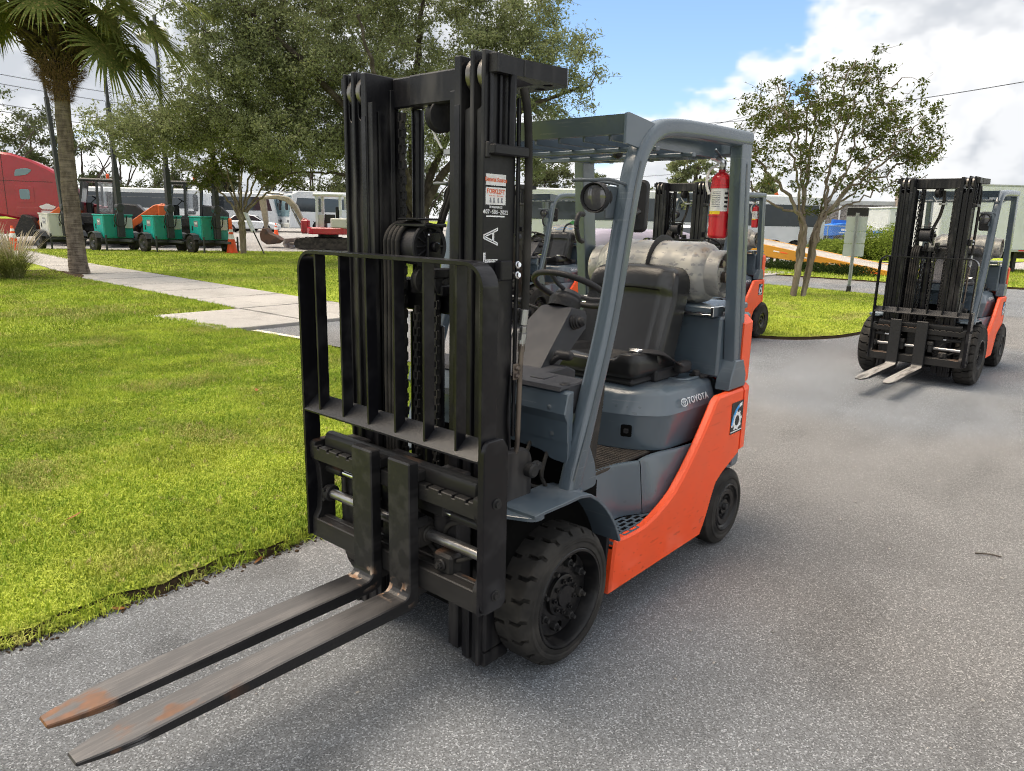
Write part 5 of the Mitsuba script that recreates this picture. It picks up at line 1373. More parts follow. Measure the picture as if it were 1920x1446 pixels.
add(pk+'__fibres', tri(fb, np.arange(len(fb)).reshape(-1, 3)), 'leaf_palm_dry', False, kind='stuff')
def frond(az, el, L, seed, dry=False):
    """A costapalmate fan: stalk that arches, some fifty leaflets that split and droop at the ends."""
    r = np.random.default_rng(seed)
    o = np.array([math.cos(az), math.sin(az), 0]); c = ptop(6.95+.3*max(el, 0)+.25*min(el, 0))
    d = o*math.cos(el)+np.array([0, 0, math.sin(el)])
    stalk = [c+o*.12]
    dd = d.copy()
    for i in range(8):
        stalk.append(stalk[-1]+dd*L/8); dd = dd+np.array([0, 0, -.055-.03*(1-abs(math.sin(el)))]); dd /= np.linalg.norm(dd)
    stalk = np.array(stalk)
    h = stalk[-1]; side = np.cross(dd, [0, 0, 1]); side /= np.linalg.norm(side); nrm = np.cross(side, dd)
    V, F, k = [], [], 0
    n = 54
    for i in range(n):
        t = (i/(n-1)*2-1)
        ang = t*2.25
        base = h-dd*.10*abs(t)**.5*1.2
        di = dd*math.cos(ang)+side*math.sin(ang); di = di+nrm*(-.18*(1-abs(t))+.10)
        di /= np.linalg.norm(di)
        ll = (1.18-.38*abs(t)**2)*r.uniform(.86, 1.08)*L/1.35
        w = .026*L/1.35
        p = base.copy(); sd = np.cross(di, nrm); sd /= np.linalg.norm(sd)
        q = di.copy(); prev = None
        for s in range(6):
            ww = w*(.35, 1.0, 1.0, .8, .45, .08)[s]
            V += [p-sd*ww, p+sd*ww]
            if s:
                F += [[k-2, k-1, k+1], [k-2, k+1, k]]
            k += 2
            p = p+q*ll/5
            q = q+np.array([0, 0, -(.02, .05, .12, .30, .55)[min(s, 4)]*r.uniform(.6, 1.4)])+r.normal(0, .03, 3); q /= np.linalg.norm(q)
    return stalk, tri(np.array(V), np.array(F))
fr = []
AZ0 = math.atan2(UR[1], UR[0])
spec = [(-.15, .25, 2.6), (-.02, -.10, 2.55), (.12, -.48, 2.4), (-.30, -.55, 2.0), (.30, .75, 1.6), (.05, -.62, 1.35), (-.55, .15, 1.6), (-.6, .75, 1.6), (.6, .1, 1.6), (1.1, .4, 1.6), (1.3, -.2, 1.5), (1.6, .85, 1.5), (2.2, .3, 1.6), (2.7, .1, 1.7),
        (3.1, .35, 1.8), (3.0, -.15, 1.7), (3.35, .7, 1.6), (-2.7, .2, 1.7), (-2.4, -.3, 1.5), (-2.2, .7, 1.6), (-1.7, .2, 1.6), (-1.5, .9, 1.5), (-1.2, -.1, 1.5), (-1.0, .5, 1.6), (2.0, -.3, 1.4), (.8, 1.15, 1.4), (-.9, 1.2, 1.4), (2.8, 1.15, 1.4), (-.25, -.15, 1.6), (-2.9, -.5, 1.4)]
for i, (a, e, L) in enumerate(spec):
    st, fan = frond(AZ0+a, e, L, 60+i)
    n = add(pk+'__frond', fan, 'leaf_palm', False)
    add(n+'__stalk', tube(st, .014, 6), 'leaf_palm', 40)
# clump of ornamental grass beside the palm
og = np.array([-3.45, -18.3, Z_LAWN])
gk = thing('ornamental_grass', 'tall arching ornamental grass clump with pale plumes left of the palm', 'plant')
r_ = np.random.default_rng(8); V, F, k = [], [], 0
Vp, Fp, kp = [], [], 0
for cx in (np.array([0, 0, 0]), np.array([.15, -1.1, 0]), np.array([.95, .35, 0]), np.array([1.0, -.9, 0])):
    for i in range(800):
        a = r_.uniform(0, 2*PI); o = np.array([math.cos(a), math.sin(a), 0]); p = og+cx+o*r_.random()*.16
        h = r_.uniform(.55, 1.0); q = o*r_.uniform(.05, .75)+np.array([0, 0, 1.0]); q /= np.linalg.norm(q); s = np.array([-o[1], o[0], 0])
        for j in range(6):
            w = .0065*(1, 1, .9, .7, .45, .05)[j]
            V += [p-s*w, p+s*w]
            if j:
                F += [[k-2, k-1, k+1], [k-2, k+1, k]]
            k += 2; p = p+q*h/5*1.15; q = q+o*.10-np.array([0, 0, .20*(j+.3)*r_.uniform(.5, 1.2)])*.9; q /= np.linalg.norm(q)
    for i in range(60):
        a = r_.uniform(0, 2*PI); o = np.array([math.cos(a), math.sin(a), 0]); p = og+cx+o*.08; q = o*r_.uniform(.05, .55)+np.array([0, 0, 1.0]); q /= np.linalg.norm(q); s = np.array([-o[1], o[0], 0]); h = r_.uniform(1.0, 1.45)
        for j in range(9):
            w = (.0025, .0025, .0025, .0025, .003, .012, .017, .011, .001)[j]
            Vp += [p-s*w, p+s*w]
            if j:
                Fp += [[kp-2, kp-1, kp+1], [kp-2, kp+1, kp]]
            kp += 2; p = p+q*h/8; q = q+o*.04-np.array([0, 0, .014*j]); q /= np.linalg.norm(q)
add(gk+'__leaves', tri(V, F), 'leaf_clump', False, kind='stuff')
add(gk+'__plumes', tri(Vp, Fp), 'plume', False, kind='stuff')
# trees far behind the lot
def far_tree(label, u, v, H, W, seed, n=150, low=.18, lm='leaf_far', group='trees behind the parking lot', leaf=.34, dense=46):
    k = thing('background_tree', label, 'tree', group)
    b = CAM*[1, 1, 0]+UR*u+UD*v
    r = np.random.default_rng(seed)
    st = [(S((0, 0, -.2), (.1, 0, H*.25), (-.1, 0, H*.55), (.1, 0, H*.85)), .28)]
    for i in range(5):
        a = r.uniform(-1, 1); st.append((S((0, 0, H*.2), (a*W*.3, r.uniform(-1, 1)*W*.3, H*.42), (a*W*.75, r.uniform(-1, 1)*W*.6, H*r.uniform(.5, .8))), .15))
    bl = []
    for i in range(9):
        t = r.uniform(low, .92); ww = W*(1-.55*abs(t-.5)*1.6)
        bl.append((loc(r.uniform(-.6, .6)*ww, r.uniform(-.5, .5)*ww, H*t), (W*.42, W*.42, H*.17), 1))
    crown_tree(k, b, st, bl, n, dense, leaf, lm, 'bark_oak', seed, .3, clump=W*.17, tip_r=.03, sub=4)
def cu(px, v):
    """Sideways metres at depth v for a bearing given as in the survey sheet (960 straight ahead)."""
    return (px-960)/FPX*v*math.cos(PITCH)
for i, (px, v, H, W, lb) in enumerate([(-20, 82, 13.2, 6.5, 'broad dark green tree at the far left behind the red truck'), (75, 88, 13.0, 6.0, 'tree behind the red truck, second from the left'), (165, 92, 10.6, 5.0, 'tree behind the palm trunk and the loader cab'),
        (235, 96, 10.6, 5.2, 'lower tree right of the palm trunk'), (330, 100, 9.6, 5.2, 'tree behind the second teal light tower'), (420, 100, 9.0, 4.6, 'small tree behind the parked white cars'),
        (505, 98, 9.8, 4.6, 'tree above the white excavator boom'), (590, 96, 10.4, 5.2, 'tree above the excavator cab and coaches'), (690, 95, 10.4, 5.4, 'tree half hidden behind the left mast rails'), (800, 98, 10, 5, 'tree seen between the mast rails'), (1020, 92, 8.6, 4.5, 'tree behind the half hidden forklift'), (1110, 90, 7.8, 4.2, 'low tree beside the overhead guard post'), (1225, 95, 6.4, 4.0, 'low far tree beside the mirror of the nearest forklift')]):
    b = CAM[:2]+UR[:2]*cu(px, v)+UD[:2]*v
    far_tree(lb, cu(px, v), v, H, W, 100+i, 120)
far_tree('bright green tree seen through the overhead guard above the hidden mast', cu(1300, 40), 40, 6.0, 1.75, 131, 90, .35, 'leaf_oak', 'trees behind the row of forklifts', .17, 70)
far_tree('small tree close behind the rear post with the orange arm beside it', cu(1425, 52), 52, 6.2, 1.4, 132, 60, .3, 'leaf_oak', 'trees behind the row of forklifts', .18, 60)

# ------------------------------------------------------------------ vehicles and plant behind
def frame(x, y, heading, z=None):
    """to_world for something that stands at x, y and faces heading (radians)."""
    z = float(lot_z(np.array([x, y]))) if z is None else z
    return T().translate([x, y, z]).rotate([0, 0, 1], math.degrees(heading))
HV = math.atan2(UR[1], UR[0])            # heading of something that faces right as seen
def simple_wheel(A, name, x, y, R, w, hubmat='steel', s=1):
    A(name, lathe([(-w/2, R*.55), (-w/2, R*.86), (-w*.36, R), (w*.36, R), (w/2, R*.86), (w/2, R*.55)], (x, y, R), (0, 1, 0), 28), 'rubber', 30)
    A(name+'__hub', lathe([(-w*.4, 0), (-w*.4, R*.50), (-w*.46, R*.56), (w*.46, R*.56), (w*.4, R*.50), (w*.3, R*.3), (w*.42, R*.2), (w*.42, 0)], (x, y, R), (0, 1, 0), 24), hubmat, 30)

# mobile light towers
def light_tower(label, x, y, heading, body, door, mast_h, tilt=0.0, group='light towers parked along the lot edge', lamps=4):
    k = thing('light_tower', label, 'light tower', group)
    tw = frame(x, y, heading)
    A = lambda n, m, mt, s=30: add(k+'__'+n, m, mt, s, tw)
    A('body', box(-.60, .60, -.50, .50, .56, 1.52, .02), body)
    A('roof', box(-.63, .63, -.53, .53, 1.50, 1.55, .015), door)
    A('door', box(-.614, -.598, -.44, .44, .62, 1.47, .006), door)
    A('side_door', box(-.56, -.10, -.512, -.498, .62, 1.47, .006), body)
    A('side_door__handle', box(-.20, -.15, -.522, -.51, 1.02, 1.14, .006), 'plastic_black')
    A('door__handle', box(-.63, -.612, .20, .27, .95, 1.15, .006), 'plastic_black')
    A('door__label', box(-.617, -.6135, -.22, .10, 1.10, 1.36, 0), 'ink_grey', False)
    A('door__lettering', place_text(text('TNB', .085, .002, True), (-.6175, .08, 1.21), (0, -1, 0), (0, 0, 1), 1.0), 'ink_white', False)
    A('control_box', box(.22, .57, -.53, -.498, .98, 1.42, .01), 'grey_white')
    A('frame', cat(box(-.75, .75, -.46, -.38, .42, .56, .01), box(-.75, .75, .38, .46, .42, .56, .01), box(-.74, .74, -.04, .04, .30, .46, .01), box(-.05, .05, -1.6, .9, .42, .52, .01)), 'mast_dark')
    for sx in (-.62, .95):
        for sy in (-.62, .62):
            A('outrigger', cat(box(sx-.03, sx+.03, sy-.03, sy+.03, .03, .70, .006), box(sx-.09, sx+.09, sy-.09, sy+.09, .0, .035, .006), box(min(sx*.6, sx), max(sx*.6, sx), sy-.02, sy+.02, .44, .50, .006)), 'mast_dark')
    for sx in (-.80, .80):
        wx = lambda m: moved(m, rotz(PI/2))
        A('wheel', wx(lathe([(-.11, .20), (-.11, .32), (-.085, .38), (.085, .38), (.11, .32), (.11, .20)], (0, -sx, .38), (0, 1, 0), 28)), 'rubber')
        A('wheel__hub', wx(lathe([(-.09, 0), (-.09, .18), (-.115, .21), (.115, .21), (.09, .18), (.06, .10), (.10, .07), (.10, 0)], (0, -sx, .38), (0, 1, 0), 24)), 'mast_dark')
        A('fender', wx(prism([(-.44, .58), (-.32, .78), (0, .85), (.32, .78), (.44, .58), (.40, .57), (.29, .74), (0, .81), (-.29, .74), (-.40, .57)], 'xz', -sx-.13, -sx+.13, .004)), 'mast_dark')
    m0 = np.array([.05, -.60, .60])
    top = np.array([.05+tilt, -.60, mast_h])
    A('mast', cat(sweep([m0, m0+(top-m0)*.36], [(-.10, -.10), (.10, -.10), (.10, .10), (-.10, .10)], (0, 1, 0)), sweep([m0+(top-m0)*.34, m0+(top-m0)*.68], [(-.075, -.075), (.075, -.075), (.075, .075), (-.075, .075)], (0, 1, 0)), sweep([m0+(top-m0)*.66, top], [(-.05, -.05), (.05, -.05), (.05, .05), (-.05, .05)], (0, 1, 0))), 'mast_dark')
    A('mast__foot', cat(box(-.10, .20, -.64, -.50, .60, 1.60, .02), cyl((.05, -.74, 1.85), (.05, -.46, 1.85), .17, 18, .02), box(-.10, .05, -.72, -.62, 1.75, 1.95, .01)), 'mast_dark')
    A('mast__cable', tube(spline([(-.08, -.70, 1.8), (-.26, -.72, 1.35), (-.12, -.70, 1.08), (.18, -.70, 1.10), (.28, -.70, 1.5)], 6), .022, 6), 'rubber')
    coil = [(top[0]-(top[0]-m0[0])*t*.5+.13+.04*math.cos(t*150), -.60+.04*math.sin(t*150), mast_h-t*(mast_h-2)*.55) for t in np.linspace(0, 1, 300)]
    A('mast__coiled_cable', tube(coil, .010, 4), 'rubber')
    A('lamp_bar', cat(box(top[0]-.06, top[0]+.06, -1.5, .2, mast_h-.05, mast_h+.05, .01), box(top[0]-.04, top[0]+.04, -.7, -.52, mast_h, mast_h+.8, .01)), 'mast_dark')
    for j in range(lamps):
        yy = (-1.42, -.98, -.30, .14)[j]
        A('lamp', lathe([(0, .05), (.05, .14), (.22, .25), (.30, .27), (.31, .24), (.28, .22), (.28, 0)], (top[0], yy, mast_h+.18), (-.55, 0, -.8), 20), 'grey_white')
    return k
def at(px, v):
    p = CAM[:2]+UR[:2]*cu(px, v)+UD[:2]*v
    return float(p[0]), float(p[1])
TH = HV+math.radians(52)
light_tower('white light tower with a dark mast behind the palm trunk', *at(111, 32.8), TH, 'grey_white', 'grey_white', 8.9, -.35)
light_tower('teal light tower right beside the palm trunk, leftmost of the three teal ones', *at(212, 32.3), TH, 'teal', 'teal_door', 8.6, -.1)
light_tower('teal light tower in the middle of the three', *at(304, 32.2), TH, 'teal', 'teal_door', 8.6)
light_tower('teal light tower at the right end next to an orange and white cone', *at(391, 32.4), TH, 'teal', 'teal_door', 8.6)

def cone(label, x, y, h=.72, z=None):
    k = thing('traffic_cone', label, 'traffic cone', 'traffic cones in the parking lot')
    tw = frame(x, y, .3, z)
    A = lambda n, m, mt, s=40: add(k+'__'+n, m, mt, s, tw)
    A('cone', lathe([(0, 0), (.02, h*.20), (h*.48, h*.125), (h*.97, h*.045), (h, h*.035), (h, 0)], (0, 0, 0.02), (0, 0, 1), 24), 'cone_orange')
    A('base', box(-h*.26, h*.26, -h*.26, h*.26, 0, .035, .01), 'cone_orange')
    for z0, z1 in ((.52, .70), (.78, .88)):
        r = lambda t: h*.125+(h*.045-h*.125)*(t-.48)/.49
        A('band', lathe([(h*z0, r(z0)+.002), (h*z0, r(z0)+.004), (h*z1, r(z1)+.004), (h*z1, r(z1)+.002)], (0, 0, .02), (0, 0, 1), 24), 'label_white')
cone('orange cone with tape in front of the red truck', *at(21, 30.5), 1.0)
cone('tall orange and white cone right of the last teal light tower', *at(432, 32.2), 1.15)
cone('small orange cone in front of the coaches', *at(517, 50), .9)

# red sleeper tractor, facing right
def red_truck():
    k = thing('truck', 'red semi truck tractor with a high sleeper roof at the far left', 'truck')
    x, y = at(66, 36.5)
    tw = frame(x, y, HV+.40)
    A = lambda n, m, mt, s=30: add(k+'__'+n, m, mt, s, tw)
    roof = [(-1.35, 1.30), (-1.42, 3.98), (-1.1, 4.14), (-.45, 4.08), (.25, 3.85), (.95, 3.50), (1.55, 3.12), (1.80, 2.95), (2.05, 2.0), (2.05, 1.12), (1.0, 1.12), (-.2, 1.05)]
    A('cab', prism(np.array(roof), 'xz', -1.20, 1.20, .10), 'truck_red', 35)
    A('bonnet', prism([(2.0, .75), (2.0, 1.98), (2.6, 1.90), (3.5, 1.70), (3.75, 1.35), (3.75, .75)], 'xz', -1.0, 1.0, .12), 'truck_red', 35)
    A('fairing', prism([(-1.62, 1.20), (-1.66, 3.96), (-1.40, 3.98), (-1.34, 1.20)], 'xz', -1.21, 1.21, .02), 'dark_iron', 30)
    A('chassis', cat(box(-5.2, 3.4, -.45, .45, .72, 1.02, .02), box(-3.6, -2.0, -.5, .5, 1.0, 1.2, .03)), 'dark_iron')
    A('side_skirt', prism([(-1.3, .42), (-1.3, 1.12), (1.8, 1.12), (1.8, .42)], 'xz', -1.17, -1.10, .02), 'truck_red', 35)
    f = lambda pts, t=.02: prism(pts, 'xz', -1.225, -1.204, .004)
    A('sleeper_window_upper', f(rounded([(-.42, 3.05), (-.34, 3.36), (.10, 3.44), (.32, 3.36), (.10, 3.14)], .08, 4)), 'window_blue', 30)
    A('sleeper_hatch', f(rounded([(-.45, 1.88), (-.45, 2.62), (.30, 2.62), (.30, 1.88)], .08, 4)), 'truck_red', 30)
    A('sleeper_hatch__window', prism(rounded([(-.28, 2.02), (-.28, 2.48), (.12, 2.48), (.12, 2.02)], .08, 4), 'xz', -1.235, -1.226, .003), 'window_blue', 30)
    A('locker', f(rounded([(-.50, 1.28), (-.50, 1.66), (.42, 1.66), (.42, 1.28)], .05, 4)), 'truck_red', 30)
    A('door', f([(1.10, 1.16), (1.10, 2.95), (1.72, 2.90), (2.00, 2.05), (2.00, 1.16)]), 'truck_red', 30)
    A('door__window', prism(rounded([(1.30, 2.05), (1.30, 2.66), (1.66, 2.62), (1.88, 2.05)], .05, 4), 'xz', -1.236, -1.226, .003), 'window_blue', 30)
    A('seam', cat(box(-1.40, 1.75, -1.207, -1.2, 2.83, 2.85, .002), box(-.86, -.84, -1.207, -1.2, 1.3, 4.0, .002)), 'dark_iron')
    A('door_lettering', cat(prism(rounded([(.42, 1.72), (.60, 1.78), (.78, 1.86), (.96, 1.78), (1.14, 1.72), (1.00, 1.58), (.56, 1.58)], .05, 3), 'xz', -1.2265, -1.2245, 0), box(.52, 1.0, -1.2265, -1.2245, 1.36, 1.52, 0)), 'ink_white', False)
    A('mirror', box(2.0, 2.12, -1.50, -1.32, 1.9, 2.6, .03), 'dark_iron')
    for xx in (-4.2, -2.9, 2.75):
        for sy in (-.98, .98):
            simple_wheel(A, 'wheel', xx, sy, .52, .34, 'steel')
    A('quarter_fender', prism([(-3.6, 1.05), (-3.3, 1.18), (-2.6, 1.16), (-1.6, .98), (-1.6, .93), (-2.6, 1.10), (-3.3, 1.12)], 'xz', -1.2, -.75, .01), 'dark_iron')
red_truck()

# compact wheel loaders, facing left
def loader(label, px, v, bucket=True, mirror=True):
    k = thing('wheel_loader', label, 'loader', 'orange wheel loaders in the lot')
    x, y = at(px, v)
    tw = frame(x, y, HV+PI+.36) @ T().scale(1.13)
    A = lambda n, m, mt, s=30: add(k+'__'+n, m, mt, s, tw)
    A('chassis', cat(box(-1.7, 1.3, -.5, .5, .55, .95, .04), box(-1.0, .7, -.72, .72, .85, 1.22, .05)), 'dark_iron')
    A('engine_cover', prism([(-1.85, .75), (-1.85, 1.45), (-1.6, 1.72), (-.75, 1.78), (-.75, .75)], 'xz', -.70, .70, .06), 'mast_dark', 35)
    A('engine_cover__tail', box(-1.95, -1.80, -.75, .75, .55, 1.25, .05), 'loader_orange')
    A('boom_arm', cat(*[prism([(.65, 1.35), (.75, 1.80), (1.1, 1.72), (2.15, .95), (2.35, .55), (2.15, .48), (1.85, .85), (.95, 1.35)], 'xz', s*.42-.07, s*.42+.07, .02) for s in (-1, 1)]), 'loader_orange', 30)
    A('tower', box(.55, .95, -.55, .55, .75, 1.75, .05), 'loader_orange')
    if bucket:
        bk = [(2.15, .35), (3.05, .30), (3.08, .36), (2.42, .45), (2.30, .70), (2.42, 1.02), (2.62, 1.15), (2.55, 1.20), (2.25, 1.08), (2.12, .75)]
        A('bucket', cat(prism(bk, 'xz', -1.05, 1.05, .01), prism([(2.15, .35), (3.02, .33), (2.60, 1.15), (2.25, 1.08), (2.12, .75)], 'xz', -1.06, -1.03, .004), prism([(2.15, .35), (3.02, .33), (2.60, 1.15), (2.25, 1.08), (2.12, .75)], 'xz', 1.03, 1.06, .004)), 'dark_iron')
        A('bucket__edge', box(2.95, 3.16, -1.07, 1.07, .285, .325, .006), 'rusty')
    # cab: posts, roof, panes, seat
    c = [(-.72, 1.22), (-.80, 2.62), (.36, 2.66), (.62, 1.22)]
    for s in (-.66, .66):
        A('cab_post', cat(*[sweep([(a[0], s, a[1]), (b[0], s, b[1])], [(-.045, -.045), (.045, -.045), (.045, .045), (-.045, .045)], (0, 1, 0)) for a, b in ((c[0], c[1]), (c[3], c[2]), ((-.12, 1.22), (-.16, 2.64)))]), 'mast_dark')
        A('cab_pane', prism([(-.70, 1.28), (-.77, 2.58), (-.18, 2.60), (-.14, 1.28)], 'xz', s-.006, s+.006, .001), 'clear_glass', False)
    A('cab_sill', box(-.80, .70, -.70, .70, 1.15, 1.32, .03), 'mast_dark')
    A('cab_roof', box(-.95, .48, -.74, .74, 2.60, 2.74, .05), 'mast_dark')
    A('front_pane', prism([(.57, 1.30), (.34, 2.60), (.36, 2.60), (.59, 1.30)], 'xz', -.62, .62, .001), 'window_blue', False)
    A('rear_pane', box(-.79, -.775, -.60, .60, 1.5, 2.58, 0), 'window_blue', False)
    A('seat', cat(softbox(-.5, -.05, -.26, .26, 1.36, 1.52, .06, 6), softbox(-.62, -.42, -.26, .26, 1.5, 2.22, .08, 6)), 'vinyl', 50)
    A('console', cat(box(.15, .38, -.2, .2, 1.3, 1.75, .04), tube([(.2, 0, 1.75), (.02, 0, 1.92)], .02, 6), lathe([(0, .16), (.02, .18), (.04, .16), (.02, .14), (0, .16)], (.02, 0, 1.92), (-.5, 0, .8), 20)), 'plastic_black')
    A('beacon', cyl((-.55, .3, 2.74), (-.55, .3, 2.95), .06, 14, .02), 'cone_orange')
    A('mirror', cat(box(.48, .54, .90, 1.02, 2.0, 2.38, .02), tube([(.5, .66, 2.5), (.5, .95, 2.4)], .012, 6), box(.48, .54, -1.02, -.90, 2.0, 2.38, .02), tube([(.5, -.66, 2.5), (.5, -.95, 2.4)], .012, 6)), 'plastic_black')
    for xx in (-1.0, 1.05):
        for sy in (-.78, .78):
            simple_wheel(A, 'wheel', xx, sy, .58, .38, 'loader_orange')
            A('mudguard', prism([(xx-.62, .85), (xx-.40, 1.22), (xx+.40, 1.22), (xx+.62, .85), (xx+.56, .83), (xx+.36, 1.16), (xx-.36, 1.16), (xx-.56, .83)], 'xz', sy-.2, sy+.2, .006), 'mast_dark')
loader('orange wheel loader with a black bucket directly behind the palm trunk', 185, 36.5)
loader('orange wheel loader parked behind the teal light towers', 345, 36.8)

# coaches
def coach(label, px, v, heading, L=12.0, H=3.5, z=None, word=None, z0=.38, group='white coaches', stripe=None):
    k = thing('coach', label, 'bus', group)
    x, y = at(px, v)
    tw = frame(x, y, heading, z)
    A = lambda n, m, mt, s=30: add(k+'__'+n, m, mt, s, tw)
    prof = [(-L/2, z0), (-L/2, H-.3), (-L/2+.25, H), (L/2-.9, H), (L/2-.35, H-.25), (L/2-.05, 1.5), (L/2, 1.1), (L/2, z0)]
    A('body', prism(prof, 'xz', -1.27, 1.27, .08), 'white_paint', 35)
    for s in (-1, 1):
        y0, y1 = (1.268, 1.284) if s > 0 else (-1.284, -1.268)
        A('window_band', prism([(-L/2+.5, 1.80), (-L/2+.5, 2.95), (L/2-.75, 2.95), (L/2-.45, 1.80)], 'xz', y0, y1, .004), 'window_dark', 25)
        for i in range(int((L-2)/1.7)):
            xx = -L/2+.6+1.7*i
            A('window', box(xx+.05, xx+1.62, min(y0*1.004, y1*1.004), max(y0*1.004, y1*1.004), 1.88, 2.62, .004), 'window_dark', 25)
        for i in range(6):
            A('locker', box(-L/2+1.1+1.6*i, -L/2+2.62+1.6*i, y0 if s > 0 else y0+.006, y1-.006 if s > 0 else y1, .62, 1.32, .004), 'white_paint', 25)
            A('locker__latch', box(-L/2+1.80+1.6*i, -L/2+1.92+1.6*i, y0 if s > 0 else y0-.004, y1+.004 if s > 0 else y1, .92, 1.0, .004), 'dark_iron', 25)
        for xx in (L/2-2.6, -L/2+3.0, -L/2+1.75):
            A('wheel_arch', solid(Point(xx, .5).buffer(.58, 16).intersection(sbox(-99, z0+.01, 99, 9)), 'xz', min(y0, y1)*1.0, max(y0, y1)*1.002), 'hollow', 30)
            A('wheel', lathe([(0, 0), (0, .28), (.02, .30), (.02, .48), (-.05, .50), (-.3, .50)], (xx, s*1.27, .5), (0, s, 0), 26), 'rubber', 30)
            A('wheel__hub', lathe([(.0, .27), (.015, .26), (.025, .1), (.04, .08), (.04, 0)], (xx, s*1.27, .5), (0, s, 0), 20), 'steel', 30)
    A('windscreen', prism([(L/2-.36, H-.42), (L/2-.03, 1.38), (L/2+.015, 1.38), (L/2-.32, H-.40)], 'xz', -1.12, 1.12, .006), 'window_blue', 25)
    A('destination_panel', prism([(L/2-.48, H-.12), (L/2-.36, H-.40), (L/2-.33, H-.40), (L/2-.44, H-.10)], 'xz', -1.0, 1.0, .004), 'window_dark', 25)
    A('bumper', box(L/2-.1, L/2+.04, -1.2, 1.2, z0+.05, .75, .03), 'grey_white')
    for s in (-.9, .9):
        A('headlight', box(L/2-.05, L/2+.03, s-.22, s+.22, .85, 1.08, .03), 'lamp_glass')
        A('mirror', cat(box(L/2+.12, L/2+.32, s*1.45-.12, s*1.45+.12, 1.9, 2.5, .04), tube([(L/2-.3, s*1.2, 3.1), (L/2+.2, s*1.45, 2.9), (L/2+.22, s*1.45, 2.5)], .03, 6)), 'plastic_black')
    if word:
        for s in (-1, 1):
            A('lettering', place_text(text(word, .42, .006, True), (s*3.4, s*1.287, 1.28), (-s, 0, 0), (0, 0, 1), 1.1, True), 'ink_grey', False)
    if stripe:
        for s in (-1, 1):
            A('emblem', prism([(-3.2, 1.35), (-2.6, 1.75), (-2.1, 1.78), (-2.7, 1.45), (-2.2, 1.2), (-2.9, 1.22)], 'xz', s*1.285-.003, s*1.285+.003, .001), stripe, False)
    return k
mat('emblem_green', (0.05, 0.22, 0.08), .5, two=True)
coach('white coach with dark windows behind the loaders, seen from the side', 245, 60, HV+PI+.12, 12, 3.3, word=None, stripe='emblem_green')
coach('second white coach, tail beside the parked white cars, large letters on its side', 395, 66, HV+.12, 12, 3.3, word='SS')
coach('white coach facing us, left of the two near the excavator', 575, 71, HV+PI+.62, 12, 3.55)
coach('white coach facing us with a blue tinted windscreen behind the excavator cab', 655, 69, HV+PI+.62, 12, 3.55)
coach('white coach with tinted windows behind the hidden mast row', 1155, 40, HV+.10, 12, 3.35, z=.0, stripe='emblem_green')
coach('large white coach beyond the yellow ramp on the right', 1340, 41.5, HV+PI+.20, 12, 3.45, z=-.1)

# cars
def car(label, px, v, heading, paint, z=None, kind='sedan', S_=1.0):
    k = thing('parked_car', label, 'car', 'cars parked in the lot')
    x, y = at(px, v); tw = frame(x, y, heading, z)
    A = lambda n, m, mt, s=35: add(k+'__'+n, m, mt, s, tw)
    low = [(-2.25, .32), (-2.3, .75), (-2.1, .95), (-.6, .98), (1.0, .95), (2.0, .78), (2.3, .62), (2.28, .30)]
    top = [(-1.75, .93), (-1.15, 1.38), (-.2, 1.46), (.45, 1.36), (1.15, .93)] if kind == 'sedan' else [(-2.15, .93), (-1.95, 1.55), (-.2, 1.66), (.55, 1.58), (1.25, .95)]
    A('body', prism(np.array(low), 'xz', -.88, .88, .09), paint)
    A('cabin', prism(np.array(top), 'xz', -.74, .74, .08), paint)
    for s in (-1, 1):
        w = [(t[0]*.9, .97+(t[1]-.93)*.86) for t in top]
        A('side_window', prism(np.array(w), 'xz', s*.745-.006, s*.745+.006, .002), 'window_dark', 20)
        for xx in (-1.4, 1.4):
            A('wheel', lathe([(-.1, 0), (-.1, .2), (-.08, .33), (.08, .33), (.1, .2), (.1, 0)], (xx, s*.80, .33), (0, 1, 0), 24), 'rubber', 30)
            A('wheel__hub', lathe([(0, .19), (.012, .17), (.02, 0)], (xx, s*.895, .33), (0, s, 0), 18), 'steel', 30)
    ww = top[-2]; we = top[-1]
    A('windscreen', prism([(ww[0]+.04, ww[1]-.04), (we[0]-.04, we[1]+.03), (we[0], we[1]+.05), (ww[0]+.08, ww[1]-.02)], 'xz', -.62, .62, .004), 'window_dark', 20)
    A('rear_window', prism([(top[0][0]+.08, top[0][1]+.06), (top[1][0]-.02, top[1][1]-.05), (top[1][0]-.06, top[1][1]-.04), (top[0][0]+.03, top[0][1]+.08)], 'xz', -.6, .6, .004), 'window_dark', 20)
    for s in (-.6, .6):
        A('headlight', box(2.14, 2.27, s-.18, s+.18, .62, .74, .03), 'lamp_glass')
        A('tail_light', box(-2.3, -2.2, s-.18, s+.18, .68, .82, .03), 'red_paint')
    return k
car('white car beside the tall cone and the slender tree', 470, 62, HV+.15, 'white_paint')
car('silver car behind the white one at the lot edge', 440, 70, HV+.1, 'alu', kind='suv')
car('grey car at the left of the coaches', 395, 76, HV+.1, 'alu')
car('white pickup cab seen between the rails of the hidden mast', 1300, 25.5, HV-PI/2+.1, 'white_paint', .0, 'suv')
# covered car
k = thing('covered_car', 'car under a grey lilac cover beyond the seat', 'car')
def cov(u, p):
    q = p.copy(); n = meshkit.fbm(p*2.3, 4, 2)-.5
    q[:, 2] -= np.where(u[:, 2] > 0, .55*np.clip(np.abs(u[:, 0])-.45, 0, 1), 0); q += (n*.16)[:, None]*np.array([.5, .8, .3]); return q
x, y = at(1190, 20.5)
add(k+'__cover', softbox(-2.3, 2.3, -.95, .95, .03, 1.5, .35, 26, cov), 'tarp', 60, frame(x, y, HV+.2, 0.0))

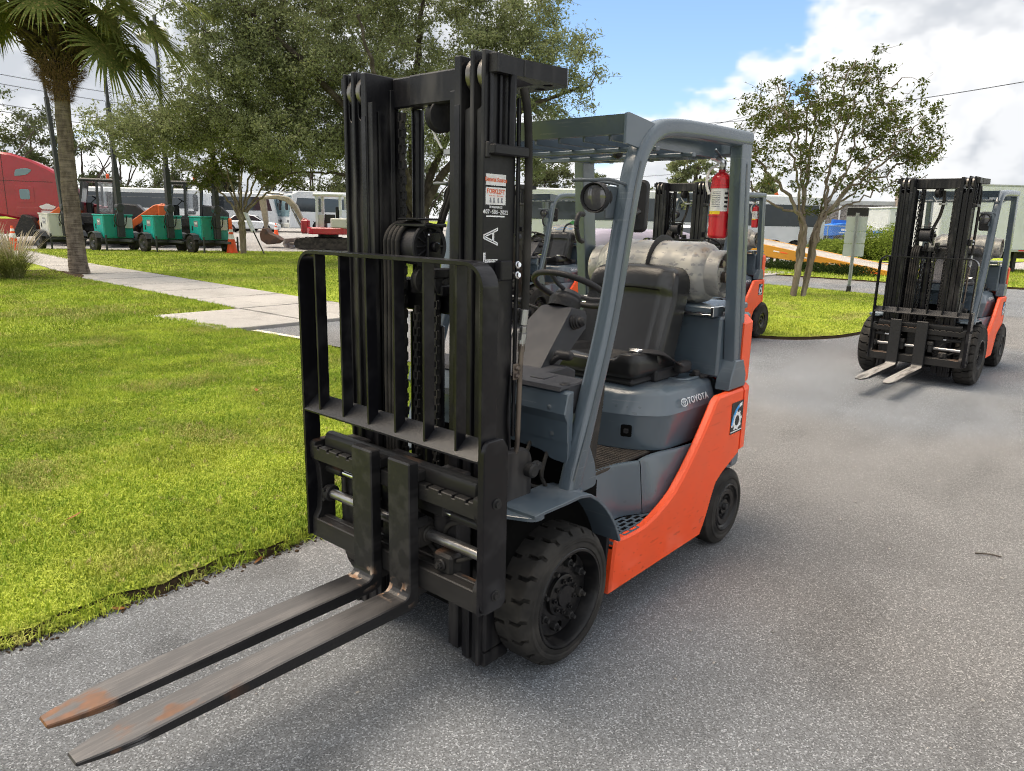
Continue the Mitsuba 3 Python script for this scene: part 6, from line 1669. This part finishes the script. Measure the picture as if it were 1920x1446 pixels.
# mini excavator
def excavator():
    k = thing('excavator', 'mini excavator with red deck, open white cab and a cream boom', 'excavator')
    x, y = at(615, 37.6)
    tw = frame(x, y, HV+PI-.05)     # boom towards the left
    A = lambda n, m, mt, s=30: add(k+'__'+n, m, mt, s, tw)
    for sy in (-.72, .72):
        A('track', prism(rounded([(-1.35, .02), (1.35, .02), (1.5, .28), (1.35, .55), (-1.35, .55), (-1.5, .28)], .2, 5), 'xz', sy-.2, sy+.2, .02), 'rubber', 30)
        for i in range(15):
            A('track__shoe', cat(box(-1.3+.185*i, -1.22+.185*i, sy-.21, sy+.21, .545, .575, .004)), 'rubber')
    A('undercarriage', cat(box(-.6, .6, -.55, .55, .25, .62, .04), cyl((0, 0, .6), (0, 0, .76), .5, 28, .02)), 'dark_iron')
    A('blade', cat(prism([(1.85, .06), (1.95, .25), (1.88, .50), (1.94, .52), (2.02, .25), (1.92, .04)], 'xz', -.95, .95, .01), box(1.0, 1.9, -.4, -.28, .2, .32, .01), box(1.0, 1.9, .28, .4, .2, .32, .01)), 'blade_steel')
    A('deck', prism(rounded([(-1.25, -.95), (.85, -.95), (.95, -.4), (.95, .5), (.6, .95), (-1.0, .95), (-1.35, .5), (-1.35, -.5)], .18, 4), 'xy', .76, 1.08, .04), 'truck_red')
    A('counterweight', prism(rounded([(-1.30, -.93), (-.35, -.93), (-.35, .93), (-1.30, .93)], .2, 4), 'xy', 1.07, 1.55, .05), 'grey_white')
    A('swing_post', cat(box(.95, 1.35, -.18, .18, .78, 1.45, .06), cyl((1.2, 0, .75), (1.2, 0, 1.50), .14, 20, .02)), 'truck_red')
    b = [(1.16, 1.28), (1.28, 1.20), (1.72, 1.95), (2.08, 2.30), (2.55, 2.42), (3.30, 2.40), (3.32, 2.52), (2.52, 2.62), (1.92, 2.52), (1.52, 2.12)]
    A('boom', prism(b, 'xz', -.13, .13, .03), 'cream_paint')
    A('boom_cylinder', cat(cyl((1.35, 0, 1.05), (1.68, 0, 1.70), .06, 14), cyl((1.66, 0, 1.66), (1.85, 0, 2.02), .035, 12)), 'steel')
    A('stick', prism([(3.15, 2.55), (3.42, 2.52), (3.40, 2.1), (3.22, 1.0), (3.12, .98), (3.05, 1.3), (3.10, 2.2)], 'xz', -.10, .10, .02), 'cream_paint')
    A('stick_cylinder', cat(cyl((2.2, 0, 2.66), (2.9, 0, 2.72), .055, 14), cyl((2.88, 0, 2.72), (3.25, 0, 2.66), .03, 12)), 'steel')
    bk = rounded([(3.22, 1.0), (3.40, .72), (3.36, .38), (3.05, .18), (2.62, .22), (2.30, .42), (2.62, .62), (2.92, .72), (3.05, .95)], .06, 3)
    A('bucket', prism(bk, 'xz', -.34, .34, .02), 'rusty')
    for p in ((-.85, -.35), (-.85, .62), (.35, -.35), (.35, .62)):
        A('cab_post', sweep([(p[0], p[1], 1.05), (p[0]*.96, p[1], 2.62)], [(-.06, -.06), (.06, -.06), (.06, .06), (-.06, .06)], (0, 1, 0)), 'white_paint')
    A('cab_roof', box(-.98, .52, -.45, .73, 2.58, 2.74, .05), 'white_paint')
    A('cab_pane', box(.355, .365, -.32, .59, 1.5, 2.58, 0), 'clear_glass', False)
    A('cab_panel', box(-.90, -.80, -.38, .66, 1.1, 1.95, .02), 'white_paint')
    A('cab_panel', box(.0, .36, .60, .64, 1.1, 1.7, .01), 'grey_white')
    A('seat', cat(softbox(-.55, -.1, -.1, .4, 1.38, 1.52, .05, 6), softbox(-.68, -.50, -.1, .4, 1.5, 2.1, .06, 6)), 'vinyl', 50)
    A('console', cat(box(-.5, 0, .42, .55, 1.3, 1.72, .03), box(.05, .3, -.1, .4, 1.08, 1.35, .03), tube([(.15, .1, 1.35), (.08, .1, 1.75)], .02, 6)), 'plastic_black')
excavator()
# leaning board and rod at the slender tree
k = thing('leaning_board', 'pale board on a black rod leaning at the slender tree', 'board')
x, y = at(475, 31.6)
tw = frame(x, y, HV, .03)
add(k+'__board', sweep([(-.35, .1, 1.75), (-.05, .1, .95)], [(-.02, -.22), (.02, -.22), (.02, .22), (-.02, .22)], (0, 1, 0)), 'grey_white', 30, tw)
add(k+'__rod', tube([(-.05, .06, 1.0), (.42, 0, -.02)], .028, 8), 'dark_iron', 30, tw)
# ------------------------------------------------------------------ right hand side
k = thing('road_sign', 'back of a three plate road sign on a steel post, black panel above', 'road sign')
sb = np.array([-18.0, -3.83, .04]); pr = np.array([-.30, .954, 0])*1.0; pr /= np.linalg.norm(pr)
tw = T().translate(sb.tolist()).rotate([0, 0, 1], math.degrees(math.atan2(pr[1], pr[0])))
# local x to the right as seen, y away
def SG(n, m, mt, s=30):
    add(k+'__'+n, m, mt, s, tw)
pl = lambda x0, x1, z0, z1, y0=.03: prism(rounded([(x0, z0), (x1, z0), (x1, z1), (x0, z1)], .035, 4), 'xz', y0, y0+.006, .001)
lean = np.array([.07, 0])
for z0, z1 in ((1.555, 1.91), (1.245, 1.545), (.92, 1.235)):
    SG('plate', pl(-.245, .245, z0, z1), 'sign_back')
SG('panel', prism([(-.245, 1.93), (.245, 1.93), (.245, 2.125), (-.245, 2.125)], 'xz', .03, .038, .002), 'ink_black')
SG('panel__rim', cat(box(-.255, .255, .028, .040, 2.122, 2.136, .002), box(.244, .256, .028, .040, 1.92, 2.136, .002), box(-.256, -.244, .028, .040, 1.92, 2.136, .002)), 'alu')
SG('post', cat(box(-.026, .026, .004, .010, .12, 2.0, .001), box(-.026, -.018, -.022, .006, .12, 2.0, .001), box(.018, .026, -.022, .006, .12, 2.0, .001), box(-.042, -.024, -.026, -.020, .12, 2.0, .001), box(.024, .042, -.026, -.020, .12, 2.0, .001)), 'galv')
for z in (1.78, 1.40, 1.08):
    SG('bolt', lathe([(0, .014), (.008, .012), (.01, 0)], (0, .004, z), (0, -1, 0), 8), 'steel')
SG('sleeve', cat(box(-.055, .055, -.055, .055, -.06, .17, .012)), 'plastic_black')
# mobile loading ramp: tall at the left, low at the right
k = thing('loading_ramp', 'yellow mobile loading ramp sloping down to the right on its legs', 'ramp')
A0 = np.array([-29.7, -14.6]); A1 = np.array([-26.15, -4.75])
hd = math.atan2((A1-A0)[1], (A1-A0)[0]); L = float(np.linalg.norm(A1-A0))
tw = T().translate([A0[0], A0[1], 0]).rotate([0, 0, 1], math.degrees(hd))
def RP(n, m, mt, s=30):
    return add(k+'__'+n, m, mt, s, tw)
top = lambda x: np.interp(x, [0, L*.30, L], [1.28, 1.13, .20])
side = [(0, .92), (0, 1.28), (L*.30, 1.13), (L, .20), (L, .06), (L*.86, .06), (L*.30, .62)]
for y0 in (0.0, 1.7):
    RP('beam', prism(side, 'xz', y0-.04, y0+.04, .01), 'yellow_paint')
nd = 44
for i in range(nd):
    x0, x1 = L*i/nd, L*(i+1)/nd-.012
    RP('deck_plank', hull([(x0, .05, top(x0)-.05), (x0, 1.65, top(x0)-.05), (x1, .05, top(x1)-.05), (x1, 1.65, top(x1)-.05), (x0, .05, top(x0)-.018), (x0, 1.65, top(x0)-.018), (x1, .05, top(x1)-.018), (x1, 1.65, top(x1)-.018)]), 'ramp_deck')
for x in (.9, 1.9, 4.0, 4.9):
    RP('leg', cat(box(x-.06, x+.06, .1, .22, 0, .9, .01), box(x-.06, x+.06, 1.5, 1.62, 0, .9, .01)), 'dark_iron')
RP('brace', cat(tube([(2.0, .1, .35), (4.6, .1, .68)], .05, 6), tube([(5.2, .1, .42), (3.2, .1, .70)], .05, 6)), 'yellow_paint')
for i in range(5):
    x = L*.36+1.35*i; z = top(x)-.16
    RP('reflector', prism([(x, z), (x+.32, z-.03), (x+.32, z-.07), (x, z-.04)], 'xz', -.048, -.041, .001), 'label_white', False)
    RP('reflector', prism([(x+.36, z-.035), (x+.72, z-.07), (x+.72, z-.11), (x+.36, z-.075)], 'xz', -.048, -.041, .001), 'cone_orange', False)
# hedge row below the ramp, bushes behind
def leafy(key, label, cat_, boxes, n, size, lm, seed, group=None):
    k = thing(key, label, cat_, group); r = np.random.default_rng(seed); pts = []
    for c, rr in boxes:
        d = r.normal(size=(n, 3)); d *= (r.random(n)**.30/np.linalg.norm(d, axis=1))[:, None]
        q = np.asarray(c)+d*np.asarray(rr); q = q[q[:, 2] > .03]; pts.append(q)
    st = [(np.array([np.array(c)*[1, 1, 0], np.array(c)*[1, 1, .5]+[.05, .05, 0], np.array(c)+[.1, 0, np.asarray(rr)[2]*.5]]), [.03, .02, .008]) for c, rr in boxes]
    add(k+'__stems', limb_mesh(st), 'bark_oak', 50)
    add(k+'__foliage', leaves(np.vstack(pts), size, r), lm, False, kind='stuff')
hb = []
for t in np.linspace(.20, .66, 16):
    p = np.array([-27.6, -11.2])*(1-t)+np.array([-23.9, -2.6])*t
    hb.append(([p[0], p[1], .17], [.55, .55, .26]))
leafy('hedge', 'low dark hedge in front of the yellow ramp', 'hedge', hb, 650, .075, 'leaf_hedge', 3)
for i, (px, v, h, w, lb) in enumerate([(1655, 40, 2.0, 1.5, 'large bright bush behind the road sign'), (1615, 41, 1.2, 1.5, 'bush left of the road sign plates'), (1562, 40, 1.1, 1.4, 'bush at the end of the white coach'), (1700, 40, 1.3, 1.6, 'bush behind the raised fork frame on the right'), (1590, 46, 1.0, 1.8, 'low bush below the blue lift')]):
    x, y = at(px, v)
    r = np.random.default_rng(i)
    leafy('bush', lb, 'bush', [([x+r.uniform(-w, w)*.6, y+r.uniform(-w, w)*.6, h*r.uniform(.35, .65)], [w*.62, w*.62, h*.42]) for _ in range(7)], 900, .13, 'leaf_bush', 50+i, 'bushes in front of the fence')
# far building
k = thing('building', 'long low grey building with pebbly walls and a pale roof edge', 'building')
c0 = np.array(at(1405, 92)); c1 = np.array(at(1674, 90)); hd = math.atan2((c1-c0)[1], (c1-c0)[0]); L = float(np.linalg.norm(c1-c0))
tw = T().translate([c0[0], c0[1], 0]).rotate([0, 0, 1], math.degrees(hd))
BD = lambda n, m, mt, s=25: add(k+'__'+n, m, mt, s, tw)
np_ = 4
for i in range(np_):
    BD('wall_panel', box(-30+(L+30)*i/np_, -30+(L+30)*(i+1)/np_-.03, 0, .3, 0, 4.45, .02), 'aggregate')
BD('roof_edge', box(-30.3, L+.4, -.15, 25, 4.45, 4.95, .03), 'alu')
BD('end_wall', box(L, L+3.0, -.6, .3, 0, 6.4, .03), 'tan_wall')
BD('downpipe', cat(box(L*.62, L*.62+.16, -.2, -.02, 0, 4.3, .02), box(L*.62-.06, L*.62+.22, -.24, 0, 4.0, 4.35, .02)), 'white_paint')
BD('wall_lamp', cat(box(L-5, L-4.5, -.35, 0, 3.4, 3.75, .05)), 'mast_dark')
# chain link fence
k = thing('chain_link_fence', 'chain link fence in front of the blue lifts', 'fence')
c0 = np.array(at(1500, 62)); c1 = np.array(at(1720, 60)); hd = math.atan2((c1-c0)[1], (c1-c0)[0]); L = float(np.linalg.norm(c1-c0))
tw = T().translate([c0[0], c0[1], .0]).rotate([0, 0, 1], math.degrees(hd))
for i in range(5):
    add(k+'__post', cyl((L*i/4, 0, 0), (L*i/4, 0, 1.9), .035, 8), 'galv', 40, tw)
add(k+'__rail', cat(cyl((0, 0, 1.85), (L, 0, 1.85), .028, 6), cyl((0, 0, .12), (L, 0, .12), .02, 6)), 'galv', 40, tw)
wires = []
for i in range(int(L/.16)):
    for s in (1, -1):
        x = .16*i
        w = np.array([(x, 0, .1), (x+s*1.7, 0, 1.85)])
        wires.append(cyl(w[0], w[1], .004, 3))
add(k+'__mesh', cat(wires), 'galv', False, tw, kind='stuff')
# blue boom lifts behind it
def boom_lift(label, px, v, heading):
    k = thing('boom_lift', label, 'boom lift', 'blue boom lifts behind the fence')
    x, y = at(px, v); tw = frame(x, y, heading, 0.0)
    A = lambda n, m, mt, s=30: add(k+'__'+n, m, mt, s, tw)
    A('chassis', box(-1.5, 1.5, -.8, .8, .5, .95, .06), 'blue_paint')
    A('turret', prism([(-2.1, 1.0), (-2.2, 1.95), (-1.2, 2.15), (1.0, 2.0), (1.3, 1.0)], 'xz', -1.0, 1.0, .06), 'blue_paint')
    A('boom', cat(sweep([(-1.6, .2, 2.25), (4.6, .2, 1.95)], [(-.18, -.22), (.18, -.22), (.18, .22), (-.18, .22)], (0, 0, 1)), sweep([(4.4, .2, 1.95), (6.4, .2, 1.55)], [(-.13, -.16), (.13, -.16), (.13, .16), (-.13, .16)], (0, 0, 1))), 'blue_paint')
    A('basket', cat(*[tube(p, .03, 5) for p in ([(6.4, -.9, .3), (6.4, .9, .3)], [(6.4, -.9, 1.4), (6.4, .9, 1.4)], [(7.3, -.9, 1.4), (7.3, .9, 1.4)], [(6.4, -.9, .3), (6.4, -.9, 1.4)], [(6.4, .9, .3), (6.4, .9, 1.4)], [(7.3, -.9, .3), (7.3, -.9, 1.4)], [(6.4, -.9, 1.4), (7.3, -.9, 1.4)], [(6.4, .9, 1.4), (7.3, .9, 1.4)])], box(6.3, 7.4, -.95, .95, .25, .33, .02)), 'blue_paint')
    A('lettering', cat(*[box(-1.3+.17*i, -1.17+.17*i, -1.01, -1.002, 1.45, 1.64, 0) for i in range(5)], box(-1.5, .4, -1.01, -1.002, 1.25, 1.32, 0)), 'ink_white', False)
    for xx in (-1.4, 1.4):
        for sy in (-1.0, 1.0):
            simple_wheel(A, 'wheel', xx, sy, .55, .4, 'ink_grey')
boom_lift('blue boom lift behind the fence left of the road sign', 1594, 69, HV+.08)
boom_lift('blue boom lift behind the fence right of the road sign', 1672, 72, HV+PI+.08)
# box trailer at right, utility box beside it
k = thing('box_trailer', 'white box trailer with red and white marks along its lower edge', 'trailer')
x, y = at(1772, 29.5)
tw = frame(x, y, HV+.10, .0)
TR = lambda n, m, mt, s=30: add(k+'__'+n, m, mt, s, tw)
TR('box', box(-.2, 13.5, 0, 2.5, .92, 3.42, .03), 'white_paint')
TR('top_rail', box(-.22, 13.52, -.02, 2.52, 3.40, 3.47, .01), 'alu')
TR('bottom_rail', box(-.22, 13.52, -.02, 2.52, .88, .99, .01), 'alu')
for i in range(9):
    TR('side_panel', box(-.15+1.5*i, 1.33+1.5*i, -.008, .02, 1.0, 3.39, .004), 'white_paint')
    TR('reflector', box(.3+1.5*i, .62+1.5*i, -.026, -.0205, .91, .965, 0), 'red_paint', False)
    TR('reflector', box(.64+1.5*i, .94+1.5*i, -.026, -.0205, .91, .965, 0), 'label_white', False)
TR('chassis', cat(box(0, 13.3, .7, .85, .6, .9, .02), box(0, 13.3, 1.65, 1.8, .6, .9, .02), box(3.4, 3.55, .3, .45, .05, .9, .01), box(3.4, 3.55, 2.05, 2.2, .05, .9, .01)), 'dark_iron')
for xx in (9.8, 11.1):
    for sy in (.35, 2.15):
        simple_wheel(TR, 'wheel', xx, sy, .5, .5, 'steel')
k = thing('utility_truck', 'white lidded utility truck body with RAM lettering beside the tall mast on the right', 'truck')
x, y = at(1668, 46)
tw = frame(x, y, HV+.15, .0) @ T().scale([1.2, 1.2, 1.12])
UT = lambda n, m, mt, s=30: add(k+'__'+n, m, mt, s, tw)
UT('box', box(-.05, 2.6, 0, 1.8, 1.40, 2.60, .05), 'white_paint')
UT('box__lid', box(-.10, 2.65, -.05, 1.85, 2.60, 2.70, .03), 'white_paint')
UT('box__lettering', place_text(text('RAM', .20, .006, True), (.25, -.002, 2.22), (1, 0, 0), (0, 0, 1)), 'ink_grey', False)
UT('boom_foot', cat(box(1.2, 1.7, .6, 1.1, .9, 1.7, .05)), 'dark_iron')
UT('bed', prism([(-.4, .62), (-.4, 1.05), (2.9, 1.10), (2.9, .62)], 'xz', 0, 1.9, .05), 'white_paint')
UT('cab', prism([(2.95, .62), (2.95, 1.75), (3.6, 1.80), (4.2, 1.2), (5.0, 1.1), (5.1, .62)], 'xz', 0, 1.9, .06), 'white_paint')
for xx in (.8, 4.2):
    for sy in (.15, 1.75):
        simple_wheel(UT, 'wheel', xx, sy, .4, .26, 'steel')
# far orange excavator arm above the roofs
k = thing('far_excavator', 'far orange excavator arm rising beside the rear post', 'excavator')
x, y = at(1440, 60)
tw = frame(x, y, HV, 0.0)
add(k+'__boom', prism([(-.5, 0), (-1.1, 3.2), (-.35, 5.15), (.15, 5.1), (1.05, 3.2), (.8, 3.1), (-.15, 4.6), (-.75, 3.2), (-.1, 0)], 'xz', -.15, .15, .03), 'loader_orange', 30, tw)
add(k+'__stick', prism([(.85, 3.3), (1.1, 3.3), (1.15, 1.4), (.9, 1.4)], 'xz', -.12, .12, .02), 'loader_orange', 30, tw)
# power lines
def wire(label, p, q, sag=.6, r=.014, group='overhead power lines'):
    k = thing('power_line', label, 'power line', group)
    t = np.linspace(0, 1, 24)[:, None]
    pts = np.asarray(p)*(1-t)+np.asarray(q)*t; pts[:, 2] -= (4*sag*t*(1-t))[:, 0]
    add(k+'__wire', tube(pts, r, 5), 'mast_dark', 40)
def ray(px, py, d):
    """Survey bearing (px, py of the 1920 x 1446 sheet) at horizontal distance d."""
    v = _f+(-0) + (px-960)/FPX*(_r*math.cos(ROLL)+_u*math.sin(ROLL)) - (py-723)/FPX*_up
    return CAM+v*d/np.hypot(v[0], v[1])
for i, (y0, y1, lb) in enumerate(((120, 190, 'highest of the power lines left of the palm'), (138, 207, 'second power line from the top at the left'), (183, 232, 'third power line from the top at the left'), (196, 246, 'fourth power line from the top at the left'), (222, 256, 'lowest of the power lines at the left'))):
    wire(lb, ray(-260, y0-32, 62), ray(520, y1+20, 74), .5, .022)
wire('single power line at the top right', ray(2150, 112, 60), ray(1240, 236, 90), .7, .03, None)
wire('power line glimpsed through the overhead guard', ray(1560, 178, 80), ray(900, 322, 95), .5, .022, None)
wire('lower power line glimpsed through the overhead guard', ray(1560, 300, 80), ray(900, 345, 95), .4, .022, None)
# lamp post above the roofs at right
k = thing('lamp_post', 'thin far lamp post left of the small tree', 'lamp post')
x, y = at(1462, 66); tw = frame(x, y, HV, 0.0)
add(k+'__pole', cyl((0, 0, 0), (0, 0, 4.3), .05, 8), 'mast_dark', 40, tw)
add(k+'__lamp', box(-.6, .1, -.15, .15, 4.3, 4.42, .03), 'mast_dark', 30, tw)

# ------------------------------------------------------------------ small things lying about
def dead_leaf(x, y, z, s, a, label):
    k = thing('fallen_leaf', label, 'leaf', 'dry brown leaves lying about')
    n = 9; g = np.linspace(-1, 1, n); w = .34*(1-g**2)**.7
    v = []
    for i in range(n):
        zc = .12*g[i]**2+.02
        v += [(g[i], -w[i], zc+.14*w[i]), (g[i], 0, zc-.03), (g[i], w[i], zc+.16*w[i])]
    f = []
    for i in range(n-1):
        for j in (0, 1):
            q = 3*i+j; f += [[q, q+3, q+4], [q, q+4, q+1]]
    tw = T().translate([x, y, z]).rotate([0, 0, 1], math.degrees(a)).rotate([1, .4, 0], 16).scale(s)
    add(k+'__blade', tri(v, f), 'dead_leaf', True, tw)
    add(k+'__stalk', tube([(1.0, 0, .13), (1.35, .06, .16)], .025, 4), 'dead_leaf', 40, tw)
for x, y, z, s, a, lb in ((.83, -2.05, .095, .045, .4, 'curled brown leaf in the middle of the front lawn'), (-1.72, -3.52, .095, .05, 2.2, 'orange brown leaf beside the fork frame on the lawn'), (-1.35, -4.0, .095, .04, 1.2, 'brown leaf farther back on the lawn near the fork frame'), (.36, -1.07, .01, .035, .5, 'brown leaf on the asphalt at the lawn edge'), (-.12, -1.02, .01, .03, 1.5, 'small leaf on the asphalt near the fork heel'), (1.0, -1.09, .01, .028, 2.5, 'small brown leaf at the lawn edge near the fork tips')):
    dead_leaf(x, y, z, s, a, lb)
k = thing('twig', 'thin dark twig lying on the open asphalt at right', 'twig')
tp = ray(1828, 1040, 1.0); d_ = tp-CAM; tp = CAM+d_*(-CAM[2]/d_[2])
add(k+'__stem', tube(spline([tp+[0, 0, .008], tp+[-.03, .05, .010], tp+[-.045, .11, .008]], 4), .0038, 6), 'bark_oak', 40)
r_ = np.random.default_rng(78)
cr_ = []
for i in range(1100):
    xx = r_.uniform(-3.0, 2.5); yy = np.interp(xx, [-2.9, 8.5], [-1.16, -1.10])+.02+abs(r_.normal(0, .035))
    s = abs(r_.normal(0, .0042))+.0015
    v = np.array(trimesh.creation.icosahedron().vertices)*[s*r_.uniform(.6, 1.5), s*r_.uniform(.6, 1.5), s*.6]+[xx, yy, s*.35]
    cr_.append(tri(v, trimesh.creation.icosahedron().faces))
add('soil_crumbs', cat(cr_), 'soil', False, kind='stuff', label='dark crumbs of soil spilled along the lawn edge', category='soil')
r_ = np.random.default_rng(77)
n = 900
pts = np.column_stack([r_.uniform(-9, 2.2, n), r_.uniform(-1.0, 5.0, n)])
peb = []
ico = trimesh.creation.icosphere(1, 1.0)
for p in pts:
    s = abs(r_.normal(0, .0028))+.0012
    v = np.array(ico.vertices)*[s*r_.uniform(.7, 1.4), s*r_.uniform(.7, 1.4), s*.7]+[p[0], p[1], s*.4]
    peb.append(tri(v, ico.faces))
add('loose_grit', cat(peb), 'concrete', True, kind='stuff', label='loose pale grit scattered on the asphalt', category='grit')
